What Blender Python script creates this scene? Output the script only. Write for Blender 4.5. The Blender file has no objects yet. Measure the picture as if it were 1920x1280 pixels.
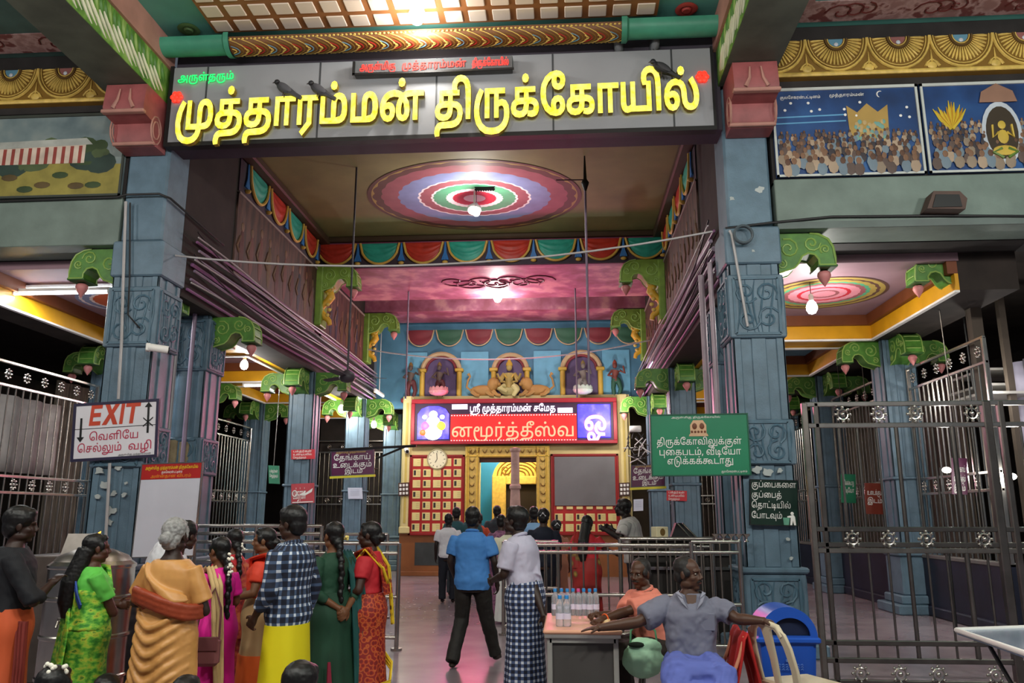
import bpy, math, random
from math import sin, cos, pi, radians, sqrt, atan2, hypot
from mathutils import Vector as V, Matrix, noise
random.seed(7)
S = bpy.context.scene
COL = S.collection
# ---------------------------------------------------------------- camera
F, PITCH, YAW, CH = 1500.0, radians(12.26), radians(3.8), 1.6
cd = bpy.data.cameras.new('camera'); cam = bpy.data.objects.new('camera', cd); COL.objects.link(cam)
cam.location = (0, 0, CH); cam.rotation_euler = (pi/2+PITCH, 0, YAW)
cd.sensor_fit = 'HORIZONTAL'; cd.sensor_width = 36; cd.lens = F/1920*36; cd.clip_start = .05; cd.clip_end = 200
S.camera = cam
_fw = V((-sin(YAW)*cos(PITCH), cos(YAW)*cos(PITCH), sin(PITCH)))
_up = V((sin(YAW)*sin(PITCH), -cos(YAW)*sin(PITCH), cos(PITCH)))
_rt = V((cos(YAW), sin(YAW), 0))
def at(px, py, Y):
    """world point where the sight line of a photo pixel meets the vertical plane y=Y"""
    d = _fw+_rt*((px-960)/F)+_up*((640-py)/F)
    t = Y/d.y
    return V((d.x*t, Y, CH+d.z*t))
# ---------------------------------------------------------------- world, lights, exposure
S.view_settings.view_transform = 'Standard'; S.view_settings.look = 'None'
S.view_settings.exposure = 0.5; S.view_settings.gamma = 1; S.view_settings.use_curve_mapping = False
W = bpy.data.worlds.new('world'); S.world = W; W.use_nodes = True
W.node_tree.nodes['Background'].inputs[0].default_value = (.55, .62, .75, 1)
W.node_tree.nodes['Background'].inputs[1].default_value = .10
def point_light(name, loc, watts, color=(1, 1, 1), r=.06):
    l = bpy.data.lights.new(name, 'POINT'); l.energy = watts; l.color = color; l.shadow_soft_size = r
    o = bpy.data.objects.new(name, l); COL.objects.link(o); o.location = loc; return o
def tube_area(name, loc, rot, watts, color=(1, 1, 1), sx=1.2, sy=.05):
    l = bpy.data.lights.new(name, 'AREA'); l.energy = watts; l.color = color; l.shape = 'RECTANGLE'; l.size = sx; l.size_y = sy
    o = bpy.data.objects.new(name, l); COL.objects.link(o); o.location = loc; o.rotation_euler = rot; return o
# added fill lights behind and above the visitors, out of view
for x_ in (-5.0, -1.6, 2.0, 5.2):
    point_light('porch_fill_light', (x_, 1.5, 6.2), 380, (1, .96, .9), .25)
point_light('porch_fill_light', (-8.5, 5.5, 5.6), 150, (1, .96, .9), .2)
point_light('porch_fill_light', (6.3, 5.5, 5.6), 190, (1, .96, .9), .2)
# ---------------------------------------------------------------- helpers
def lin(h):
    h = h.lstrip('#'); r = []
    for i in (0, 2, 4):
        c = int(h[i:i+2], 16)/255
        r.append(c/12.92 if c <= .04045 else ((c+.055)/1.055)**2.4)
    return r
MATS = {}
def M(name, hexc, rough=.6, metal=0., var=.12, scale=3., bump=0., bscale=25., emit=0., alpha=1., spec=.4, hex2=None):
    """plain painted / cloth / metal surface with a little mottling from noise"""
    if name in MATS: return MATS[name]
    m = bpy.data.materials.new(name); m.use_nodes = True; MATS[name] = m
    nt = m.node_tree; N = nt.nodes; L = nt.links; b = N['Principled BSDF']
    c = lin(hexc); c2 = lin(hex2) if hex2 else [min(1, v*(1+var)) for v in c]
    tc = N.new('ShaderNodeTexCoord'); nz = N.new('ShaderNodeTexNoise'); nz.inputs['Scale'].default_value = scale; nz.inputs['Detail'].default_value = 4
    L.new(tc.outputs['Object'], nz.inputs['Vector'])
    rp = N.new('ShaderNodeValToRGB'); rp.color_ramp.elements[0].position = .3; rp.color_ramp.elements[1].position = .7
    rp.color_ramp.elements[0].color = [v*(1-var) for v in c]+[1]; rp.color_ramp.elements[1].color = list(c2)+[1]
    L.new(nz.outputs['Fac'], rp.inputs['Fac']); L.new(rp.outputs['Color'], b.inputs['Base Color'])
    b.inputs['Roughness'].default_value = rough; b.inputs['Metallic'].default_value = metal
    b.inputs['Specular IOR Level'].default_value = spec
    if bump:
        n2 = N.new('ShaderNodeTexNoise'); n2.inputs['Scale'].default_value = bscale; n2.inputs['Detail'].default_value = 3
        L.new(tc.outputs['Object'], n2.inputs['Vector'])
        bp = N.new('ShaderNodeBump'); bp.inputs['Strength'].default_value = bump; bp.inputs['Distance'].default_value = .02
        L.new(n2.outputs['Fac'], bp.inputs['Height']); L.new(bp.outputs['Normal'], b.inputs['Normal'])
    if emit:
        L.new(rp.outputs['Color'], b.inputs['Emission Color']); b.inputs['Emission Strength'].default_value = emit
    if alpha < 1:
        b.inputs['Transmission Weight'].default_value = 1-alpha; b.inputs['IOR'].default_value = 1.2
    return m
def M_stops(name, stops, scale=5., rough=.7, kind='noise', vec=(1, 1, 1), detail=4., const=False, bump=0., metal=0., dist=0.):
    """several colours spread by a noise, voronoi or wave texture"""
    if name in MATS: return MATS[name]
    m = bpy.data.materials.new(name); m.use_nodes = True; MATS[name] = m
    nt = m.node_tree; N = nt.nodes; L = nt.links; b = N['Principled BSDF']
    tc = N.new('ShaderNodeTexCoord'); mp = N.new('ShaderNodeMapping'); mp.inputs['Scale'].default_value = vec
    L.new(tc.outputs['Object'], mp.inputs['Vector'])
    if kind == 'voronoi':
        tx = N.new('ShaderNodeTexVoronoi'); out = tx.outputs['Distance']
    elif kind == 'cell':
        tx = N.new('ShaderNodeTexVoronoi'); sp = N.new('ShaderNodeSeparateColor'); L.new(tx.outputs['Color'], sp.inputs[0]); out = sp.outputs[0]
    elif kind == 'wave':
        tx = N.new('ShaderNodeTexWave'); tx.inputs['Distortion'].default_value = dist; tx.inputs['Detail'].default_value = detail; out = tx.outputs['Fac']
    else:
        tx = N.new('ShaderNodeTexNoise'); tx.inputs['Detail'].default_value = detail; out = tx.outputs['Fac']
    tx.inputs['Scale'].default_value = scale
    L.new(mp.outputs['Vector'], tx.inputs['Vector'])
    rp = N.new('ShaderNodeValToRGB'); cr = rp.color_ramp
    if const: cr.interpolation = 'CONSTANT'
    while len(cr.elements) > 1: cr.elements.remove(cr.elements[-1])
    for i, (p, h) in enumerate(stops):
        e = cr.elements[0] if i == 0 else cr.elements.new(p)
        e.position = p; e.color = lin(h)+[1]
    L.new(out, rp.inputs['Fac']); L.new(rp.outputs['Color'], b.inputs['Base Color'])
    b.inputs['Roughness'].default_value = rough; b.inputs['Metallic'].default_value = metal
    if bump:
        bp = N.new('ShaderNodeBump'); bp.inputs['Strength'].default_value = bump; bp.inputs['Distance'].default_value = .01
        L.new(out, bp.inputs['Height']); L.new(bp.outputs['Normal'], b.inputs['Normal'])
    return m
def M_check(name, dark, mid, light, pitch=.05, rough=.8, axes=('X', 'Z'), ang=True, thin=.5):
    """woven checks: two sets of bands, one round the body and one up it"""
    if name in MATS: return MATS[name]
    m = bpy.data.materials.new(name); m.use_nodes = True; MATS[name] = m
    nt = m.node_tree; N = nt.nodes; L = nt.links; b = N['Principled BSDF']
    tc = N.new('ShaderNodeTexCoord'); sp = N.new('ShaderNodeSeparateXYZ'); L.new(tc.outputs['Object'], sp.inputs[0])
    def math_(op, a, bb=None):
        n = N.new('ShaderNodeMath'); n.operation = op
        for i, v in enumerate((a, bb)):
            if v is None: continue
            if isinstance(v, (int, float)): n.inputs[i].default_value = v
            else: L.new(v, n.inputs[i])
        return n.outputs[0]
    if ang:
        u = math_('MULTIPLY', math_('ARCTAN2', sp.outputs[0], sp.outputs[1]), .19)
    else: u = sp.outputs[0]
    def band(s): return math_('GREATER_THAN', math_('FRACT', math_('DIVIDE', math_('ADD', s, 50.0), pitch)), thin)
    t = math_('ADD', band(u), band(sp.outputs[2]))
    rp = N.new('ShaderNodeValToRGB'); cr = rp.color_ramp; cr.interpolation = 'CONSTANT'
    cr.elements[0].color = lin(dark)+[1]; cr.elements[1].position = .4; cr.elements[1].color = lin(mid)+[1]
    e = cr.elements.new(.8); e.color = lin(light)+[1]
    L.new(math_('MULTIPLY', t, .5), rp.inputs['Fac']); L.new(rp.outputs['Color'], b.inputs['Base Color'])
    b.inputs['Roughness'].default_value = rough
    return m
class MB:
    """collects shapes into one mesh"""
    def __init__(s): s.v = []; s.f = []; s.mi = []
    def add(s, vs, fs, m=0):
        o = len(s.v); s.v += [tuple(p) for p in vs]
        for f in fs: s.f.append([i+o for i in f]); s.mi.append(m)
        return s
    def box(s, c, d, m=0, rz=0., b=0., rot=None):
        x, y, z = d[0]/2, d[1]/2, d[2]/2
        R = rot if rot is not None else Matrix.Rotation(rz, 3, 'Z'); c = V(c)
        if b <= 0:
            P = [(-x, -y, -z), (x, -y, -z), (x, y, -z), (-x, y, -z), (-x, -y, z), (x, -y, z), (x, y, z), (-x, y, z)]
            Fc = [(3, 2, 1, 0), (4, 5, 6, 7), (0, 1, 5, 4), (1, 2, 6, 5), (2, 3, 7, 6), (3, 0, 4, 7)]
        else:
            b = min(b, x*.9, y*.9, z*.9); P = []
            for zz, i in ((-z, b), (-z+b, 0), (z-b, 0), (z, b)):
                xa, ya = x-i, y-i; k = b*(.5 if i else 1)
                P += [(-xa+k, -ya, zz), (xa-k, -ya, zz), (xa, -ya+k, zz), (xa, ya-k, zz), (xa-k, ya, zz), (-xa+k, ya, zz), (-xa, ya-k, zz), (-xa, -ya+k, zz)]
            Fc = [tuple(range(7, -1, -1)), tuple(range(24, 32))]
            for r in range(3):
                for i in range(8): Fc.append((r*8+i, r*8+(i+1) % 8, r*8+8+(i+1) % 8, r*8+8+i))
        return s.add([c+R@V(p) for p in P], Fc, m)
    def bb(s, x0, x1, y0, y1, z0, z1, m=0, b=0.):
        return s.box(((x0+x1)/2, (y0+y1)/2, (z0+z1)/2), (abs(x1-x0), abs(y1-y0), abs(z1-z0)), m, 0, b)
    def loft(s, rings, m=0, cap=True, closed=True):
        n = len(rings[0]); vs = [p for r in rings for p in r]; fs = []
        for i in range(len(rings)-1):
            for j in range(n if closed else n-1):
                k = (j+1) % n; fs.append((i*n+j, i*n+k, (i+1)*n+k, (i+1)*n+j))
        if cap and closed:
            fs.append(tuple(range(n-1, -1, -1))); o = (len(rings)-1)*n; fs.append(tuple(range(o, o+n)))
        return s.add(vs, fs, m)
    def cyl(s, a, b, r0, r1=None, n=12, m=0, cap=True):
        r1 = r0 if r1 is None else r1; a, b = V(a), V(b); d = (b-a).normalized()
        u = d.orthogonal().normalized(); w = d.cross(u)
        ring = lambda c, r: [c+u*(r*cos(2*pi*i/n))+w*(r*sin(2*pi*i/n)) for i in range(n)]
        return s.loft([ring(a, r0), ring(b, r1)], m, cap)
    def tube(s, pts, r, n=8, m=0, cap=True, closed=False):
        P = [V(p) for p in pts]; rings = []; u = None
        for i, p in enumerate(P):
            if closed: t = P[(i+1) % len(P)]-P[i-1]
            else: t = P[min(i+1, len(P)-1)]-P[max(i-1, 0)]
            t.normalize()
            if u is None: u = t.orthogonal().normalized()
            else:
                u = u-t*u.dot(t)
                u = u.normalized() if u.length > 1e-6 else t.orthogonal().normalized()
            w = t.cross(u); rr = r[i] if isinstance(r, (list, tuple)) else r
            rings.append([p+u*(rr*cos(2*pi*j/n))+w*(rr*sin(2*pi*j/n)) for j in range(n)])
        if closed: rings.append(rings[0]); cap = False
        return s.loft(rings, m, cap)
    def lathe(s, prof, c=(0, 0, 0), n=24, m=0, axis='Z', cap=True):
        c = V(c); rings = []
        for r, h in prof:
            ring = []
            for i in range(n):
                a = 2*pi*i/n
                if axis == 'Z': ring.append(c+V((r*cos(a), r*sin(a), h)))
                elif axis == 'Y': ring.append(c+V((r*cos(a), h, -r*sin(a))))
                else: ring.append(c+V((h, r*cos(a), r*sin(a))))
            rings.append(ring)
        return s.loft(rings, m, cap)
    def ell(s, c, r, m=0, n=14, k=8, rot=None):
        c = V(c); vs = []; fs = []
        r = V(r) if hasattr(r, '__len__') else V((r, r, r))
        for i in range(k+1):
            t = pi*i/k
            for j in range(n):
                a = 2*pi*j/n; p = V((r.x*sin(t)*cos(a), r.y*sin(t)*sin(a), -r.z*cos(t)))
                if rot is not None: p = rot@p
                vs.append(c+p)
        for i in range(k):
            for j in range(n):
                q = (j+1) % n; fs.append((i*n+j, i*n+q, (i+1)*n+q, (i+1)*n+j))
        return s.add(vs, fs, m)
    def prism(s, poly, o, u, v, d, m=0):
        """2-D outline (list of (a,b)) in the frame o,u,v pushed along d"""
        o, u, v, d = V(o), V(u), V(v), V(d); n = len(poly)
        A = [o+u*a+v*b for a, b in poly]; B = [p+d for p in A]
        fs = [tuple(range(n)), tuple(range(2*n-1, n-1, -1))]+[(i, i+n, (i+1) % n+n, (i+1) % n) for i in range(n)]
        return s.add(A+B, fs, m)
    def poly(s, pts, m=0): return s.add(pts, [tuple(range(len(pts)))], m)
    def grid(s, fn, nu, nv, m=0):
        vs = [fn(i/nu, j/nv) for j in range(nv+1) for i in range(nu+1)]
        fs = [(j*(nu+1)+i, j*(nu+1)+i+1, (j+1)*(nu+1)+i+1, (j+1)*(nu+1)+i) for j in range(nv) for i in range(nu)]
        return s.add(vs, fs, m)
    def build(s, name, mats, parent=None, smooth=False, loc=None, label=None):
        me = bpy.data.meshes.new(name); me.from_pydata(s.v, [], s.f)
        for m in (mats if isinstance(mats, (list, tuple)) else [mats]): me.materials.append(m)
        me.polygons.foreach_set('material_index', s.mi)
        me.validate(); me.update()
        if smooth:
            me.polygons.foreach_set('use_smooth', [True]*len(me.polygons))
            try: me.set_sharp_from_angle(angle=radians(smooth if smooth is not True else 50))
            except Exception: pass
        o = bpy.data.objects.new(name, me); COL.objects.link(o)
        if parent is not None: o.parent = parent
        if loc is not None: o.location = loc
        if label: o['label'] = label
        return o
def fixn(o):
    """outward normals for a mesh object"""
    import bmesh
    bm = bmesh.new(); bm.from_mesh(o.data); bmesh.ops.recalc_face_normals(bm, faces=bm.faces); bm.to_mesh(o.data); bm.free(); return o
def thing(name, label, cat, loc=(0, 0, 0), rz=0., group=None, scale=None):
    o = bpy.data.objects.new(name, None); COL.objects.link(o); o.empty_display_size = .1
    o.location = loc; o.rotation_euler = (0, 0, rz); o['label'] = label; o['category'] = cat; o['kind'] = 'thing'
    if group: o['group'] = group
    if scale: o.scale = (scale,)*3
    return o
def tag(o, label, cat, group=None, kind='thing'):
    o['label'] = label; o['category'] = cat; o['kind'] = kind
    if group: o['group'] = group
    return o
def struct(o, label=None):
    o['kind'] = 'structure'
    if label: o['label'] = label
    return o
def copy_tree(o, parent=None):
    c = o.copy(); COL.objects.link(c)
    if parent is not None: c.parent = parent
    for ch in list(o.children): copy_tree(ch, c)
    return c
# ---------------------------------------------------------------- lettering
def contours(gid):
    a, d = GL[gid]; res = []
    for c in d.split(';'):
        if not c: continue
        n = [int(t) for t in c.split(',')]; x = y = 0; pts = []
        for i in range(0, len(n), 2): x += n[i]; y += n[i+1]; pts.append((x, y))
        res.append(pts)
    return a, res
GCACHE = {}
def glyph_shape(g, bold, depth):
    """one letter form: overlapping strokes are filled as one (non-zero winding)"""
    k = (g, bold, depth)
    if k in GCACHE: return GCACHE[k]
    from mathutils.geometry import delaunay_2d_cdt
    adv, cs = contours(g); P = []; E = []; L = []
    for c in cs:
        n = len(c); q = []
        for i in range(n):
            p0, p, p1 = V(c[i-1]), V(c[i]), V(c[(i+1) % n]); d = (p-p0).normalized()+(p1-p).normalized()
            d = d.normalized() if d.length > 1e-6 else (p-p0).normalized()
            q.append((p+V((-d.y, d.x))*(bold*250))/250)
        o = len(P); P += q; E += [(o+i, o+(i+1) % n) for i in range(n)]; L.append(q)
    def winding(x, y):
        w = 0
        for c in L:
            for i in range(len(c)):
                a, b = c[i-1], c[i]
                if (a.y > y) != (b.y > y) and a.x+(y-a.y)*(b.x-a.x)/(b.y-a.y) > x: w += 1 if b.y > a.y else -1
        return w
    vv, _, ff = delaunay_2d_cdt(P, E, [], 0, 1e-5)[:3]
    keep = [f for f in ff if winding(sum(vv[i].x for i in f)/3, sum(vv[i].y for i in f)/3) != 0]
    n = len(vv)
    if depth:
        V_ = [(p.x, p.y, depth) for p in vv]+[(p.x, p.y, -depth) for p in vv]; F_ = [tuple(f) for f in keep]; es = {}
        for f in keep:
            for i in range(3): es[(f[i-1], f[i])] = 1
        F_ += [(b_+n, a_+n, a_, b_)[::-1] for a_, b_ in es if (b_, a_) not in es]
    else: V_ = [(p.x, p.y, 0) for p in vv]; F_ = [tuple(f) for f in keep]
    GCACHE[k] = (V_, F_, adv/250); return GCACHE[k]
def text_shape(words, bold=0., depth=0., shear=0., space=.28):
    """outline lettering -> (verts, faces, width) in units of the em (1.0 = 250 font steps)"""
    X = 0; vs = []; fs = []
    for w in words.split(' '):
        for g in TX[w]:
            a, f, adv = glyph_shape(g, bold, depth); n = len(vs)
            vs += [(x+X+shear*y, y, z) for x, y, z in a]; fs += [tuple(i+n for i in q) for q in f]; X += adv
        X += space
    return vs, fs, X-space
def write(mb, words, o, u, v, height=None, width=None, bold=0., depth=0., m=0, shear=0., center=False):
    """lay lettering in frame o (baseline start), u, v (unit vectors); height = em size, width squeezes to fit"""
    vs, fs, wd = text_shape(words, bold, depth, shear)
    o, u, v = V(o), V(u), V(v); n = u.cross(v)
    h = height if height else width/wd
    sx = width/wd if width else h
    off = -wd/2*sx if center else 0
    mb.add([o+u*(a*sx+off)+v*(b*h)+n*(c*h) for a, b, c in vs], fs, m)
    return wd*sx
def crv(pts, k=5):
    """smooth path through the points"""
    P = [V(p) for p in pts]; R = []
    for i in range(len(P)-1):
        a, b_, c, d = P[max(i-1, 0)], P[i], P[i+1], P[min(i+2, len(P)-1)]
        for j in range(k):
            u = j/k; R.append(.5*((2*b_)+(c-a)*u+(2*a-5*b_+4*c-d)*u*u+(-a+3*b_-3*c+d)*u**3))
    return R+[P[-1]]
def spiral(c, u, v, r, turns=1.6, a0=0., k=18, flip=1, n=None, lift=0.):
    c, u, v = V(c), V(u), V(v); nn = V(n) if n is not None else V((0, 0, 0)); P = []
    for i in range(k+1):
        t = i/k; a = a0+flip*turns*2*pi*t; rr = r*(1-t*.85)
        P.append(c+u*(rr*cos(a))+v*(rr*sin(a))+nn*lift)
    return P
def scroll_relief(mb, c, u, v, w, h, n, m=0, r=.012, seed=0):
    """carved leaf scrolls filling a panel w x h"""
    rnd = random.Random(seed); c, u, v, n = V(c), V(u), V(v), V(n)
    q = min(w, h)*.27
    for i, (a, b) in enumerate(((-.23, .24), (.22, .22), (-.2, -.25), (.24, -.22))):
        mb.tube(spiral(c+u*(a*w)+v*(b*h), u, v, q, 1.4, rnd.uniform(0, 6), 14, 1 if i % 2 else -1, n, .004), r, 5, m)
    for i in range(7):
        a = -.46+.92*i/6
        P = [c+u*(w*(a+.08*sin(t*3+i)))+v*(h*(-.46+.92*t))+n*.003 for t in [j/8 for j in range(9)]]
        mb.tube(P, [r*.7*sin(pi*(j+.6)/9.2)+.002 for j in range(9)], 5, m)
    for a, b, ww, hh in ((0, .49, .98, .03), (0, -.49, .98, .03), (-.49, 0, .03, .98), (.49, 0, .03, .98)):
        P = c+u*(a*w)+v*(b*h); e = max(.012, r)
        mb.add([P+u*(x*max(ww*w, e)/2 if ww > .5 else x*e)+v*(y*max(hh*h, e)/2 if hh > .5 else y*e)+n*z*e for x in (-1, 1) for y in (-1, 1) for z in (0, 1)],
               [(0, 1, 3, 2), (4, 6, 7, 5), (0, 4, 5, 1), (2, 3, 7, 6), (1, 5, 7, 3), (0, 2, 6, 4)], m)
GL={134:(283,'106,-71,-37,7,-28,18,-18,31,-6,44,0,8,5,39,13,34,17,28,18,-10,-23,-44,-9,-54,6,-38,14,-25,21,-14,27,-5,18,2,15,5,21,18,8,29,22,0,-4,-20,-8,-18,-11,-14,-17,-12,-20,-6;214,142,17,-3,13,-7,11,-12,7,-15,6,-39,-4,-30,-12,-21,-13,-9,-18,-5,-25,-1,-106,0,0,138,22,0,0,-120,56,0,0,71,3,24,9,16,14,9;213,124,-8,-2,-7,-4,-6,-11,-2,-9,0,-80,12,0,26,5,14,15,4,29,-4,29,-10,20'),
84:(206,'65,-3,-27,5,-19,14,-7,22,7,23,10,9,13,7,18,4,59,1,39,-5,15,-8,12,-10,7,-15,2,-20,-6,-28,-18,-20,-18,-9,-24,-5,-76,-2,-10,-5,-6,-7,-3,-14,1,-13,-20,-1,-2,10,0,9,4,19,10,12,9,5,12,3,78,3,23,6,14,10,8,13,3,16,-5,20,-13,12,-18,5,-56,1,-21,-1,-16,-5,-8,-8,-2,-12,2,-10,7,-7,24,-6,19,3,12,12,5,23,0,67,-43,0,0,-44,-20,-4,0,66,131,0,0,-18,-47,0,0,-64,-3,-26,-8,-16,-20,-13;109,170,-12,4,-5,12,5,12,12,5,12,-5,5,-12,-5,-12'),
25:(206,'65,-3,-27,5,-19,14,-7,22,7,23,10,9,13,7,18,4,59,1,39,-5,15,-8,12,-10,7,-15,2,-20,-6,-28,-18,-20,-18,-9,-24,-5,-76,-2,-10,-5,-6,-7,-3,-14,1,-13,-20,-1,-2,10,0,9,4,19,10,12,9,5,12,3,78,3,23,6,14,10,8,13,3,16,-5,20,-13,12,-18,5,-56,1,-21,-1,-16,-5,-8,-8,-2,-12,2,-10,7,-7,24,-6,19,3,12,12,5,23,0,67,-43,0,0,-44,-20,-4,0,66,131,0,0,-18,-47,0,0,-64,-3,-26,-8,-16,-20,-13'),
41:(160,'22,0,0,138,134,0,0,-18,-43,0,0,-120,-21,0,0,120,-48,0,0,-120'),
31:(160,'58,-53,-14,13,48,46,0,114,-48,0,0,-120,-22,0,0,138,134,0,0,-18,-43,0,0,-120'),
88:(214,'145,142,17,-3,14,-7,10,-12,8,-15,5,-39,-3,-30,-12,-21,-14,-9,-17,-5,-25,-1,-106,0,0,138,22,0,0,-120,56,0,0,71,3,24,8,16,14,9;144,124,-8,-2,-6,-4,-6,-11,-2,-9,0,-80,11,0,27,5,13,15,4,29,-3,29,-11,20;108,170,-12,4,-5,12,5,12,12,5,12,-5,4,-12,-4,-12'),
29:(214,'145,142,17,-3,14,-7,10,-12,8,-15,5,-39,-3,-30,-12,-21,-14,-9,-17,-5,-25,-1,-106,0,0,138,22,0,0,-120,56,0,0,71,3,24,8,16,14,9;144,124,-8,-2,-6,-4,-6,-11,-2,-9,0,-80,11,0,27,5,13,15,4,29,-3,29,-11,20'),
86:(308,'62,-3,-24,7,-17,20,-5,16,-2,21,3,23,8,20,13,16,18,12,21,7,25,3,23,-2,21,-6,20,-10,11,-11,21,-28,8,-38,-5,-28,-14,-16,-21,-6,-24,7,-13,17,-5,25,3,26,9,22,14,20,12,10,16,8,21,5,31,1,74,0,0,-18,-42,0,0,-120,-22,0,0,120,-32,0,-14,-2,-12,-4,-12,-6,-14,-15,-8,-22,-3,-24,2,-15,3,-10,15,-8,12,5,6,12,2,15,-8,35,-22,27,-25,12,-30,3,-33,-7,-22,-18,-10,-27,-1,-13,4,-26,10,-14,15,-4,12,3,7,8,3,14,-7,19,-16,6,-19,-5,-16,-13,-4,16,19,14,23,6,17,-3,12,-8,9,-13,3,-17,-6,-23,-15,-16;154,170,-12,4,-4,12,4,12,12,5,12,-5,5,-12,-5,-12'),
42:(65,'-20,211,25,-5,19,-13,10,-14,7,-22,3,-35,0,-122,-22,0,0,118,-2,30,-4,19,-8,13,-12,9,-16,3,-18,-4,-12,-12,-4,-17,2,-15,6,-15,-22,0,-5,15,-2,15,4,23,13,16,17,10'),
140:(262,'205,80,24,-7,16,-21,5,-32,-2,-25,-7,-21,-10,-17,-15,-14,-35,-18,-47,-5,-46,6,-33,18,-22,25,-12,30,-4,37,5,39,12,34,18,29,18,-10,-23,-44,-6,-23,-3,-29,6,-35,17,-30,30,-21,20,-5,27,-2,26,2,22,7,18,11,13,15,9,21,2,24,-3,24,-9,14,-15,5,-13,-3,-11,-6,0,18,12,6;90,0,0,138,131,0,0,-18,-44,0,0,-120,-21,0,0,120,-44,0,0,-120'),
77:(206,'65,-3,-27,5,-19,14,-7,22,7,23,10,9,13,7,18,4,68,1,22,-1,17,-4,13,-7,10,-13,4,-19,-3,-17,-8,-13,-14,-7,-19,-3,-24,3,4,17,9,-2,9,0,18,5,6,18,-3,14,-10,7,-14,4,-64,0,-21,-1,-16,-5,-8,-8,-2,-12,2,-10,7,-7,24,-6,19,3,12,12,5,23,0,67,-43,0,0,-44,-20,-4,0,66,131,0,0,-18,-47,0,0,-64,-3,-26,-8,-16,-20,-13;108,170,-12,4,-5,12,5,12,12,5,12,-5,5,-12,-5,-12'),
47:(180,'113,-3,-38,7,-32,20,-21,34,-6,21,-2,25,2,24,6,22,23,33,33,21,41,7,27,-5,20,-14,5,-11,2,-14,-5,-22,-15,-14,-22,-5,-22,5,-13,13,-5,20,5,20,11,14,14,-4,-8,-14,-2,-14,5,-17,16,-5,15,6,6,17,-4,15,-12,8,-17,3,-14,-1,-27,-8,-22,-18,-16,-26,-5,-36,4,-35,14,-26,21,-18,25,-9,16,-2,18,4,11,9,5,16,-6,19,-7,5,-9,2,-17,-7,-4,-8,-2,-11,3,-17,9,-15,-15,-4,-12,16,-5,23,5,21,14,14,24,5,21,-4,15,-15,6,-24,-2,-15,-6,-11,-20,-15'),
18:(206,'65,-3,-27,5,-19,14,-7,22,7,23,10,9,13,7,18,4,68,1,22,-1,17,-4,13,-7,10,-13,4,-19,-3,-17,-8,-13,-14,-7,-19,-3,-24,3,4,17,9,-2,9,0,18,5,6,18,-3,14,-10,7,-14,4,-64,0,-21,-1,-16,-5,-8,-8,-2,-12,2,-10,7,-7,24,-6,19,3,12,12,5,23,0,67,-43,0,0,-44,-20,-4,0,66,131,0,0,-18,-47,0,0,-64,-3,-26,-8,-16,-20,-13'),
30:(240,'88,0,0,138,22,0,0,-120,87,0,0,120,22,0,0,-138;60,-3,-16,3,-12,9,-5,9,-4,12,-1,20,0,88,22,0,0,-103,6,-15,6,-3,8,-2,14,4,12,12,0,-21,-12,-9'),
92:(253,'62,-3,-24,7,-17,20,-5,16,-2,20,6,36,17,25,24,15,29,6,24,-4,22,-12,11,-16,6,-20,2,-43,3,-13,6,-10,10,-6,12,-2,15,4,11,13,4,26,-4,31,-11,25,-17,22,20,13,24,-42,7,-22,3,-25,-2,-19,-5,-16,-7,-13,-10,-9,-14,-5,-16,-2,-19,3,-16,10,-12,20,-5,32,0,19,-4,18,-10,15,-12,7,-17,2,-16,-2,-14,-6,-19,-23,-6,-34,4,-26,10,-14,15,-4,12,3,7,8,3,14,-7,19,-16,6,-19,-5,-16,-13,-4,16,19,14,23,6,17,-3,12,-8,9,-13,3,-17,-6,-23,-15,-16;127,170,-12,4,-5,12,5,12,12,5,12,-5,5,-12,-5,-12'),
6:(280,'58,-30,-18,5,-14,7,-11,9,-8,24,3,12,8,10,8,4,9,2,17,1,186,0,1,-18,-197,0,-6,-1,-4,-3,-4,-8,4,-11,10,-9,16,-5,28,-2,23,2,20,4,30,16,18,23,5,18,0,13,-4,27,-16,22,-26,12,-13,0,-14,-2,-10,-9,-4,-14,5,-15,16,-7,15,6,6,17,-3,15,-9,13,15,4,8,-9,6,-11,2,-13,-2,-16,-8,-12,-13,-8,-17,-3,-21,4,-15,13,-5,21,2,14,5,11,19,14,25,5,34,-7,24,-18,15,-25,5,-29,-4,-31,-10,-19,-14,-15,-18,-13,-21,-9,-51,-7;237,-38,0,176,21,0,0,-176'),
93:(267,'62,-3,-24,7,-17,20,-5,16,-2,21,6,35,17,26,25,14,28,6,19,-3,16,-6,14,-9,-3,-24,-20,17,-27,6,-16,-2,-13,-6,-19,-23,-7,-33,4,-26,10,-15,15,-4,12,3,7,8,3,14,-7,19,-16,6,-19,-5,-16,-13,-4,16,19,14,23,6,17,-3,12,-8,9,-13,3,-17,-6,-23,-15,-16;134,0,0,104,3,20,0,14,126,0,0,-18,-42,0,0,-120,-22,0,0,120,-43,0,0,-120;134,170,-12,4,-5,12,5,12,12,5,12,-5,4,-12,-4,-12'),
102:(265,'125,-3,-27,5,-20,14,-6,22,7,23,9,9,13,7,18,4,55,1,36,-6,25,-16,14,-23,5,-27,-7,-35,-17,-26,-24,-17,-31,-9,-41,-3,-25,1,-21,5,-33,18,-22,26,-12,31,-4,37,5,38,13,34,17,28,18,-10,-17,-29,-11,-31,-4,-35,6,-36,18,-30,30,-21,21,-5,27,-2,38,5,29,13,18,22,7,31,-2,17,-6,14,-22,18,-30,5,-53,-1,-15,-5,-8,-8,-3,-12,2,-10,7,-7,24,-6,19,3,13,12,4,23,0,67,-43,0,0,-44,-20,-4,0,66,131,0,0,-18,-47,0,0,-64,-3,-26,-8,-16,-20,-13'),
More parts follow.
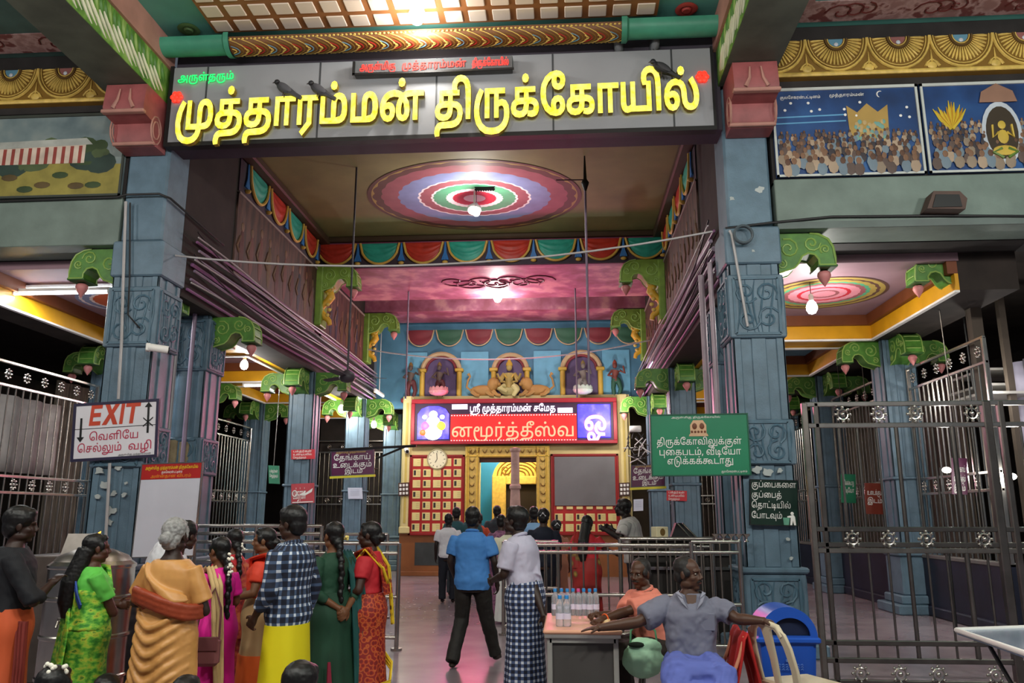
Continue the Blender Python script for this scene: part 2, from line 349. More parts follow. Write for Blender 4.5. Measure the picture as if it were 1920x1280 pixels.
22:(302,'245,80,24,-7,16,-20,5,-32,-6,-39,-20,-29,-29,-19,-36,-11,-46,-3,-29,1,-25,5,-38,18,-26,27,-14,32,-4,39,5,35,12,33,16,28,18,-10,-16,-29,-10,-29,-4,-32,7,-39,21,-32,16,-12,20,-9,25,-5,32,-2,44,5,35,15,22,25,6,17,2,20,-3,23,-9,13,-15,5,-14,-3,-11,-7,0,18,12,7;126,-3,-24,7,-18,20,-5,16,-1,20,6,33,17,24,18,12,25,7,46,2,0,-18,-44,-1,-17,-5,-12,-8,-15,-21,-4,-27,3,-25,11,-15,15,-4,11,3,8,8,2,14,-6,19,-17,6,-19,-5,-16,-13,-3,16,18,14,23,6,17,-3,13,-8,8,-13,3,-17,-5,-23,-15,-16;196,0,0,120,-10,0,1,18,73,0,0,-18,-43,0,0,-120'),
27:(308,'62,-3,-24,7,-17,20,-5,16,-2,21,3,23,8,20,13,16,18,12,21,7,25,3,23,-2,21,-6,20,-10,11,-11,21,-28,8,-38,-5,-28,-14,-16,-21,-6,-24,7,-13,17,-5,25,3,26,9,22,14,20,12,10,16,8,21,5,31,1,74,0,0,-18,-42,0,0,-120,-22,0,0,120,-32,0,-14,-2,-12,-4,-12,-6,-14,-15,-8,-22,-3,-24,2,-15,3,-10,15,-8,12,5,6,12,2,15,-8,35,-22,27,-25,12,-30,3,-33,-7,-22,-18,-10,-27,-1,-13,4,-26,10,-14,15,-4,12,3,7,8,3,14,-7,19,-16,6,-19,-5,-16,-13,-4,16,19,14,23,6,17,-3,12,-8,9,-13,3,-17,-6,-23,-15,-16'),
135:(308,'129,-71,-25,2,-23,7,-19,10,-16,15,-12,18,-10,22,-5,26,-2,29,3,30,8,27,15,19,24,8,19,-5,13,-13,4,-19,-5,-20,-13,-12,-20,-5,-22,6,-20,18,7,18,15,-18,18,-6,14,5,6,15,-5,14,-12,4,-13,-5,-8,-13,-5,-18,-2,-17,0,-14,3,-33,8,-26,13,-22,18,-15,22,-9,26,-4,31,5,20,12,12,20,3,27,21,-6,-5,-32,-16,-24,-27,-15;238,142,18,-3,13,-7,11,-12,7,-15,6,-39,-4,-30,-12,-21,-13,-9,-18,-5,-24,-1,-106,0,0,138,21,0,0,-120,57,0,0,71,2,24,9,16,13,9;238,124,-8,-2,-7,-4,-6,-11,-2,-23,0,-66,12,0,26,5,14,15,4,29,-4,29,-10,20'),
90:(160,'58,-53,-14,13,48,46,0,114,-48,0,0,-120,-22,0,0,138,134,0,0,-18,-43,0,0,-120;80,170,-12,4,-5,12,5,12,12,5,12,-5,5,-12,-5,-12'),
121:(206,'65,-3,-27,5,-19,14,-7,22,7,23,10,9,13,7,18,4,59,1,39,-5,15,-8,12,-10,7,-15,2,-20,-6,-28,-18,-20,-18,-9,-24,-5,-76,-2,-10,-5,-6,-7,-3,-14,1,-13,-20,-1,-2,10,0,9,4,19,10,12,9,5,12,3,78,3,23,6,14,10,8,13,3,16,-5,20,-13,12,-18,5,-56,1,-21,-1,-16,-5,-8,-8,-2,-12,2,-10,7,-7,24,-6,19,3,12,12,5,23,0,67,-43,0,0,-44,-20,-4,0,66,131,0,0,-18,-47,0,0,-64,-3,-26,-8,-16,-20,-13;164,211,19,-2,14,-7,8,-10,3,-12,-2,-14,-7,-10,-23,-8,-14,2,-10,6,-6,9,-2,11,2,14,9,14,13,-5,-6,-10,-2,-9,2,-9,6,-5,8,-2,11,4,4,10,-7,13,-18,4,-10,-1,-17,-4,-11,-8,-7,-12,-2,-14,1,-12,5,-10,-21,-2,-3,11,-1,13,3,21,12,17,20,12'),
98:(321,'62,-3,-24,7,-17,20,-5,16,-2,20,6,36,17,25,24,15,29,6,23,-4,19,-11,15,-19,-7,0,7,17,13,12,20,5,16,-3,13,-9,10,-17,3,-27,0,-22,2,-24,8,-16,10,-6,12,-2,15,4,11,13,4,26,-4,31,-12,25,-16,22,20,13,24,-42,7,-22,3,-25,-2,-19,-5,-16,-7,-13,-10,-9,-14,-5,-16,-2,-19,3,-16,10,-9,12,-6,18,-3,58,-3,14,-7,9,-11,3,-9,-3,-6,-5,-5,-12,-2,-16,0,-88,-22,0,0,73,-4,25,-11,15,-14,8,-16,2,-16,-2,-14,-6,-19,-23,-6,-34,4,-26,10,-14,15,-4,12,3,7,8,3,14,-7,19,-16,6,-19,-5,-16,-13,-4,16,19,14,23,6,17,-3,12,-8,9,-13,3,-17,-6,-23,-15,-16;160,170,-12,4,-4,12,4,12,12,5,12,-5,5,-12,-5,-12'),
36:(261,'62,-3,-24,7,-17,20,-5,16,-2,21,3,24,8,21,12,15,16,11,18,7,20,3,33,-6,22,-16,13,-22,4,-28,-4,-28,-8,-24,67,0,0,120,21,0,0,-138,-110,0,-1,16,9,21,4,30,-7,31,-17,18,-27,7,-16,-2,-14,-6,-19,-23,-7,-33,4,-26,10,-15,15,-4,12,3,7,8,3,14,-7,19,-16,6,-19,-5,-16,-13,-4,16,19,14,23,6,17,-3,12,-8,9,-13,3,-17,-6,-23,-15,-16'),
10:(266,'74,142,25,-2,19,-6,15,-8,10,-12,7,-27,-5,-24,-15,-15,-23,-9,-67,-10,-4,-5,3,-5,7,-1,216,0,0,-18,-214,0,-19,3,-10,9,-3,12,4,12,12,9,24,5,20,1,20,3,14,5,15,13,4,15,-5,19,-16,13,-26,5,-16,0,-23,-6,-7,-7,-2,-11,5,-16,17,-6,15,6,5,16,-2,15,-10,13,16,4,8,-9,6,-11,2,-14,-3,-15,-8,-12,-12,-7,-18,-3,-21,5,-14,13,-6,21,2,13,6,10,21,14'),
23:(173,'22,0,0,138,22,0,0,-120,125,0,0,-18'),
128:(356,'62,-3,-24,7,-17,20,-5,16,-2,21,3,23,8,20,13,16,18,12,21,7,25,3,23,-2,21,-6,20,-10,8,-8,23,-29,7,-19,2,-21,-5,-28,-14,-16,-21,-6,-24,7,-13,17,-5,25,4,27,9,23,13,18,10,10,20,13,26,5,21,-3,17,-7,13,-12,9,-17,6,-21,2,-26,-6,-43,-18,-35,-12,-16,-37,-24,-47,-14,-60,-4,-34,2,-27,7,-17,12,-6,17,2,10,5,6,9,4,15,1,276,0,2,-18,-280,0,-6,-1,-3,-5,7,-9,21,-6,45,-2,41,3,34,8,28,13,17,16,16,22,10,26,3,30,-4,31,-9,21,-15,11,-18,4,-18,-3,-15,-8,-8,-6,-11,-17,-6,-19,-3,-23,2,-15,3,-10,15,-8,12,5,6,12,2,15,-3,24,-10,21,-17,17,-25,12,-30,3,-33,-7,-22,-18,-10,-27,-1,-13,4,-26,10,-14,15,-4,12,3,7,8,3,14,-7,19,-16,6,-19,-5,-16,-13,-4,16,19,14,23,6,17,-3,12,-8,9,-13,3,-17,-6,-23,-15,-16;313,-39,0,177,21,0,0,-177'),
48:(290,'62,-3,-24,7,-17,20,-5,16,-2,21,3,23,8,20,13,16,18,12,21,7,25,3,23,-2,21,-6,19,-10,23,-22,10,-16,8,-39,-5,-28,-14,-16,-21,-6,-24,7,-13,17,-5,25,3,27,9,23,13,18,11,10,22,13,25,5,21,-3,17,-7,13,-12,9,-14,7,-36,-3,-31,-9,-23,-11,-19,-18,11,14,26,5,35,-6,29,-15,18,-26,7,-20,-3,-17,-10,-13,-18,-7,-21,-3,-24,2,-15,3,-10,15,-8,12,5,6,12,2,15,-8,35,-22,27,-25,12,-30,3,-33,-7,-22,-18,-10,-27,-1,-13,4,-26,10,-14,16,-4,11,3,7,8,3,14,-7,19,-16,6,-19,-5,-16,-13,-4,16,19,14,23,6,17,-3,12,-8,9,-13,3,-17,-6,-23,-15,-16'),
32:(217,'142,142,18,-3,15,-7,11,-12,8,-15,6,-20,1,-24,-2,-28,-5,-22,-10,-17,-12,-13,-21,-12,-26,-6,-28,-2,-46,-1,-10,-5,-6,-7,-2,-21,1,-6,-21,-1,-2,19,4,19,11,12,9,5,11,3,46,1,39,3,27,12,10,11,6,15,4,18,1,24,-1,20,-4,16,-13,20,-20,6,-13,-3,-10,-7,-6,-13,-2,-21,0,-80,-22,0,0,80,-1,21,-5,14,-7,6,-9,3,-10,-3,-7,-5,-5,-14,-1,-20,0,-82,-21,0,0,85,1,21,4,14,8,11,12,8,17,3,17,-4,13,-10,9,-17,-5,1,8,15,15,11'),
46:(225,'100,-3,-34,7,-28,21,-18,32,-6,41,3,26,6,23,11,20,14,15,33,22,38,7,34,-5,24,-14,15,-20,8,-28,3,-40,0,-104,-21,0,0,91,-2,39,-6,28,-12,19,-18,11,-25,4,-27,-5,-28,-16,-20,-30,-6,-20,-2,-25,3,-28,9,-22,13,-17,17,-10,14,-4,11,-1,20,8,6,9,2,12,-6,19,-17,7,-18,-7,-6,-19,3,-17,9,-15,-14,-4,-12,16,-6,25,5,19,15,15,24,5,22,-5,15,-15,5,-24,-1,-15,-5,-11,-19,-15'),
34:(267,'62,-3,-24,7,-17,20,-5,16,-2,21,6,35,17,26,25,14,28,6,19,-3,16,-6,14,-9,-3,-24,-20,17,-27,6,-16,-2,-13,-6,-19,-23,-7,-33,4,-26,10,-15,15,-4,12,3,7,8,3,14,-7,19,-16,6,-19,-5,-16,-13,-4,16,19,14,23,6,17,-3,12,-8,9,-13,3,-17,-6,-23,-15,-16;134,0,0,104,3,20,0,14,126,0,0,-18,-42,0,0,-120,-22,0,0,120,-43,0,0,-120'),
20:(180,'65,-3,-27,5,-19,14,-7,22,7,23,10,9,13,7,18,4,23,1,88,0,0,-18,-90,0,-21,-1,-16,-5,-8,-8,-2,-12,2,-10,7,-7,24,-6,19,3,12,12,5,23,0,67,-43,0,0,-44,-20,-4,0,66,131,0,0,-18,-47,0,0,-64,-3,-26,-8,-16,-20,-13'),
147:(315,'10,-42,2,10,5,6,9,4,15,1,237,0,0,-18,-239,0,-6,-1,-3,-5,3,-7,8,-5,14,-4,21,-1,30,2,26,8,21,14,15,26,4,12,22,0,-7,-23,-8,-15,-25,-23,-34,-15,-49,-4,-29,4,-24,12,-6,10;272,-39,0,177,21,0,0,-177;62,-3,-24,7,-17,20,-5,16,-2,20,6,36,17,25,24,15,29,6,24,-4,22,-12,11,-16,6,-20,2,-43,3,-13,6,-10,10,-6,12,-2,15,4,11,13,4,26,-4,31,-11,25,-17,22,20,13,24,-42,7,-22,3,-25,-2,-19,-5,-16,-17,-21,-14,-5,-16,-2,-19,2,-16,10,-12,20,-5,32,0,19,-4,18,-10,15,-12,7,-17,2,-16,-2,-14,-6,-19,-23,-6,-34,4,-26,10,-14,15,-4,12,3,7,8,3,14,-7,19,-16,6,-19,-5,-16,-13,-4,16,19,14,23,6,17,-3,12,-8,9,-13,3,-17,-6,-23,-15,-16'),
35:(214,'145,142,17,-3,14,-7,10,-12,8,-15,5,-39,-3,-30,-12,-21,-14,-9,-17,-5,-25,-1,-106,0,0,138,22,0,0,-120,56,0,0,71,3,24,8,16,14,9;144,124,-8,-2,-6,-4,-6,-11,-2,-9,0,-80,11,0,27,5,13,15,4,29,-3,29,-11,20;55,-15,17,-1,-2,-17,-12,1,-15,-4,-6,-10,5,-11,12,-5,21,-1,21,3,14,9,10,13,4,7,7,4,11,2,19,-3,-15,-7,-21,-29,-20,-12,-31,-4,-29,2,-17,8,-9,9,-3,15,2,12,9,10,12,7;137,-42,-4,3,-17,6,-11,13,-5,20,21,0,3,-12,8,-8,8,-3,13,-1,32,0,0,-18'),
33:(253,'62,-3,-24,7,-17,20,-5,16,-2,20,6,36,17,25,24,15,29,6,24,-4,22,-12,11,-16,6,-20,2,-43,3,-13,6,-10,10,-6,12,-2,15,4,11,13,4,26,-4,31,-11,25,-17,22,20,13,24,-42,7,-22,3,-25,-2,-19,-5,-16,-7,-13,-10,-9,-14,-5,-16,-2,-19,3,-16,10,-12,20,-5,32,0,19,-4,18,-10,15,-12,7,-17,2,-16,-2,-14,-6,-19,-23,-6,-34,4,-26,10,-14,15,-4,12,3,7,8,3,14,-7,19,-16,6,-19,-5,-16,-13,-4,16,19,14,23,6,17,-3,12,-8,9,-13,3,-17,-6,-23,-15,-16'),
28:(194,'22,0,0,138,22,0,0,-120,107,0,0,120,21,0,0,-138'),
82:(173,'22,0,0,138,22,0,0,-120,125,0,0,-18;87,170,-12,4,-5,12,5,12,12,5,12,-5,5,-12,-5,-12'),
114:(199,'22,0,0,138,22,0,0,-120,151,0,0,-18;122,118,18,-4,12,-8,7,-13,2,-15,-3,-24,-5,-23,-29,-102,-19,5,25,90,6,26,3,27,-4,17,-13,6,-15,-8,-5,-20,4,-23,11,-19,15,-16,-18,-9,-16,20,-13,22,-4,27,5,22,14,16'),
78:(261,'22,0,0,138,129,0,0,-18,-43,0,0,-39,12,6,20,3,21,-4,14,-14,5,-22,-3,-17,-7,-15,31,0,0,-18,-115,0,0,18,63,0,7,14,2,16,-2,11,-4,8,-16,5,-16,-3,-12,-7,0,-26,-22,0,0,84,-42,0,0,-120;183,0,0,18,35,0,0,120,21,0,0,-138;130,170,-12,4,-4,12,4,12,12,5,12,-5,5,-12,-5,-12'),
89:(240,'88,0,0,138,22,0,0,-120,87,0,0,120,22,0,0,-138;60,-3,-16,3,-12,9,-5,9,-4,12,-1,20,0,88,22,0,0,-103,6,-15,6,-3,8,-2,14,4,12,12,0,-21,-12,-9;120,170,-12,4,-4,12,4,12,12,5,12,-5,5,-12,-5,-12'),
8:(281,'64,-80,-28,5,-18,17,-6,24,3,17,6,15,25,22,34,13,40,5,36,-4,29,-9,24,-16,14,-20,5,-23,-4,-19,-10,-15,-17,-9,-23,-3,-34,5,-32,14,-25,17,-23,24,-17,28,-18,41,-6,46,7,42,23,37,17,15,21,12,25,7,30,3,28,-2,25,-7,20,-10,16,-15,16,-25,9,-31,4,-41,0,-80,-22,0,0,68,-3,43,-9,33,-15,24,-29,18,-18,4,-22,2,-40,-6,-32,-19,-22,-31,-6,-20,-2,-22,3,-29,7,-24,10,-24,16,-25,22,-24,28,-20,22,-8,24,-2,16,2,10,6,6,10,2,12,-8,23,-20,17,-27,9,-31,3,-38,-5,-27,-11,-16,-17,-5,-19,1,-12,6,-10,11,-6,15,-2,21,1,20,7,28,20,23,26,13,29,5,20,2,21,-5,31,-13,19,-16,10,-21,2,-16,-2,-12,-8,-4,-14,6,-16,16,-6,14,6,6,16,-3,15,-9,14,20,-1,6,-9,4,-10,2,-11,-5,-19,-14,-13,-22,-5,-21,5,-14,13,-6,21,8,23,20,14,28,5,22,-3,18,-7,14,-12,10,-16,6,-18,2,-22,-2,-26,-8,-29,-15,-29,-20,-24,-25,-18,-32,-14'),
131:(194,'151,-71,0,71,-129,0,0,138,22,0,0,-120,107,0,0,120,21,0,0,-209'),
179:(62,'44,29,2,-3,-13,-39,-9,-19,-16,0,9,42,3,19'),
155:(261,'62,-3,-24,7,-17,20,-5,16,-2,21,3,24,8,21,12,15,16,11,18,7,20,3,33,-6,22,-16,13,-22,4,-28,-4,-28,-8,-24,67,0,0,120,21,0,0,-138,-110,0,-1,16,9,21,4,30,-7,31,-17,18,-27,7,-16,-2,-14,-6,-19,-23,-7,-33,4,-26,10,-15,15,-4,12,3,7,8,3,14,-7,19,-16,6,-19,-5,-16,-13,-4,16,19,14,23,6,17,-3,12,-8,9,-13,3,-17,-6,-23,-15,-16;218,211,19,-2,13,-7,9,-10,3,-12,-3,-14,-7,-10,-23,-8,-13,2,-10,6,-7,9,-2,11,2,14,9,14,13,-5,-6,-10,-2,-9,2,-9,6,-5,8,-2,11,4,4,10,-7,13,-18,4,-9,-1,-16,-4,-12,-8,-7,-12,-2,-14,4,-18,11,-12,14,-8,16,-3,0,-17,-25,5,-20,11,-14,18,-5,24,4,21,11,17,20,12'),
12:(200,'62,-3,-24,7,-17,20,-5,16,-2,20,6,33,18,24,18,12,24,7,47,2,0,-18,-44,-1,-18,-5,-11,-8,-15,-21,-5,-27,4,-26,10,-14,15,-4,12,3,7,8,3,14,-7,19,-16,6,-19,-5,-16,-13,-4,16,19,14,23,6,17,-3,12,-8,9,-13,3,-17,-6,-23,-15,-16;132,0,0,120,-9,0,1,18,72,0,0,-18,-42,0,0,-120'),
116:(253,'106,-74,-19,2,-18,6,-15,11,-13,14,-10,18,-7,22,-5,26,-1,35,6,55,17,42,26,30,33,18,39,6,36,-5,26,-15,15,-17,9,-21,5,-26,2,-33,0,-94,-22,0,0,84,-2,39,-8,33,-18,23,-18,10,-26,3,-29,-5,-27,-14,-22,-26,-15,-38,-6,-52,1,-27,4,-23,13,-35,21,-21,27,-7,26,5,17,13,11,22,3,29,-3,29,-10,15,-15,5,-14,-3,-11,-7,0,18,12,7,17,3,24,-7,16,-21,5,-16,1,-20,-1,-24,-5,-19,-16,-28,-25,-15;89,0,0,138,21,0,0,-138'),
103:(333,'200,-3,-19,5,-15,16,-5,28,2,20,6,16,11,14,13,11,17,6,19,3,28,-5,19,-13,11,-18,4,-22,-3,-22,-8,-18,49,0,0,-18,-70,0,-1,16,6,10,4,13,2,16,-3,18,-9,13,-14,9,-16,3,-24,-6,-18,-16,-5,-20,-1,-14,1,-13,5,-9,16,-6,13,6,5,14,-5,18,-14,10,-19,2,-34,0,0,18,49,-1,16,-4,11,-7,11,-13,5,-19,-3,-17,-7,-13,-12,-8;65,-3,-27,5,-19,14,-7,22,7,23,10,9,13,7,18,4,23,1,73,0,0,-18,-75,0,-21,-1,-16,-5,-8,-8,-2,-12,2,-10,7,-7,24,-6,19,3,12,12,5,23,0,67,-43,0,0,-44,-20,-4,0,66,131,0,0,-18,-47,0,0,-64,-3,-26,-8,-16,-20,-13'),
122:(272,'65,-3,-27,5,-19,14,-7,22,7,23,10,9,13,7,18,4,62,1,30,-4,22,-13,15,-22,5,-29,-2,-19,-13,-33,-24,-23,-33,-14,-47,-5,-33,4,-24,12,-6,10,-2,12,2,10,5,6,9,4,15,1,193,0,0,-18,-195,0,-6,-1,-3,-5,3,-7,8,-5,14,-4,23,-1,32,3,25,8,19,13,14,26,3,12,1,14,-2,16,-5,12,-18,17,-29,5,-58,-1,-16,-5,-8,-8,-2,-12,2,-10,7,-7,24,-6,19,3,12,12,5,23,0,67,-43,0,0,-44,-20,-4,0,66,131,0,0,-18,-47,0,0,-64,-3,-26,-8,-16,-20,-13;229,-39,0,177,22,0,0,-177'),
87:(194,'22,0,0,138,22,0,0,-120,107,0,0,120,21,0,0,-138;97,170,-12,4,-5,12,5,12,12,5,12,-5,5,-12,-5,-12'),
156:(261,'62,-3,-24,7,-17,20,-5,16,-2,21,3,24,8,21,12,15,16,11,18,7,20,3,33,-6,22,-16,13,-22,4,-28,-4,-28,-8,-24,67,0,0,120,21,0,0,-138,-110,0,-1,16,9,21,4,30,-7,31,-17,18,-27,7,-16,-2,-14,-6,-19,-23,-7,-33,4,-26,10,-15,15,-4,12,3,7,8,3,14,-7,19,-16,6,-19,-5,-16,-13,-4,16,19,14,23,6,17,-3,12,-8,9,-13,3,-17,-6,-23,-15,-16;218,-71,0,79,21,0,0,-79'),
83:(412,'62,-3,-24,7,-17,20,-5,16,-2,21,3,23,8,20,13,16,18,12,21,7,25,3,23,-2,21,-6,20,-10,10,-9,22,-30,6,-18,2,-20,-5,-28,-14,-16,-21,-6,-24,7,-13,17,-5,25,3,26,8,22,14,20,12,10,25,13,30,5,21,-2,18,-6,16,-10,11,-10,15,-18,10,-23,3,-26,-5,-28,-14,-16,-22,-6,-23,7,-14,17,-4,25,3,25,8,22,16,21,11,10,16,8,21,5,30,1,75,0,0,-18,-43,0,0,-120,-21,0,0,120,-32,0,-13,-2,-13,-4,-12,-6,-14,-15,-8,-21,-3,-25,1,-15,4,-10,14,-8,13,5,6,12,2,15,-4,26,-10,22,-13,14,-22,12,-23,3,-26,-3,-23,-13,-13,-17,-7,-21,-3,-22,2,-15,3,-10,15,-8,12,5,6,12,2,15,-8,35,-22,27,-25,12,-30,3,-33,-7,-22,-18,-10,-27,-1,-13,4,-26,10,-14,15,-4,12,3,7,8,3,14,-7,19,-16,6,-19,-5,-16,-13,-4,16,19,14,23,6,17,-3,12,-8,9,-13,3,-17,-6,-23,-15,-16;206,170,-12,4,-4,12,4,12,12,5,12,-5,5,-12,-5,-12'),
145:(317,'220,211,28,-5,24,-12,12,-15,8,-22,4,-35,0,-122,-22,0,0,115,-2,32,-6,20,-10,13,-17,9,-19,3,-23,-4,-15,-13,-5,-20,3,-16,6,-11,11,-9,14,-4,1,-17,-29,8,-20,20,-5,13,-2,16,2,17,6,14,24,18;62,-3,-24,7,-17,20,-5,16,-2,20,6,36,17,25,24,15,29,6,24,-4,22,-12,11,-16,6,-20,2,-43,3,-13,6,-10,10,-6,12,-2,15,4,11,13,4,26,-3,29,-7,23,-12,22,20,9,13,-26,8,-26,3,-29,-2,-19,-5,-16,-7,-13,-10,-9,-14,-5,-16,-2,-19,3,-16,10,-12,20,-5,32,0,19,-4,18,-10,15,-12,7,-17,2,-16,-2,-14,-6,-19,-23,-6,-34,4,-26,10,-14,15,-4,12,3,7,8,3,14,-7,19,-16,6,-19,-5,-16,-13,-4,16,19,14,23,6,17,-3,12,-8,9,-13,3,-17,-6,-23,-15,-16'),
163:(378,'321,90,23,-6,16,-18,6,-31,-7,-38,-20,-31,-33,-23,-34,-13,-42,-8,-48,-2,-74,1,-33,5,-23,7,-14,11,-4,14,4,13,14,11,25,4,22,-2,19,-4,-4,-18,-24,5,-12,1,-18,-3,-5,-7,5,-8,15,-6,57,-6,74,1,29,3,27,5,22,7,26,14,19,18,11,23,4,26,-2,17,-6,12,-8,6,-11,2,-16,-3,-12,-8,-1,19,14,7;22,0,0,138,22,0,0,-120,92,0,0,68,2,20,4,14,8,11,12,8,17,3,16,-4,12,-10,0,10,127,0,0,-18,-44,0,0,-120,-22,0,0,120,-44,0,0,-120,-21,0,0,84,-1,18,-7,15,-15,7,-9,-3,-7,-5,-5,-14,-1,-20,0,-82;332,211,18,-2,14,-7,9,-10,3,-12,-3,-14,-7,-10,-23,-8,-13,2,-10,6,-7,9,-2,11,2,14,9,14,13,-5,-6,-10,-2,-9,2,-9,6,-5,8,-2,11,4,4,10,-7,13,-18,4,-10,-1,-16,-4,-12,-8,-7,-12,-2,-14,2,-12,4,-10,-20,-2,-4,11,-1,13,4,21,11,17,20,12'),
16:(246,'192,16,-20,4,-14,11,-5,20,1,13,6,11,3,-1,-20,-18,-6,-22,2,-16,7,-12,12,-9,17,-5,44,-1,0,-18,-42,1,-13,2,-28,14,-15,19,-5,23,5,22,14,20,22,16,20,-10,-5,-12,-1,-13,4,-15,6,-5,10,-1,12,3,7,10,2,14,-3,18,-8,15,-13,12,-17,9,-21,6,-24,1,-41,-4,-30,-12,-19,-19,-3,-15,3,-24,10,-11,14,-4,14,6,5,16,-6,17,-15,6,-14,-3,-13,-9,5,21,13,6,13,3,20,-5,13,-13,5,-21,-5,-22,-14,-14,-23,-5,-22,6,-17,17,-6,28,7,30,20,22,24,13,28,7,34,3,29,-3,25,-6,20,-10,16,-14,13,-21,4,-24,-2,-17,-6,-15,-13,-12;79,-2,23,-5,14,-13,4,-17,-3,-14,-7,-12,-22,-1,8,11,3,13,-2,10,-6,8,-13,3,-8,-2,-8,-6,-2,-12,2,-12,8,-7,10,-4,11,-1,17,1,17,5,13,10,18,27,20,-6,-23,-35,-21,-14,-30,-5,-30,3,-19,9,-10,13,-4,17,5,19,15,13'),
}
TX={'முத்தாரம்மன்':[134,84,25,41,31,88,29,86],
'திருக்கோயில்':[25,42,140,77,47,18,41,30,42,92],
'அருள்தரும்':[6,140,93,25,140,88],
'அருள்மிகு':[6,140,93,29,42,102],
'ஞானமூர்த்தீஸ்வரர்':[22,41,27,135,90,84,121,98,36,31,90],
'உடனுறை':[10,23,128,48,32],
'வெளியே':[46,36,34,42,47,30],
'செல்லும்':[46,20,92,147,88],
'வழி':[36,35,42],
'குலசேகரன்பட்டினம்':[102,33,47,20,18,31,86,28,82,114,27,88],
'அன்னதான':[6,86,27,25,41,27],
'விபரம்':[36,42,28,31,88],
'தேங்காய்':[47,25,78,18,41,89],
'உடைக்கும்':[10,48,23,77,102,88],
'இடம்':[8,23,88],
'திருக்கோவிலுக்குள்':[25,42,140,77,47,18,41,36,42,147,77,102,93],
'புகைபடம்,':[131,48,18,28,23,88,179],
'வீடியோ':[155,114,47,30,41],
'எடுக்கக்கூடாது':[12,116,77,18,77,103,23,41,122],
'குப்பைகளை':[102,87,48,28,18,48,34],
'குப்பைத்':[102,87,48,28,84],
'தொட்டியில்':[46,25,41,82,114,30,42,92],
'போடவும்':[47,28,41,23,156,88],
'னமூர்த்தீஸ்வ':[27,135,90,84,121,98,36],
'பக்தர்கள்':[28,77,25,90,18,93],
'உண்டியலில்':[10,83,114,30,145,92],
'செலுத்தவும்':[46,20,147,84,25,156,88],
'ஸ்ரீ':[163],
'சமேத':[20,47,29,25],
'ஓ':[16]}
# ---------------------------------------------------------------- materials of the building
m_floor = M_stops('polished_floor', [(.25, '#7d7076'), (.5, '#8d8086'), (.75, '#9c9094')], 1.6, .22, bump=.02)
m_blue = M('blue_pillar_paint', '#5b7281', .45, var=.16, scale=5, bump=.15, bscale=60)
m_blue2 = M('blue_relief_paint', '#4c6878', .5, var=.15, scale=9)
m_greybeam = M('grey_green_beam_paint', '#6d7c74', .55, var=.18, scale=2.5, bump=.1)
m_dark = M('shaded_dark_paint', '#2a2726', .8, var=.3)  # near-black carries the shade under and behind the front beams
m_shade = M('shaded_brown_wall', '#2a231f', .85, var=.3)  # shade of the unlit hall edges is put into this dark brown
m_green = M('leaf_green_paint', '#4a7a2e', .45, var=.25, scale=9)
m_green_l = M('pale_leaf_green_paint', '#86a552', .45)
m_green_d = M('deep_leaf_green_paint', '#2f5a22', .5)
m_pink = M('bud_pink_paint', '#c07a78', .45)
m_yellow = M('ochre_yellow_paint', '#d39a14', .5, var=.1)
m_brown = M('brown_trim_paint', '#6e3a1c', .55)
m_mauve = M('mauve_ceiling_paint', '#8d7079', .6, var=.12, scale=1.5)
m_skyblue = M('sky_blue_ceiling_paint', '#5e8ea3', .6)
m_white = M('white_paint', '#e6e4df', .5, var=.05)
m_black = M('black_metal', '#141414', .5, var=.2)
m_steel = M('brushed_steel', '#b9b4ac', .26, 1., var=.12, scale=8)
m_steel_d = M('dull_steel', '#8d8780', .36, 1., var=.2, scale=6)
m_olive = M('olive_ceiling_paint', '#7c7a4c', .65, var=.18, scale=1.2)
m_gold = M('gold_paint', '#cdae5a', .42, var=.2, scale=12)
m_gold_d = M('dark_gold_paint', '#7a5a1e', .55)
m_cream = M('cream_paint', '#dccb8e', .55, var=.06)
m_maroon = M('maroon_block_paint', '#8a4a4a', .5, var=.2, scale=5)
m_pinkish = M('dusty_pink_paint', '#a5786c', .6, var=.15)
m_teal = M('teal_ceiling_paint', '#4f8a80', .55, var=.2, scale=1.4)
m_red = M('red_frame_paint', '#a81f1c', .45, var=.1)
m_purple = M('purple_beam_paint', '#8a4560', .55, var=.15)
XL, XR = -5.45, 2.2
# ---------------------------------------------------------------- floor and big slabs
b = MB(); b.bb(-18, 14, -6, 32, -.2, 0); struct(b.build('floor', m_floor))
b = MB(); b.bb(-18, 14, 31, 31.3, 0, 6); struct(b.build('wall_back', m_shade))
b = MB(); b.bb(-15.3, -15, 10, 31, 0, 6); struct(b.build('wall_left', m_shade))
b = MB(); b.bb(10.6, 10.9, 10, 31, 0, 6); struct(b.build('wall_right', m_shade))
b = MB(); b.bb(-15, -8.95, 10.3, 31, 5.35, 5.6); struct(b.build('ceiling', m_shade))
b = MB(); b.bb(6.3, 10.6, 10.3, 31, 5.35, 5.6); struct(b.build('ceiling', m_shade))
# ---------------------------------------------------------------- nave: clerestory walls, lintels, ceiling
b = MB(); b.bb(-6.0, XL, 10.6, 22.3, 4.66, 7.8); struct(b.build('wall_nave_left', m_shade))
b = MB(); b.bb(XR, 2.75, 10.6, 22.3, 4.66, 7.8); struct(b.build('wall_nave_right', m_shade))
b = MB(); b.bb(XL, XR, 10.4, 22.3, 7.72, 8.0); struct(b.build('ceiling', m_olive))
# brown cornice round the nave ceiling
b = MB()
for x0, x1 in ((XL, XL+.22), (XR-.22, XR)): b.bb(x0, x1, 10.5, 16.9, 7.56, 7.72, 0, .03)
b.bb(XL, XR, 16.75, 16.9, 7.6, 7.72, 0, .03); struct(b.build('trim_1', M('cornice_brown', '#40301f', .6)))
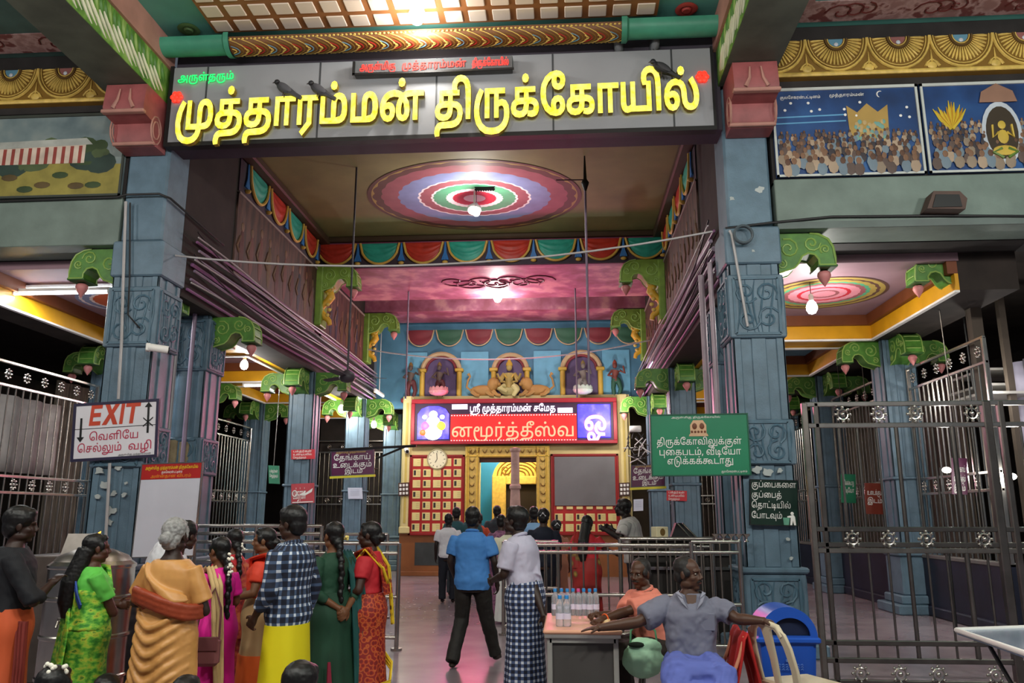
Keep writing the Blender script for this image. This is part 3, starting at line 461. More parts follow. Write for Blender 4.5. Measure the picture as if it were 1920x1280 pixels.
# lower ceilings behind the drape beam
m_pinkceil = M_stops('pink_lit_scroll_ceiling', [(.35, '#8c4a5c'), (.5, '#a4607a'), (.62, '#c48a90')], 2.2, .55, dist=2)  # pink glow of the LED board is put into this ceiling colour
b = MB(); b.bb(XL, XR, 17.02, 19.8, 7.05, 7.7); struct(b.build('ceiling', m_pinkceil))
b = MB(); b.bb(XL, XR, 16.9, 17.02, 7.0, 7.72); struct(b.build('trim_2', m_purple))
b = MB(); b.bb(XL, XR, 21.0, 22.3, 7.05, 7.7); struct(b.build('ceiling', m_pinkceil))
# painted curl ornament on the pink ceilings
b = MB()
for cx, s_ in ((-2.6, 1), (-.6, -1)):
    for k in range(4):
        P = spiral((cx+s_*.35*k, 18.2+.2*(k % 2), 7.045), (1, 0, 0), (0, 1, 0), .42, 1.3, .5*k, 16, s_)
        b.tube(P, .022, 5)
struct(b.build('trim_3', M('dark_pink_scrolls', '#7c2c46', .6)))
# ---------------------------------------------------------------- front beam over the hall mouth
b = MB(); b.bb(-5.45, 2.15, 9.98, 10.4, 6.62, 8.2); struct(b.build('beam', M('front_beam_purple_grey', '#3a3540', .6)))
# ---------------------------------------------------------------- porch: side beams, ceilings, friezes, facade walls
def lily_border(side):
    """inner face of a porch beam: green leaves with a row of white lilies below"""
    x = -5.53 if side < 0 else 2.13; n = 1 if side < 0 else -1
    b = MB()
    y = 3.0
    rnd = random.Random(5)
    while y < 9.85:
        for k in range(3):
            yy = y+.09*k; P = [(x+n*.012, yy-.28*t-.05*sin(3*t), 7.28+.22*t+.04*k) for t in [j/5 for j in range(6)]]
            b.tube(P, [.006+.022*sin(pi*j/5.5) for j in range(6)], 5, 0)
        for k in range(3):
            yy = y+.1*k; P = [(x+n*.008, yy-.2*t+.1*t*t, 7.5+.24*t) for t in [j/5 for j in range(6)]]
            b.tube(P, [.008+.02*sin(pi*j/5.5) for j in range(6)], 5, 1 if k % 2 else 2)
        y += .3
    return b
for side in (-1, 1):
    x0, x1 = (-6.2, -5.53) if side < 0 else (2.13, 2.8)
    b = MB(); b.bb(x0, x1, -2, 9.98, 7.25, 8.2)
    o = struct(b.build('beam', [M('porch_beam_soffit', '#4a4d42', .6, var=.25)]))
    xi = x1 if side < 0 else x0; n = 1 if side < 0 else -1
    b = MB(); b.bb(xi, xi+n*.01, -2, 9.97, 7.25, 7.76); b.build('painted_face', M_stops('beam_leaf_painting', [(.3, '#35611f'), (.5, '#5f8f35'), (.7, '#86a857')], 5, .55), o)
    lily_border(side).build('lily_border', [M('lily_white', '#cfd0b8', .6), m_green_l, m_green], o, True)
    b = MB(); b.bb(xi, xi+n*.05, -2, 9.97, 7.76, 8.2); b.build('upper_band', m_pinkish, o)
# middle porch ceiling, teal border with gold and cream lattice
b = MB(); b.bb(-5.53, 2.13, -2, 9.98, 8.16, 8.3); o = struct(b.build('ceiling', m_teal))
b = MB()
gx0, gx1 = -4.75, 1.3
b.bb(gx0, gx1, 2, 9.62, 8.12, 8.165, 0)
nx, ny = 19, 22
for i in range(nx):
    for j in range(ny):
        cx = gx0+(i+.5)*(gx1-gx0)/nx; cy = 9.62-(j+.5)*.32
        b.box((cx, cy, 8.117), (.235, .235, .02), 1, 0, .01)
b.build('lattice_panel', [M('lattice_rib_brown', '#8a5a34', .5), M('cream_lattice_tile', '#dccdbd', .5, var=.1, scale=1)], o)
for cx in (-5.1, 1.68):
    b = MB(); b.lathe([(.13, 8.165), (.15, 8.14), (.11, 8.12), (.07, 8.135), (.05, 8.11), (.001, 8.11)], (cx, 9.55, 0), 20, 0); b.build('rosette', M('rosette_'+('olive' if cx < 0 else 'red'), '#3f5a33' if cx < 0 else '#9c3a34', .5), o, True)
# half-round scalloped moulding under it
def scallop_roll():
    b = MB(); x0, x1 = -4.5, .82; yc, zc, r = 9.66, 7.98, .17
    ring = lambda x, rr: [(x, yc-rr*sin(a), zc-rr*cos(a)) for a in [(-.9+2.4*j/10)*1.0 for j in range(11)]]
    b.loft([ring(x0, r), ring(x1, r)], 0, False, False)
    n = 31; w = (x1-x0)/n
    for i in range(n):
        for k, (q, mm) in enumerate(((1, 1), (.72, 2), (.46, 3 if i % 3 else 4), (.22, 1))):
            P = []
            for j in range(9):
                t = -1+2*j/8; a = .35+t*1.0*q*.9
                P.append((x0+w*i+w*1.35*q*(1-t*t)+.01*k, yc-(r+.006)*sin(a), zc-(r+.006)*cos(a)))
            b.tube(P, .0065, 4, mm)
    for a in (-.75, 1.3):
        for i in range(n*3):
            x = x0+(i+.5)*(x1-x0)/(n*3); b.ell((x, yc-(r+.004)*sin(a), zc-(r+.004)*cos(a)), (.02, .014, .014), 1, 6, 4)
    return b
struct(scallop_roll().build('trim_4', [M('roll_brown', '#6b431f', .5), m_gold, m_gold_d, m_red, m_skyblue], None, True))
b = MB()
for xa, xb in ((-5.5, -4.5), (.82, 2.1)):
    s_ = 1 if xa < -1 else -1; xe = xb if s_ > 0 else xa
    for k, rr in ((0, .17), (.06, .2), (.1, .17)):
        pass
    ring = lambda x, rr: [(x, 9.66-rr*sin(a), 7.98-rr*cos(a)) for a in [(-1.2+3.0*j/10) for j in range(11)]]
    b.loft([ring(xe, .2), ring(xe-s_*.07, .2), ring(xe-s_*.1, .16), ring(xe-s_*.16, .16), ring(xb if s_ < 0 else xa, .16)], 0, False, False)
struct(b.build('trim_5', M('teal_roll', '#3f8a70', .45, var=.2), None, True))
# side porch ceilings with pink scroll borders
for x0, x1, nm in ((-18, -6.2, -1), (2.8, 14, 1)):
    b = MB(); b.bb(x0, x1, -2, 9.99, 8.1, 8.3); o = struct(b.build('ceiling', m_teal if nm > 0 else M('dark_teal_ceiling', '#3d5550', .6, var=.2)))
    xa = x1-.5 if nm < 0 else x0; xb = x1 if nm < 0 else x0+.5
    b = MB(); b.bb(x0, x1, 9.42, 9.86, 8.085, 8.105); b.bb(xa, xb, -2, 9.42, 8.085, 8.105)
    rnd = random.Random(3)
    b.build('scroll_border', M_stops('pink_scroll_border', [(.4, '#8d6a66'), (.52, '#a98a86'), (.6, '#6a3a38')], 5, .6, dist=1.5), o)
    b = MB()
    for i in range(9):
        cx = (x0+.9+i*1.15) if nm > 0 else (x1-.9-i*1.15)
        for q in range(3): b.tube(spiral((cx+.16*q, 9.66-.03*q, 8.083), (1, 0, 0), (0, 1, 0), .2-.03*q, 1.1, .8*q+pi, 12, 1), .014, 4)
    b.build('painted_scroll', M('scroll_dark_red', '#5b2522', .6), o)
def fan_frieze(x0, x1, name):
    """gold frieze of half-round fans hanging from its top edge"""
    b = MB(); z0, z1, yf = 7.3, 7.84, 9.9
    b.bb(x0, x1, yf, 10.02, z0, z1, 0); b.bb(x0, x1, yf-.03, yf, z0, z0+.06, 1, .01)
    w = .81; n = int((x1-x0)/w)
    for i in range(n+1):
        cx = x0+.1+w*i
        if cx > x1-.05: break
        arc = lambda r, a0=0, a1=pi, k=16: [(min(max(cx+r*cos(a0+(a1-a0)*j/k), x0), x1), yf-.012, z1-r*1.16*sin(a0+(a1-a0)*j/k)) for j in range(k+1)]
        b.tube(arc(.4), .018, 5, 1); b.tube(arc(.36), .008, 4, 1)
        for k in range(21):
            a = pi*(k+.5)/21
            P = [(min(max(cx+r*cos(a), x0), x1), yf-.01, z1-r*1.15*sin(a)) for r in (.16, .22, .29, .335)]
            b.tube(P, [.005, .014, .018, .01], 5, 1)
        b.tube(arc(.14), .014, 5, 3); b.tube(arc(.11), .008, 4, 1)
        c = [(cx+.095*cos(pi*j/10), yf-.006, z1-.095*1.16*sin(pi*j/10)) for j in range(11)]
        b.poly(c, 4 if i % 2 else 5)
        b.ell((cx, yf-.01, z1-.08), (.03, .012, .03), 6, 8, 6)
        tx = cx+w/2
        if tx < x1-.1:
            b.ell((tx, yf-.006, z0+.11), (.065, .016, .055), 1, 8, 6); b.tube([(tx, yf-.01, z0+.16), (tx, yf-.01, z0+.33)], [.016, .004], 5, 1)
            for q in (-1, 1): b.tube([(tx, yf-.01, z0+.2), (tx+q*.06, yf-.01, z0+.15), (tx+q*.09, yf-.01, z0+.09)], [.008, .014, .02], 5, 1)
    return b.build(name, [m_gold_d, m_gold, m_gold_d, M('fan_ring_brown', '#5a4320', .6), m_skyblue, M('fan_rose', '#8d5a56', .5), M('fan_jewel', '#c9cdd2', .3)], None, True)  # plain brown for the ring round each fan centre
for x0, x1 in ((-12, -6.06), (2.78, 9)):
    struct(fan_frieze(x0, x1, 'trim_6' if x0 < 0 else 'trim_7'))
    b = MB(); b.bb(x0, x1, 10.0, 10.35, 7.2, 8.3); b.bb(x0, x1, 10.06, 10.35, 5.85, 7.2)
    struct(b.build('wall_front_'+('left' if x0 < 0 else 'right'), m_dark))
    b = MB(); b.bb(x0, x1, 10.0, 10.6, 5.21, 5.9, 0, .01); o = struct(b.build('beam', m_greybeam))
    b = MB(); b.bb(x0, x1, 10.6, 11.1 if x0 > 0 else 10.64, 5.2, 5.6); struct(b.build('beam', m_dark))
    if x0 > 0:
        b = MB(); b.bb(x0, x1, 9.985, 10.0, 5.21, 5.3, 0, 0); b.build('lower_lip', M('beam_lip', '#5f6a66', .6), o)
# ---------------------------------------------------------------- aisle bays: inset ceilings with yellow cornices
def medallion(c, R, cols, mats, squash=1., lobes=24, inner=()):
    """flat painted rings with scalloped rims, seen from below"""
    b = MB(); n = 144; prev = None
    rs = [R*f for f, _, _ in cols]+[0.0]
    def ring(r, amp): return [(c[0]+(r*(1+amp*abs(sin(lobes*pi*j/n)))) * cos(2*pi*j/n), c[1]+squash*(r*(1+amp*abs(sin(lobes*pi*j/n))))*sin(2*pi*j/n), c[2]) for j in range(n)]
    RG = [ring(R*f, a) for f, a, _ in cols]
    for i, (f, a, mi) in enumerate(cols):
        if i+1 < len(cols):
            o = RG[i]; q = RG[i+1]
            vs = o+q; b.add(vs, [(j, (j+1) % n, n+(j+1) % n, n+j) for j in range(n)], mi)
        else: b.poly(RG[i], mi)
    return b
p_cols = [M('ring_maroon', '#94545a', .6), M('ring_white', '#e9dfe0', .6), M('ring_blue', '#7a88b2', .6), M('ring_green', '#4e9a74', .6), M('ring_pink', '#d98a98', .6), M('ring_red', '#c2283a', .6), M('ring_gold', '#a08a45', .6), M('ring_brown', '#5a3d33', .6), M('ring_orange', '#c25a34', .6)]
def aisle_bay(x0, x1, y0, y1, kind, near=True):
    zb, zt = 4.66, 5.08
    b = MB(); b.bb(x0-.02, x1+.02, y0-.02, y1+.02, zt, zt+.2); o = struct(b.build('ceiling', {'mauve': m_mauve, 'blue': m_skyblue}[kind]))
    for nm, mt, t, za, zb_ in (('cornice', m_yellow, .05, zb, zb+.24), ('brown_trim', m_brown, .14, zb+.24, zt), ('white_edge', m_white, .07, zb-.03, zb)):
        q = MB()
        q.bb(x0, x0+t, y0, y1, za, zb_); q.bb(x1-t, x1, y0, y1, za, zb_); q.bb(x0+t, x1-t, y1-t, y1, za, zb_)
        if near: q.bb(x0+t, x1-t, y0, y0+t, za, zb_)
        q.build(nm, mt, o)
    R = min(x1-x0, y1-y0)*.36; c = ((x0+x1)/2, (y0+y1)/2, zt-.006)
    if kind == 'mauve' and x0 > 0: cols = [(1, 0, 7), (.95, 0, 6), (.86, .02, 7), (.8, .03, 6), (.7, .04, 3), (.64, .04, 0), (.56, .03, 4), (.42, .03, 5), (.36, .03, 4), (.24, .03, 0), (.18, .05, 4)]
    elif kind == 'mauve': cols = [(1, 0, 2), (.92, .02, 1), (.86, .02, 2), (.72, .03, 1), (.66, .03, 8), (.3, .04, 1), (.24, .04, 3), (.1, 0, 1)]
    else: cols = [(1, 0, 6), (.8, .03, 7), (.6, .04, 3), (.4, .04, 6), (.2, .04, 1)]
    medallion(c, R, cols, p_cols).build('medallion', p_cols, o)
ys = ((11.1, 14.3), (14.95, 18.05), (18.65, 21.6), (22.1, 25.2))
for i, (a, c) in enumerate(ys):
    aisle_bay(2.85, 5.5, a, c, 'mauve' if i % 2 == 0 else 'blue', i > 0)
    aisle_bay(-8.35, -6.15, a if i else 10.64, c, 'mauve', i > 0)
    if i+1 < len(ys):
        for x0, x1 in ((2.75, 6.3), (-8.95, -6.0)):
            b = MB(); b.bb(x0, x1, c, ys[i+1][0], 4.68, 5.5); struct(b.build('beam', m_yellow))
for x0, x1 in ((5.5, 6.3), (-8.95, -8.35)):
    b = MB(); b.bb(x0, x1, 11.1, 25.2, 4.66, 5.5); struct(b.build('beam', m_shade))
for x0, x1 in ((2.75, 2.85), (-6.15, -6.0)):
    b = MB(); b.bb(x0, x1, 11.1, 25.2, 4.66, 5.5); struct(b.build('beam', m_yellow))
# ---------------------------------------------------------------- painted rings on the nave ceiling
cols = [(1, 0, 7), (.965, 0, 6), (.93, .03, 7), (.86, .02, 0), (.7, .03, 2), (.52, .03, 1), (.5, .03, 0), (.4, .03, 1), (.38, .03, 3), (.26, .04, 1), (.2, .04, 5), (.1, .04, 1)]
mnd = medallion((-1.72, 14.75, 7.712), 2.1, cols, p_cols, .84, 28).build('ceiling_medallion', p_cols)
tag(mnd, 'large painted mandala of red, blue and white rings on the hall ceiling', 'ceiling painting')
# ---------------------------------------------------------------- pillars with carved panels and green brackets
BR = [(0, 0), (.5, 0), (.62, -.02), (.74, -.09), (.8, -.2), (.82, -.36), (.82, -.46), (.6, -.46), (.6, -.38), (.55, -.31), (.46, -.29), (.38, -.33), (.32, -.44), (.26, -.5), (0, -.58)]
def bracket(parent, o, d, s=1.0, mats=None):
    """S-shaped carved bracket with a bud hanging from its tip"""
    o, d = V(o), V(d).normalized(); w = V((-d.y, d.x, 0)); up = V((0, 0, 1)); T = .36*s
    b = MB()
    b.prism([(a*s, z*s) for a, z in BR], o-w*(T/2), d, up, w*T, 0)
    inner = [(.1, -.06), (.5, -.06), (.68, -.15), (.74, -.3), (.74, -.4)]
    for q in (-1, 1):
        c = o+w*(q*(T/2+.004))
        b.tube([c+d*(a*s)+up*(z*s) for a, z in BR[1:8]], .016*s, 5, 1)
        b.tube([c+d*(a*s)+up*(z*s) for a, z in BR[7:15]], .014*s, 5, 1)
        for cx, cz, r, a0 in ((.52, -.15, .12, 0), (.2, -.22, .15, 2), (.1, -.44, .07, 1), (.69, -.24, .07, 4)):
            b.tube(spiral(c+d*(cx*s)+up*(cz*s), d, up, r*s, 1.5, a0, 14, q), .013*s, 5, 1)
    # front of the trunk: ribs; collar plate at the tip
    for k in range(4):
        a, z = BR[3+k]; P = o+d*((a+.004)*s)+up*(z*s); b.tube([P-w*(T*.42), P+d*(.012*s), P+w*(T*.42)], .012*s, 5, 1)
    for a, z, ww in ((.71, -.47, .27),):
        c = o+d*(a*s)+up*(z*s); b.box(c, (ww*s, T*1.08, .035*s), 2, atan2(d.y, d.x), .008)
    r = b.build('bracket', mats or [m_green, m_green_l, m_green_d], parent, 35, label='green carved bracket')
    q = MB(); c = o+d*(.71*s)+up*(-.49*s)
    q.lathe([(.05*s, 0), (.085*s, -.03*s), (.095*s, -.07*s), (.07*s, -.13*s), (.03*s, -.19*s), (.004, -.23*s)], c, 10)
    q.build('bud', m_pink, r, True, label='pink lotus bud')
    return r
def shaft_part(b, x0, x1, y0, y1, z0, z1, groove=True):
    b.bb(x0+.02, x1-.02, y0+.02, y1-.02, z0, z1, 0)
    if not groove: return
    W = x1-x0; D = y1-y0
    for a0, a1 in ((0, .16), (.36, .64), (.84, 1)):
        b.bb(x0+W*a0, x0+W*a1, y0, y0+.03, z0, z1, 0, .008); b.bb(x0+W*a0, x0+W*a1, y1-.03, y1, z0, z1, 0, .008)
        b.bb(x0, x0+.03, y0+D*a0, y0+D*a1, z0, z1, 0, .008); b.bb(x1-.03, x1, y0+D*a0, y0+D*a1, z0, z1, 0, .008)
def pillar(label, x0, x1, y0, y1, ztop, levels, brackets, front=False, group=None):
    t = thing('pillar', label, 'pillar', ((x0+x1)/2, (y0+y1)/2, 0), 0, group)
    ox, oy = (x0+x1)/2, (y0+y1)/2; x0 -= ox; x1 -= ox; y0 -= oy; y1 -= oy
    b = MB(); b.bb(x0-.2, x1+.2, y0-.2, y1+.2, 0, .16, 0, .02); b.bb(x0-.1, x1+.1, y0-.1, y1+.1, .16, .3, 0, .02)
    b.bb(x0-.04, x1+.04, y0-.04, y1+.04, .3, .93, 0, .02); b.bb(x0-.075, x1+.075, y0-.075, y1+.075, .93, 1.0, 0, .02)
    b.build('plinth', m_blue, t)
    sh = MB(); z = 1.0
    for za, zb in levels:
        shaft_part(sh, x0, x1, y0, y1, z, za); sh.bb(x0-.03, x1+.03, y0-.03, y1+.03, za, zb, 0, .015); z = zb
    shaft_part(sh, x0, x1, y0, y1, z, min(ztop, 5.25) if not front else 4.75)
    if front: sh.bb(x0-.035, x1+.035, y0-.03, y1+.03, 4.75, 5.25, 0, .02); sh.bb(x0+.03, x1-.03, y0+.02, y1, 5.25, ztop, 0, .03)
    sh.build('shaft', m_blue, t)
    faces = [((0, y0-.031), (1, 0, 0), (0, -1, 0), x1-x0), ((x1+.031, 0), (0, 1, 0), (1, 0, 0), y1-y0), ((x0-.031, 0), (0, -1, 0), (-1, 0, 0), y1-y0)]
    if front or len(levels) > 1:
        for k, (za, zb) in enumerate([(.34, .9)]+list(levels)):
            b = MB()
            for (cx, cy), u, n, w in faces[:3]:
                e = .011 if k == 0 else 0
                scroll_relief(b, (cx+n[0]*e, cy+n[1]*e, (za+zb)/2), u, (0, 0, 1), w*.88, (zb-za)*.9, n, 0, .016, k)
            b.build('carved_panel', m_blue2, t, True)
    for d, zt, s_ in brackets:
        o = (d[0]*(x1-.02), d[1]*(y1-.02), zt); bracket(t, o, d, s_)
    return t
lv = ((2.2, 2.75), (3.78, 4.6))
PL = pillar('blue grooved pillar behind the EXIT board at the hall mouth', -6.07, -5.42, 10.0, 10.62, 7.25, lv, [((-1, 0, 0), 5.2, .9), ((0, 1, 0), 4.9, .8)], True)
PR = pillar('blue grooved pillar beside the blue bin at the hall mouth', 2.12, 2.76, 10.0, 10.62, 7.25, lv, [((1, 0, 0), 5.2, .95), ((0, 1, 0), 4.9, .8)], True)
four = [((1, 0, 0), 4.66, .85), ((-1, 0, 0), 4.66, .85), ((0, -1, 0), 4.66, .85), ((0, 1, 0), 4.66, .85)]
INN = [four[0], four[1], four[2]]
PS = pillar('shadowed blue pillar with drain pipes just behind the EXIT pillar', -6.2, -5.52, 11.8, 12.4, 4.66, lv, [four[0]])
pillar('shadowed blue pillar just behind the green notice board', 2.22, 2.8, 11.8, 12.4, 4.66, lv, [])
pillar('blue pillar with red plate and key notice on its front', -5.97, -5.42, 16.85, 17.4, 4.66, ((2.2, 2.25),), INN)
pillar('blue pillar with white paper behind the left purple board', -5.85, -5.32, 21.0, 21.5, 4.66, ((2.2, 2.25),), INN)
pillar('far blue pillar against the left end of the shrine wall', -5.6, -5.02, 24.4, 24.9, 4.66, ((2.2, 2.25),), INN[1:])
pillar('blue pillar with small red plate right of the hall', 2.2, 2.75, 16.85, 17.4, 4.66, ((2.2, 2.25),), INN)
pillar('blue pillar with taped paper behind the right purple board', 2.15, 2.65, 21.0, 21.5, 4.66, ((2.2, 2.25),), INN)
OUT = [((0, -1, 0), 4.66, .8), ((-1, 0, 0), 4.66, .8), ((1, 0, 0), 4.66, .8)]
for i, (y, w) in enumerate(((14.32, 'nearest'), (18.1, 'second'), (21.65, 'third'))):
    pillar('%s pillar of the right hand aisle, standing in the steel fence' % w, 5.62, 6.2, y, y+.58, 4.66, ((2.2, 2.25),), OUT)
    pillar('%s pillar of the left hand aisle, standing in the steel fence' % w, -8.92, -8.36, y, y+.58, 4.66, ((2.2, 2.25),), OUT)
# pink corbels carrying the porch beams, on the fronts of the two mouth pillars
def corbel(label, xc):
    t = thing('corbel', label, 'corbel', (xc, 10.0, 6.5))
    b = MB(); w = .56
    prof = [(0, 0), (-.28, .0), (-.34, .1), (-.36, .3), (-.62, .32), (-.66, .4), (-.62, .74), (0, .74)]
    b.prism(prof, (-w/2, 0, 0), (0, 1, 0), (0, 0, 1), (w, 0, 0), 0)
    b.bb(-w/2-.015, w/2+.015, -.35, -.3, .0, .05, 1, .01); b.bb(-w/2-.015, w/2+.015, -.68, -.6, .31, .36, 1, .01)
    for q in (-1, 1):
        for r in (.11, .07): b.tube([(q*(w/2+.004), -.3+r*cos(a)*1.2, .22+r*1.8*sin(a)) for a in [2*pi*j/12 for j in range(13)]], .012, 5, 1)
    for dx in (-.14, .14): b.tube([(dx, -.655, .38), (dx*.6, -.66, .5), (dx*.5, -.645, .66)], [.03, .02, .01], 6, 1)
    b.build('block', [m_maroon, m_pinkish], t, 35)
    return t
corbel('maroon stepped corbel under the left porch beam', -5.79)
corbel('maroon stepped corbel under the right porch beam', 2.47)
# big brackets inside the nave, with yellow yali leg below
def nave_bracket(label, x, y, sgn, s):
    t = thing('wall_bracket', label, 'bracket', (x, y, 7.0))
    b = MB(); b.bb(-.02*sgn, .16*sgn, -.22, .22, -1.35, 0, 0, .02)
    b.build('back_plate', M('lime_green_paint', '#708f36', .45, var=.2, scale=6), t)
    bracket(t, (.1*sgn, 0, 0), (sgn, 0, 0), s, [M('lime_green_paint', '#708f36'), m_green_l, m_green])
    b = MB()
    P = [(sgn*(.2+.12*sin(k*.9)), -.04, -.5-.09*k) for k in range(10)]
    b.tube(P, [.07, .09, .1, .09, .07, .08, .09, .08, .06, .05], 8, 0)
    b.ell((sgn*.28, -.06, -.5), (.1, .09, .1), 0, 10, 6); b.tube(spiral((sgn*.33, -.12, -.52), (1, 0, 0), (0, 0, 1), .09, 1.2), .018, 5, 1)
    for k in range(5): b.ell((sgn*(.27+.04*(k % 2)), -.1, -.62-.12*k), (.05, .03, .045), 1, 8, 5)
    b.build('yali_leg', [M('yali_yellow', '#c79a2a', .5), m_gold], t, True, label='yellow carved animal leg')
    return t
nave_bracket('lime green bracket above the left purple-lit cables, nearer one', XL, 16.85, 1, 1.0)
nave_bracket('lime green bracket high on the left wall next to the shrine', XL, 21.1, 1, 1.0)
nave_bracket('green bracket above the right purple-lit cables, nearer one', XR, 16.85, -1, 1.05)
nave_bracket('green bracket high on the right wall next to the shrine', XR, 21.1, -1, 1.0)

# peeled paint patches on the two mouth pillars
def patches(t, spots, y):
    rnd = random.Random(3)
    for (px_, py_, r) in spots:
        c = at(px_, py_, y)-V(t.location); b = MB(); n = 11; R = [r*rnd.uniform(.5, 1.2) for _ in range(n)]
        P_ = [c+V((R[i]*cos(2*pi*i/n)*1.3, 0, R[i]*sin(2*pi*i/n))) for i in range(n)]; b.add(P_+[p+V((0, .02, 0)) for p in P_], [tuple(range(n))]+[(i, (i+1) % n, (i+1) % n+n, i+n) for i in range(n)])
        b.build('peeled_patch', M('bare_plaster', '#a9b0ae', .8), t, label='pale patch of peeled paint')
patches(PL, ((185, 882, .05), (222, 876, .04), (196, 908, .05), (212, 925, .035), (183, 930, .03), (232, 928, .03), (206, 958, .06), (205, 980, .04), (236, 905, .02)), 9.966)
patches(PR, ((1412, 470, .02), (1420, 880, .05), (1440, 884, .05), (1462, 882, .03), (1478, 1010, .02), (1484, 1047, .02)), 9.966)
patches(PR, ((1372, 372, .03), (1425, 355, .05)), 10.015)
b = MB()
for za, zb in ((2.32, 2.72), (1.98, 2.29)): b.bb(-.33, .02, -.36, -.3, za, zb, 0, .02); b.bb(.05, .2, -.36, -.3, za+.03, zb-.03, 0, .02)
b.build('exposed_stone', M('tan_stone', '#8d7f62', .9, var=.25, scale=7, bump=.3), PS, label='tan stone blocks set in the pillar front')
# ---------------------------------------------------------------- signs
def frame_at(p00, p10, p01, Y):
    """board corners (top-left, top-right, bottom-left) seen at pixels, on plane Y -> origin bottom-left, width, height"""
    a, c, d = at(*p00, Y), at(*p10, Y), at(*p01, Y)
    return a, c, d
# --- main name board over the hall mouth
x0, x1, zb, zt, yf = -5.42, 2.02, 6.62, 7.76, 9.86
t = thing('name_board', 'wide grey panelled sign with big glowing yellow Tamil letters', 'sign', ((x0+x1)/2, yf, zb))
ox = -(x0+x1)/2
b = MB(); b.bb(x0+ox, x1+ox, 0, .1, 0, zt-zb, 0, .004); b.build('panel', M('sign_panel_grey', '#8b8e92', .45, .0, var=.08, scale=1.2), t)
for px in (386, 598, 818, 1037, 1262):
    b = MB(); xx = at(px, 180, yf).x+ox; b.bb(xx-.012, xx+.012, -.004, .02, 0, zt-zb); b.build('panel_seam', M('seam_grey', '#3c3f42', .5), t)
b = MB(); b.bb(x0+ox-.05, x0+ox, -.01, .12, -.06, zt-zb+.02); b.bb(x1+ox, x1+ox+.03, -.01, .12, -.06, zt-zb+.02); b.bb(x0+ox, x1+ox, -.01, .12, -.06, 0)
b.build('frame', m_black, t)
m_letter = M('glowing_yellow_letter', '#e6d21e', .4, emit=.95, var=.05, scale=14, hex2='#f4ec6a')
m_lside = M('letter_side_gold', '#8a6f10', .5)
def sign_line(words, pxa, pxb, pya, pyb, em):
    pa, pb = at(pxa, pya, yf), at(pxb, pyb, yf); u = (pb-pa); w = u.length; u.normalize(); vv = V((0, 0, 1))
    g = MB(); loc = V(t.location)
    write(g, words, pa-loc+V((0, -.07, 0)), u, vv, em, w, .028, .05, 0)
    o = g.build('lettering', [m_letter, m_lside], t)
    # sides of the letter boxes are darker metal
    for p in o.data.polygons:
        if abs(p.normal.y) < .5: p.material_index = 1
    return o
sign_line('முத்தாரம்மன்', 332, 796, 249, 229, .735)
sign_line('திருக்கோயில்', 816, 1312, 231, 209, .735)
g = MB(); loc = V(t.location); pa = at(335, 155, yf)-loc; pb = at(440, 150, yf)-loc
write(g, 'அருள்தரும்', pa+V((0, -.03, 0)), (pb-pa).normalized(), (0, 0, 1), .16, (pb-pa).length, .008, .012)
g.build('green_letters', M('green_neon_letter', '#19e05a', .4, emit=1.6, var=.02), t, label='small green glowing letters')
for px, py in ((333, 184), (1316, 146)):
    g = MB(); c = at(px, py, yf)-loc
    for k in range(6):
        a = k*pi/3; g.ell(c+V((.055*cos(a), -.03, .055*sin(a))), (.038, .02, .038), 0, 8, 5)
    g.tube(spiral(c+V((0, -.05, 0)), (1, 0, 0), (0, 0, 1), .05, 1), .012, 5)
    g.build('red_flower', M('red_neon', '#ff2a1c', .4, emit=1.6, var=.02), t, True, label='red glowing flower ornament')
# red running-text strip fixed on the board
pa, pb = at(668, 148, yf), at(962, 135, yf)
s = thing('led_strip', 'long narrow box of red glowing letters on top of the sign', 'sign', ((pa+pb)/2+V((0, -.13, 0))))
L = (pb-pa).length; g = MB(); g.bb(-L/2, L/2, 0, .12, -.02, .18, 0, .006); g.build('housing', M('led_housing_grey', '#55585a', .85), s)
g = MB(); g.bb(-L/2-.02, L/2+.02, -.015, .0, -.035, -.005); g.bb(-L/2-.02, -L/2+.015, -.015, 0, -.03, .17); g.build('lip', m_black, s)
g = MB(); x = -L/2+.08
for w_, ww in (('அருள்மிகு', .5), ('முத்தாரம்மன்', .88), ('திருக்கோயில்', .5)):
    write(g, w_, (x, -.012, .035), (1, 0, 0), (0, 0, 1), .15, ww, .012, .004); x += ww+.08
g.build('lettering', M('red_led_letter', '#ff2a22', .7, emit=1.5, var=.02), s)
# --- EXIT board
def board(name, label, cat, tl, tr, bl, Y, depth, mats, border=0., m_border=None):
    """flat board in a vertical plane; returns thing + local frame helpers"""
    a, c, d = at(*tl, Y), at(*tr, Y), at(*bl, Y)
    t = thing(name, label, cat, d); loc = d
    u = (c-a); w = u.length; u.normalize(); v = (a-d); h = v.length; v.normalize()
    n = u.cross(v)  # toward the viewer (-Y)
    g = MB(); g.add([V((0, 0, 0))+u*(x*w)+v*(z*h)+n*k for k in (0, -depth) for x, z in ((0, 0), (1, 0), (1, 1), (0, 1))],
                    [(0, 1, 2, 3), (7, 6, 5, 4), (0, 4, 5, 1), (1, 5, 6, 2), (2, 6, 7, 3), (3, 7, 4, 0)])
    g.build('board', mats, t)
    if border:
        g = MB()
        def strip(xa, xb, za, zb): g.add([u*x+v*z+n*k for k in (.008, -depth-.002) for x, z in ((xa, za), (xb, za), (xb, zb), (xa, zb))], [(0, 1, 2, 3), (7, 6, 5, 4), (0, 4, 5, 1), (1, 5, 6, 2), (2, 6, 7, 3), (3, 7, 4, 0)])
        strip(0, w, 0, border); strip(0, w, h-border, h); strip(0, border, border, h-border); strip(w-border, w, border, h-border)
        g.build('frame', m_border, t)
    return t, u, v, n, w, h
def flat(g, u, v, n, pts, lift=.004, m=0): g.poly([u*a+v*b+n*lift for a, b in pts], m)
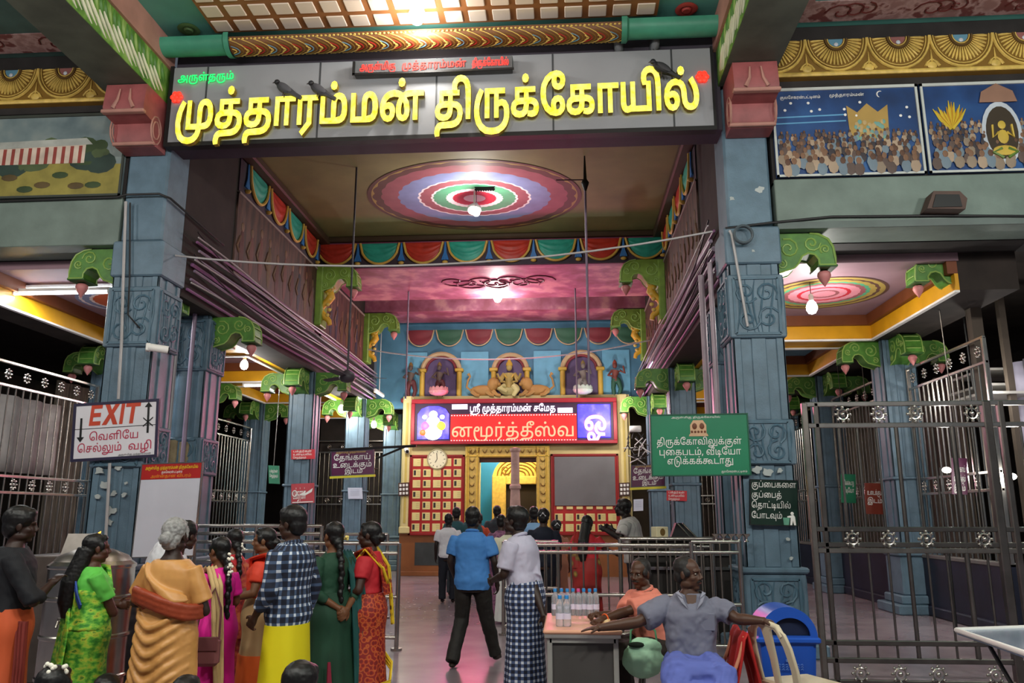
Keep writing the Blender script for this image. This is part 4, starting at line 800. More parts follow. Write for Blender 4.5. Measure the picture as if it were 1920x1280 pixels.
t, u, v, n, w, h = board('exit_board', 'white EXIT board with red letters and black arrows hung on the pillar', 'sign', (139, 757), (299, 747), (132, 866), 9.9, .03, M('exit_white', '#d9d7dc', .35, var=.04, bump=.15, bscale=6), .035, M('exit_frame_navy', '#2b2740', .45))
g = MB()
ex = M('exit_orange_red', '#c2452c', .5)
def glyph(P, x, y, sw, sh): flat(g, u, v, n, [(x+(a+.15*b)*sw, y+b*sh) for a, b in P])
ew = .175; eh = .27; y0 = h*.6; x = w*.19
glyph([(0, 0), (.85, 0), (.85, .2), (.25, .2), (.25, .4), (.8, .4), (.8, .6), (.25, .6), (.25, .8), (.85, .8), (.85, 1), (0, 1)], x, y0, ew, eh)
glyph([(0, 0), (.3, 0), (.5, .32), (.7, 0), (1, 0), (.66, .52), (.98, 1), (.68, 1), (.5, .7), (.32, 1), (.02, 1), (.34, .52)], x+.17, y0, ew*1.2, eh)
glyph([(0, 0), (.26, 0), (.26, 1), (0, 1)], x+.4, y0, ew, eh)
glyph([(.38, 0), (.64, 0), (.64, .8), (1, .8), (1, 1), (0, 1), (0, .8), (.38, .8)], x+.46, y0, ew*1.1, eh)
g.build('exit_letters', ex, t)
g = MB(); cr = 0
write(g, 'வெளியே', u*(w*.2)+v*(h*.345)+n*.005, u, v, .14, w*.58, .004)
write(g, 'செல்லும்', u*(w*.07)+v*(h*.15)+n*.005, u, v, .14, w*.52, .004); write(g, 'வழி', u*(w*.66)+v*(h*.15)+n*.005, u, v, .14, w*.28, .004)
g.build('tamil_letters', M('exit_crimson', '#b02a4a', .5), t)
g = MB()
flat(g, u, v, n, [(.03, h*.545), (w-.03, h*.55), (w-.03, h*.56), (.03, h*.555)])
for ax, za, zb, d in ((.1, .74, .4, -1), (.88, .42, .88, 1)):
    X = ax*w; flat(g, u, v, n, [(X-.014, h*za), (X+.014, h*za), (X+.014, h*zb), (X-.014, h*zb)][::-d or 1], .005)
    Z = h*zb; flat(g, u, v, n, [(X-.05, Z-.01*d), (X+.05, Z-.01*d), (X, Z+.055*d)], .0055)
X, Z = .88*w, h*.61
for s_ in (-1, 1): flat(g, u, v, n, [(X-.065, Z-s_*.055-.009), (X-.065, Z-s_*.055+.009), (X+.065, Z+s_*.055+.009), (X+.065, Z+s_*.055-.009)], .006)
write(g, 'அருள்மிகு முத்தாரம்மன்', u*(w*.55)+v*(h*.06)+n*.005, u, v, .03, w*.38)
g.build('arrows', m_black, t)
# --- white notice board with red heading leaning on the left pillar
t, u, v, n, w, h = board('notice_board', 'blank white board with a red Tamil heading leaning by the left pillar', 'notice board', (266, 869), (381, 865), (246, 1046), 9.4, .03, M('whiteboard', '#c3c4cf', .35, var=.04), .012, m_steel)
g = MB()
for q in (.12, .88): g.tube([u*(w*q)+v*(h*.9)+n*-.04, u*(w*q)+V((0, .35, -t.location.z))], .02, 6)
g.build('easel_leg', m_steel_d, t)
g = MB(); hh = h*.175; flat(g, u, v, n, [(.012, h-hh), (w-.012, h-hh), (w-.012, h-.012), (.012, h-.012)], .004); g.build('heading_panel', m_red, t)
g = MB(); write(g, 'அருள்மிகு முத்தாரம்மன் திருக்கோயில்', u*(w*.07)+v*(h-hh*.38)+n*.006, u, v, .05, w*.86, .002); write(g, 'அன்னதான விபரம்', u*(w*.17)+v*(h-hh*.9)+n*.006, u, v, .05, w*.66, .002, 0, 1)
write(g, 'குலசேகரன்பட்டினம்', u*(w*.34)+v*(h-hh*.64)+n*.006, u, v, .04, w*.34, .002, 0, 2)
g.build('heading_letters', [M('heading_yellow', '#e8d21e', .5), M('heading_orange', '#e08a1e', .5), m_white], t)
# --- purple coconut boards
def coconut(label, tl, tr, bl, Y, arm):
    t, u, v, n, w, h = board('coconut_board', label, 'sign', tl, tr, bl, Y, .04, M('board_purple', '#5c2347', .4, var=.1), .02, M('board_frame_grey', '#4c4552', .5))
    for wd, fx_, fz_, hh, ww in (('தேங்காய்', .07, .62, .3, .86), ('உடைக்கும்', .05, .33, .3, .9), ('இடம்', .32, .09, .27, .42)):
        g = MB(); write(g, wd, u*(w*fx_)+v*(h*fz_)+n*.006, u, v, h*hh, w*ww, .012); g.build('lettering', m_white, t)
    g = MB(); write(g, 'அருள்மிகு முத்தாரம்மன்', u*(w*.12)+v*(h*.9)+n*.006, u, v, h*.1, w*.7); g.build('top_line', m_gold, t)
    g = MB(); g.add([u*x+v*z+n*k for k in (.02, -.04) for x, z in ((-.02, -.05), (w+.02, -.05), (w+.02, 0), (-.02, 0))], [(0, 1, 2, 3), (7, 6, 5, 4), (0, 4, 5, 1), (1, 5, 6, 2), (2, 6, 7, 3), (3, 7, 4, 0)]); g.build('yellow_rail', M('rail_yellow', '#d8cf3a', .5), t)
    g = MB(); g.tube([u*(w*.5)+v*(h*.5)-n*.03, u*(w*.5)+v*(h*.5)+V((0, 2.55 if arm else 3.4, 0))], .02, 6); g.build('wall_stay', m_black, t)
    if arm:
        g = MB(); A = u*0+v*(h+.03); g.tube([A, A+u*(w+1.0)], .03, 6); g.tube([A+u*(w+.75), u*(w+.05)+v*(h*.62)], .025, 6); g.build('bracket_arm', m_black, t)
coconut('purple Tamil sign on a black arm beside the left pillars', (620, 846), (701, 842), (620, 893), 18.5, True)
coconut('purple Tamil sign partly hidden by the green notice board', (1183, 872), (1247, 869), (1183, 914), 17.6, False)
# --- green no-photography board
t, u, v, n, w, h = board('photo_rule_board', 'green notice board with emblem and white Tamil text on the right pillar', 'sign', (1218, 777), (1402, 774), (1222, 893), 9.93, .05, M('board_green', '#1f7a56', .4, var=.1, scale=2), .015, M('board_green_edge', '#14513c', .5))
for wd, fx_, fz_, hh, ww in (('திருக்கோவிலுக்குள்', .06, .5, .115, .86), ('புகைபடம், வீடியோ', .08, .335, .115, .83), ('எடுக்கக்கூடாது', .16, .19, .115, .67), ('அருள்மிகு திருக்கோயில்', .22, .93, .03, .5), ('குலசேகரன்பட்டினம்', .7, .05, .035, .26)):
    g = MB(); write(g, wd, u*(w*fx_)+v*(h*fz_)+n*.006, u, v, hh, w*ww, .004 if hh > .1 else 0); g.build('lettering', m_white, t)
g = MB(); cx, cz = w*.49, h*.7; R = h*.13
flat(g, u, v, n, [(cx+R*1.0*a, cz+R*b) for a, b in ((-1, -.2), (1, -.2), (1, .9), (.6, 1.5), (-.6, 1.5), (-1, .9))], .005, 0)
flat(g, u, v, n, [(cx+R*a, cz+R*b) for a, b in ((-1.2, -.5), (1.2, -.5), (1.1, -.2), (-1.1, -.2))], .006, 0)
for k in range(2): g.ell(u*(cx+R*(-.45+.9*k))+v*(cz+R*.75)+n*.008, (R*.3, .006, R*.4), 1, 10, 6)
for k in range(5): g.ell(u*(cx+R*(-.8+.4*k))+v*(cz+R*.05)+n*.008, (R*.14, .006, R*.16), 1, 8, 5)
g.build('emblem', [M('emblem_cream', '#d0a884', .5), M('emblem_brown', '#6b3a1e', .5)], t)
# --- dark green litter board
t, u, v, n, w, h = board('litter_board', 'dark green Tamil litter sign with bin pictogram beside the right pillar', 'sign', (1406, 898), (1496, 900), (1406, 984), 9.93, .04, M('board_dark_green', '#0d2a20', .4), .008, m_black)
g = MB()
for k, (wd, ww) in enumerate((('குப்பைகளை', .93), ('குப்பைத்', .63), ('தொட்டியில்', .82), ('போடவும்', .64))): write(g, wd, u*(w*.03)+v*(h*(.83-.225*k))+n*.006, u, v, .1, w*ww, .005)
g.ell(u*(w*.87)+v*(h*.27)+n*.008, (w*.035, .004, w*.035), 0, 10, 6)
flat(g, u, v, n, [(w*a, h*b) for a, b in ((.83, .02), (.87, .02), (.885, .12), (.91, .02), (.95, .02), (.93, .2), (.9, .24), (.85, .23), (.77, .21), (.77, .185), (.84, .18))], .006)
g.build('lettering', m_white, t)
g = MB(); flat(g, u, v, n, [(w*a, h*b) for a, b in ((.7, .02), (.8, .02), (.82, .18), (.68, .18))], .006); g.build('bin_picture', M('picto_green', '#5f9a80', .5), t)
# --- small plates
def plate(label, tl, tr, bl, Y, words, mat=None, mc=None):
    t, u, v, n, w, h = board('plate', label, 'plate', tl, tr, bl, Y, .015, mat or M('plate_red', '#c02a34', .4))
    g = MB(); k = len(words)
    for i, wd in enumerate(words): g = MB(); write(g, wd, u*(w*.08)+v*(h*(1-(i+.85)/(k+.1)))+n*.004, u, v, h/(k+.4), w*.8*(1 if i < k-1 else .7), .004); g.build('lettering', mc or m_white, t)
    return t, u, v, n, w, h
plate('small red three-line plate high on a left pillar', (546, 843), (590, 842), (546, 861), 16.8, ('பக்தர்கள்', 'உண்டியலில்', 'செலுத்தவும்'))
plate('small red three-line plate on a right pillar', (1250, 919), (1288, 920), (1250, 938), 16.8, ('பக்தர்கள்', 'உண்டியலில்', 'செலுத்தவும்'))
t, u, v, n, w, h = plate('red and white notice picturing a ring and an arrow, below a red plate', (546, 907), (589, 905), (546, 944), 16.8, ('பக்தர்கள்',), M('plate_pink_red', '#b5444c', .45))
g = MB(); c = u*(w*.16)+v*(h*.5)+n*.006; g.tube([c+u*(.05*cos(a))+v*(.06*sin(a)) for a in [2*pi*j/14 for j in range(15)]], .012, 5)
flat(g, u, v, n, [(w*.33, h*.42), (w*.6, h*.6), (w*.62, h*.5), (w*.95, h*.75), (w*.9, h*.55), (w*.6, h*.38)], .006); flat(g, u, v, n, [(w*.05, h*.03), (w*.95, h*.03), (w*.95, h*.08), (w*.05, h*.08)], .005); g.build('picture', m_white, t)
def paper(label, tl, tr, bl, Y): 
    t, u, v, n, w, h = board('paper_sheet', label, 'paper', tl, tr, bl, Y, .004, M('paper_white', '#cfd6e6', .7, var=.04)); g = MB()
    for k in range(4): flat(g, u, v, n, [(w*.15, h*(.8-.15*k)), (w*.8, h*(.8-.15*k)), (w*.8, h*(.83-.15*k)), (w*.15, h*(.83-.15*k))], .003)
    g.build('print', M('print_grey', '#9aa2b5', .7), t)
paper('white paper sheet taped on a far left pillar', (652, 914), (679, 914), (653, 935), 20.95)
paper('bluish paper sheet taped beside the leaning man', (1188, 936), (1206, 935), (1188, 958), 20.9)
# boards hanging far down the right aisle
def hang(label, px, py, wpx, hpx, Y, mt, lines):
    t, u, v, n, w, h = board('hanging_board', label, 'sign', (px, py), (px+wpx, py+1), (px+1, py+hpx), Y, .03, mt); g = MB()
    for k, wd in enumerate(lines): g = MB(); write(g, wd, u*(w*.1)+v*(h*(.62-.26*k))+n*.004, u, v, h*.22, w*.78, .01); g.build('lettering', m_white, t)
    g = MB(); P = at(px+wpx/2, py, Y); g.tube([u*(w/2)+v*h, u*(w/2)+V((0, 0, 5.4-t.location.z))], .008, 5); g.build('hanging_rod', m_steel_d, t)
hang('small green board down the right aisle behind the gate', 1577, 888, 27, 54, 16.5, M('board_green', '#1f7a56'), ('எடுக்கக்கூடாது', 'வீடியோ'))
hang('brown board down the right aisle behind the gate', 1622, 905, 36, 58, 15.5, M('board_rust', '#7a3222', .5), ('உடைக்கும்', 'இடம்'))
hang('purple board behind the gate near the right edge', 1785, 858, 28, 68, 12.2, M('board_purple', '#5c2347'), ('தேங்காய்', 'உடைக்கும்', 'இடம்'))
hang('small green board on the left aisle fence', 503, 872, 20, 34, 17.5, M('board_mint', '#3d8a6a', .5), ('பக்தர்கள்', 'செலுத்தவும்'))
# ---------------------------------------------------------------- steel fences, gate and railings
def rosette(b, c, u, r, n=None):
    """open steel flower between two rails: ring, petals, boss"""
    c, u = V(c), V(u); w = V((0, 0, 1))
    b.tube([c+u*(r*.62*cos(a))+w*(r*.62*sin(a)) for a in [2*pi*j/14 for j in range(14)]], r*.1, 5, 0, closed=True)
    for k in range(8):
        a = k*pi/4; b.ell(c+(u*cos(a)+w*sin(a))*(r*.86), (r*.2, r*.2, r*.2), 0, 6, 4)
    b.ell(c, (r*.3,)*3, 0, 8, 6)
def fence(label, p0, p1, z0, zt, nb, mids=(2.2, 1.95), plinth=True, bar=None, rail_mat=None):
    p0, p1 = V((*p0, 0)), V((*p1, 0)); d = p1-p0; L = d.length; d.normalize(); w = V((-d.y, d.x, 0)); rz = atan2(d.y, d.x)
    t = thing('steel_fence', label, 'fence', (p0+p1)/2, rz); mt = rail_mat or m_steel
    for z in (zt, zt-.36)+tuple(mids):
        b = MB(); b.bb(-L/2, L/2, -.022, .022, z-.022, z+.022, 0, .006); b.build('rail', mt, t)
    for x in (-L/2+.03, L/2-.03):
        b = MB(); b.bb(x-.03, x+.03, -.03, .03, z0, zt, 0, .008); b.build('post', mt, t)
    for k in range(nb):
        x = -L/2+L*(k+.5)/nb; b = MB(); b.cyl((x, 0, z0), (x, 0, zt-.36), .013, n=6); b.build('bar', mt, t, True)
    n = max(3, int(L/.42))
    for z in [zt-.18]+([sum(mids[:2])/2] if len(mids) > 1 else []):
        for k in range(n):
            b = MB(); rosette(b, (-L/2+L*(k+.5)/n, 0, z), (1, 0, 0), .085); b.build('rosette', mt, t, True)
    if plinth:
        b = MB(); b.bb(-L/2, L/2, -.06, .06, 0, z0, 0); b.bb(-L/2, L/2, -.12, .12, 0, .16, 0, .02); b.bb(-L/2, L/2, -.08, .08, z0-.04, z0+.02, 1, .01)
        b.build('plinth', [M('plinth_navy', '#161a2c', .5, var=.3), M('plinth_cap', '#5d5a58', .6)], t)
    return t
fence('steel fence with rosettes along the right aisle, section nearest the gate', (6.0, 11.6), (6.0, 14.28), .95, 4.1, 16)
fence('steel fence along the right aisle between its first two pillars', (5.9, 14.95), (5.9, 18.05), .95, 4.1, 18)
fence('steel fence along the right aisle, section farthest back', (5.9, 18.75), (5.9, 21.6), .95, 4.1, 16)
fence('steel fence with rosettes along the left aisle, section nearest', (-8.7, 10.7), (-8.7, 14.28), .95, 3.95, 20)
fence('steel fence along the left aisle between its first two pillars', (-8.65, 14.95), (-8.65, 18.05), .95, 3.95, 18)
fence('steel fence along the left aisle, section farthest back', (-8.65, 18.75), (-8.65, 21.6), .95, 3.95, 16)
fence('steel fence closing the far end of the left aisle', (-8.3, 25.6), (-5.6, 25.6), .95, 3.95, 18)
fence('steel fence closing the far end of the right aisle', (2.8, 25.6), (5.5, 25.6), .95, 3.95, 18)
# --- the big gate at the right
m_gate = M('gate_steel', '#7d7771', .32, 1., var=.2, scale=5)
YG = 8.42
t = thing('steel_gate', 'tall steel gate with rosette bands right of the blue bin', 'gate', (2.75, YG, 0)); ox = -2.75
X = lambda px: at(px, 1000, YG).x+ox
Zg = lambda py: at(1650, py, YG).z
for px, hw in ((1526, .03), (1548, .025), (1877, .04), (1905, .03)):
    b = MB(); b.bb(X(px)-hw, X(px)+hw, -hw, hw, 0.02, Zg(757)+.02, 0, .01); b.build('post', m_gate if px > 1530 else m_steel_d, t)
for py, m_ in ((757, m_steel), (797, m_steel), (992, m_gate), (1021, m_gate), (1032, m_steel_d), (1205, m_gate), (1238, m_gate)):
    b = MB(); b.bb(X(1526), X(2040), -.025, .025, Zg(py)-.024, Zg(py)+.024, 0, .006); b.build('rail', m_, t)
for px, r in ((1590, .012), (1625, .012), (1662, .012), (1700, .022), (1735, .012), (1770, .012), (1808, .026), (1846, .012), (1940, .012), (1975, .012)):
    b = MB(); b.cyl((X(px), 0, Zg(1238)), (X(px), 0, Zg(797)), r, n=8); b.build('bar', m_gate, t, True)
for py, pxs in ((777, (1578, 1645, 1713, 1820)), (1010, (1597, 1665, 1735, 1843)), (1262, (1612, 1686, 1757, 1864))):
    for px in pxs:
        b = MB(); rosette(b, (at(px, py, YG).x+ox, -.03, Zg(py)), (1, 0, 0), .085); b.build('rosette', m_steel, t, True)
b = MB(); zz = max(.03, Zg(1262)-.1); b.bb(X(1526), X(2040), -.025, .025, zz-.025, zz+.025, 0, .006); b.build('rail', m_gate, t)
# --- queue railings
def railing(label, p0, p1, rails, bars, posts=2, zb=0.12, mt=None, r=.024, base=True):
    p0, p1 = V((*p0, 0)), V((*p1, 0)); d = p1-p0; L = d.length; rz = atan2(d.y, d.x)
    t = thing('queue_railing', label, 'railing', (p0+p1)/2, rz); mt = mt or m_steel
    for z in rails:
        b = MB(); b.cyl((-L/2, 0, z), (L/2, 0, z), r, n=10); b.build('rail', mt, t, True)
    for k in range(posts):
        x = -L/2+L*k/(posts-1); b = MB(); b.cyl((x, 0, 0), (x, 0, max(rails)), r*1.15, n=10)
        if base: b.cyl((x, 0, 0), (x, 0, .03), .07, n=12)
        b.build('post', mt, t, True)
    for k in range(bars):
        x = -L/2+L*(k+1)/(bars+1); b = MB(); b.cyl((x, 0, zb), (x, 0, max(rails)), .011, n=6); b.build('bar', m_steel_d, t, True)
    return t
railing('bright double-railed steel railing behind the two seated men', (-.42, 10.6), (1.62, 10.6), (1.23, 1.14, .62, .15), 12)
railing('steel queue railing starting at the man in white shirt and checked lungi', (-.88, 11.5), (-.12, 11.5), (1.24, .62, .12), 7)
railing('short steel railing against the right mouth pillar', (1.45, 9.75), (2.0, 9.75), (1.3, 1.18, .6, .15), 4)
railing('steel railing in front of the counter at the right pillar', (.7, 10.95), (1.9, 10.95), (1.3, 1.2, .12), 9)
railing('steel queue railing ending beside the red and yellow saree', (-3.7, 10.15), (-2.08, 10.15), (1.26, 1.14, .62, .15), 5)
railing('steel queue railing of many rails behind the waiting women', (-5.1, 10.9), (-3.3, 10.9), (1.46, 1.36, 1.25, 1.13, 1.0, .5), 0, 3)
railing('steel queue railing deeper in the hall on the left', (-4.9, 13.2), (-2.9, 13.2), (1.3, 1.15, 1.0, .5), 0, 3)
# loose petals and paper crumbs on the floor
b = MB(); rnd = random.Random(11)
for k in range(90):
    x, y = rnd.uniform(-3.2, -.3), rnd.uniform(11.5, 19); a = rnd.uniform(0, 6); s_ = rnd.uniform(.01, .035)
    b.add([(x+s_*cos(a+q*pi/2)*(1 if q % 2 else .6), y+s_*sin(a+q*pi/2), .004+.004*(q % 2)) for q in range(4)], [(0, 1, 2, 3)])
tag(b.build('floor_litter', M('petal_white', '#d8d0cc', .8)), 'scattered pale petals and paper crumbs on the hall floor', 'litter', kind='stuff')
# ---------------------------------------------------------------- shrine front at the end of the hall
YS = 22.3
P = lambda px, py, Y=YS: at(px, py, Y)
xl, xr = P(752, 900).x, P(1184, 900).x; zt = 4.9
dl, dr = P(899, 900).x, P(1006, 900).x; zd = P(950, 858).z
ba, bz = P(870, 1000).x, 1.1
m_base = M('shrine_base_brown', '#8a5228', .5)
b = MB(); b.bb(xl, dl, YS, YS+.3, 0, zt); b.bb(dr, xr, YS, YS+.3, 0, zt); b.bb(dl, dr, YS, YS+.3, zd, zt)
o = struct(b.build('wall_shrine', m_cream))
b = MB(); b.bb(xl, dl-.15, YS-.03, YS, 0, 1.12); b.bb(dr+.15, xr, YS-.03, YS, 0, 1.12); b.bb(xl, dl-.15, YS-.06, YS-.03, 1.06, 1.14, 0, .01); b.bb(dr+.15, xr, YS-.06, YS-.03, 1.06, 1.14, 0, .01)
b.bb(xl, dl-.15, YS-.08, YS-.03, 0, .12, 0, .01); b.build('base', m_base, o)
b = MB(); b.bb(P(779, 1000).x, P(868, 1000).x, YS-.04, YS-.028, .28, .88); b.build('base_panel', M('base_panel_dark', '#3d4140', .3, var=.2), o)
for px in (762, 1172):
    b = MB(); x = P(px, 900).x; b.bb(x-.11, x+.11, YS-.12, YS, 1.12, zt, 0, .02); b.bb(x-.15, x+.15, YS-.16, YS, 1.12, 1.3, 0, .02); b.bb(x-.03, x+.03, YS-.135, YS-.12, 1.4, zt-.2, 1)
    b.build('pilaster', [m_cream, M('pilaster_yellow', '#c9b05a', .5)], o)
b = MB(); b.bb(-5.45, 2.2, YS+.3, YS+.5, 4.6, 7.72); struct(b.build('wall_shrine_top', M('shrine_wall_blue', '#4f7f9c', .7, var=.25, scale=1.5)))
b = MB(); b.bb(-8, xl, YS+3.5, YS+3.7, 0, 5); b.bb(xr, 5, YS+3.5, YS+3.7, 0, 5); struct(b.build('wall_aisle_end', m_shade))
# gold doorway
t = thing('gold_doorway', 'carved gold door surround in the middle of the shrine wall', 'doorway', ((dl+dr)/2, YS, 0)); ox = -(dl+dr)/2
oxl, oxr, ozt = P(873, 900).x+ox, P(1031, 900).x+ox, P(950, 836).z
dl_, dr_ = dl+ox, dr+ox
b = MB(); b.bb(oxl, dl_, -.16, .02, 0, ozt, 0, .02); b.bb(dr_, oxr, -.16, .02, 0, ozt, 0, .02); b.bb(dl_, dr_, -.16, .02, zd, ozt, 0, .02)
b.build('surround', m_gold, t)
b = MB()
for x in (oxl+.06, oxl+.1, dl_-.05, dr_+.05, oxr-.06, oxr-.1): b.bb(x-.012, x+.012, -.185, -.16, .1, ozt-.05)
for z in (zd+.04, ozt-.04): b.bb(oxl, oxr, -.185, -.16, z-.012, z+.012)
b.build('moulding', M('gold_bright', '#e0bb45', .35), t)
b = MB()
for x in ((oxl+dl_)/2, (oxr+dr_)/2):
    for k in range(14):
        z = .4+.22*k
        for q in (-1, 1): b.tube([(x, -.17, z), (x+q*.05, -.18, z+.03), (x+q*.07, -.17, z+.09)], [.02, .016, .005], 5)
for k in range(11):
    x = oxl+.12+(oxr-oxl-.24)*k/10
    for q in (-1, 1): b.tube([(x, -.17, ozt-.2), (x+q*.04, -.18, ozt-.16), (x+q*.06, -.17, ozt-.1)], [.018, .014, .004], 5)
b.build('leaf_carving', m_gold_d, t)
b = MB(); b.bb(dl_, dr_, -.06, .1, zd-.12, zd); b.build('lintel', M('lintel_dark', '#4a2a1c', .6), t)
# inner room and inner arch
b = MB(); b.bb(dl-1.2, dr+1.2, 25.2, 25.3, 0, 4.2); struct(b.build('wall_inner', M('inner_blue', '#1f7fb4', .5, var=.06)))
b = MB(); b.bb(dl-1.2, dr+1.2, YS+.3, 25.2, 4.2, 4.3); struct(b.build('ceiling', m_cream))
t = thing('inner_gold_arch', 'second gold arch with trefoil crest seen through the shrine doorway', 'arch', (0, 24.0, 0))
Q = lambda px, py: at(px, py, 24.0)
a0, a1 = Q(923, 900).x, Q(1024, 900).x; i0, i1 = Q(949, 900).x, Q(1006, 900).x; zi = Q(950, 908).z; zs = Q(940, 893).z; ztop = Q(950, 862).z; xc = (a0+a1)/2+.1
b = MB(); b.bb(a0, i0, -.1, .1, 0, zs, 0, .02); b.bb(i1, a1, -.1, .1, 0, zs, 0, .02); b.bb(i0, i1, -.1, .1, zi, zs, 0, .02)
pr = [(a0, zs)]
for k in range(21):
    u_ = k/20; pr.append((a0+(a1-a0)*u_, zs+(ztop-zs+.1)*(sin(pi*u_)**.6)+.05*abs(sin(4*pi*u_))))
pr.append((a1, zs)); b.prism(pr, (0, -.08, 0), (1, 0, 0), (0, 0, 1), (0, .16, 0), 0)
b.build('arch_body', m_gold, t)
b = MB()
for k in range(5): b.tube([(a0+(a1-a0)*(.5+(.4-.07*k)*cos(pi*j/14)), -.09, zs+.03+(ztop-zs)*(1-.18*k)*sin(pi*j/14)) for j in range(15)], .02, 5)
for q in (-1, 1): b.tube(spiral((xc+q*.5, -.09, zs+.2), (1, 0, 0), (0, 0, 1), .16, 1.4, 0, 14, q), .02, 5)
b.build('crest_carving', m_gold_d, t)
b = MB(); b.bb(i0, i1, .05, .1, 0, zi); b.build('shade_panel', M('inner_dark', '#20160f', .8), t)  # dark panel stands for the shade inside the inner arch
# stone lamp pillar in front of the doorway
c = at(966, 950, 19.6)
t = thing('stone_post', 'slender pinkish stone post with ringed base in front of the doorway', 'stone post', (c.x, 19.6, 0))
b = MB(); b.lathe([(.34, 0), (.34, .5), (.28, .55), (.3, .9), (.24, 1.0), (.26, 1.25), (.2, 1.32), (.22, 1.5), (.15, 1.56), (.18, 1.72), (.13, 1.78), (.11, 2.2), (.14, 2.24), (.14, 2.3), (.105, 2.34), (.1, 3.1), (.13, 3.14), (.13, 3.2), (.02, 3.22)], n=16)
b.build('shaft', M('pink_stone', '#bd9c92', .6, var=.2, scale=6, bump=.2), t, 30)
# boards of little photo cards
def card_board(label, xa, xb, za, zb, nx, ny, skip, extra=0):
    t = thing('card_board', label, 'board', ((xa+xb)/2, YS-.08, (za+zb)/2)); w, h = xb-xa, zb-za
    b = MB(); b.bb(-w/2, w/2, -.02, .08, -h/2, h/2, 0, .008); b.build('backing', m_red, t)
    b = MB()
    for x in (-w/2+.03, w/2-.03): b.bb(x-.03, x+.03, -.05, -.02, -h/2, h/2, 0, .006)
    for z in (-h/2+.03, h/2-.03): b.bb(-w/2, w/2, -.05, -.02, z-.03, z+.03, 0, .006)
    b.build('frame', M('frame_dark_red', '#8a1616', .4), t)
    cw, chh = (w-.12)/nx, (h-.12-extra)/ny
    rnd = random.Random(nx)
    for j in range(ny):
        for i in range(nx):
            if (i, j) in skip: continue
            x = -w/2+.06+cw*(i+.5); z = -h/2+.06+chh*(j+.5)
            g = MB(); g.bb(x-cw*.38, x+cw*.38, -.03, -.018, z-chh*.36, z+chh*.36, 0, .004)
            if rnd.random() < .75: g.bb(x-cw*.3, x-cw*.08, -.033, -.03, z-chh*.2, z+chh*.26, 1)
            for q in range(3): g.bb(x+cw*.02, x+cw*.3, -.0325, -.03, z+chh*(.16-.16*q), z+chh*(.19-.16*q), 2)
            g.build('card', [M('card_cream', '#e0cf8c', .6, var=.04), M('card_photo_dark', '#33302b', .6, var=.4, scale=30), M('card_print', '#b59f60', .7)], t)
    return t, w, h
card_board('red board of five columns of small cards under the clock', P(769, 900).x, P(872, 900).x, P(820, 1003).z, P(820, 853).z, 5, 7, ())
t, w, h = card_board('red board with blank grey panel above two rows of cards', P(1033, 900).x, P(1160, 900).x, P(1100, 1003).z, P(1100, 851).z, 6, 2, (), P(1100, 851).z-P(1100, 957).z-.02)
b = MB(); b.bb(-w/2+.1, w/2-.1, -.06, -.02, h/2-.1-(P(1100, 858).z-P(1100, 948).z), h/2-.08, 0, .006); b.build('grey_panel', M('grey_sheet', '#6d6c6e', .55, var=.06), t)
for k in range(6):
    b = MB(); x = -w/2+.15+(w-.24)*k/6; z = h/2-.1-(P(1100, 858).z-P(1100, 953).z); b.bb(x, x+.17, -.045, -.02, z-.02, z+.05); b.build('name_strip', M('strip_cream', '#d9cf9a' if k != 3 else '#7fa8d0', .6), t) if False else b.build('name_strip', M('card_cream', '#e0cf8c'), t)
# clock
c = P(821, 861); t = thing('wall_clock', 'round cream wall clock with dark hands on the shrine wall', 'clock', (c.x, YS-.12, c.z))
b = MB(); b.lathe([(.27, .1), (.29, .06), (.285, -.02), (.26, -.035), (.25, -.01), (.001, -.01)], n=32, axis='Y'); b.build('case', [M('clock_rim', '#b9ae8a', .35)], t, 40)
b = MB(); b.lathe([(.25, -.006), (.25, -.014), (.001, -.014)], n=32, axis='Y'); b.build('dial', M('clock_dial', '#e3dcbc', .5, var=.03), t)
b = MB()
for k in range(12):
    a = k*pi/6; b.box((.205*sin(a), -.017, .205*cos(a)), (.012, .006, .04), 0, 0, 0, Matrix.Rotation(a, 3, 'Y'))
b.build('hour_mark', m_black, t)
for nm, a, l in (('minute_hand', -.1, .17), ('hour_hand', -2.6, .11)):
    b = MB(); b.box((l/2*sin(a), -.021, l/2*cos(a)), (.014, .005, l), 0, 0, 0, Matrix.Rotation(a, 3, 'Y')); b.build(nm, m_black, t)
# ---- LED board
x0, x1, z0, z1 = P(771, 790, 22.0).x, P(1157, 790, 22.0).x, P(960, 832, 22.0).z, P(960, 747, 22.0).z
t = thing('led_board', 'long red framed LED board with glowing Tamil text above the doorway', 'sign', ((x0+x1)/2, 22.0, z0)); ox = -(x0+x1)/2; W_, H_ = x1-x0, z1-z0
b = MB(); b.bb(-W_/2, W_/2, .02, .3, 0, H_); b.build('case', M('led_case_purple', '#3c2440', .5), t)
b = MB(); b.bb(-W_/2, W_/2, -.04, .02, 0, .09, 0, .01); b.bb(-W_/2, W_/2, -.04, .02, H_-.12, H_, 0, .01)
for x in (-W_/2+.05, W_/2-.05): b.bb(x-.05, x+.05, -.04, .02, .09, H_-.12, 0, .01)
b.build('frame', M('led_frame_red', '#a01c2c', .4), t)
lx = lambda px: P(px, 790, 22.0).x+ox
lz = lambda py: P(960, py, 22.0).z-z0
b = MB(); b.bb(lx(845), lx(1081), .0, .02, lz(826), lz(776)); b.build('screen', M('led_screen_red', '#d01818', .4, emit=1.2, var=.03), t)
b = MB(); write(b, 'னமூர்த்தீஸ்வ', (lx(846), -.004, lz(818)), (1, 0, 0), (0, 0, 1), .5, lx(1078)-lx(846), .006, .004); b.build('screen_letters', M('led_letter_salmon', '#ff8a6a', .4, emit=1.3, var=.02), t)
b = MB()
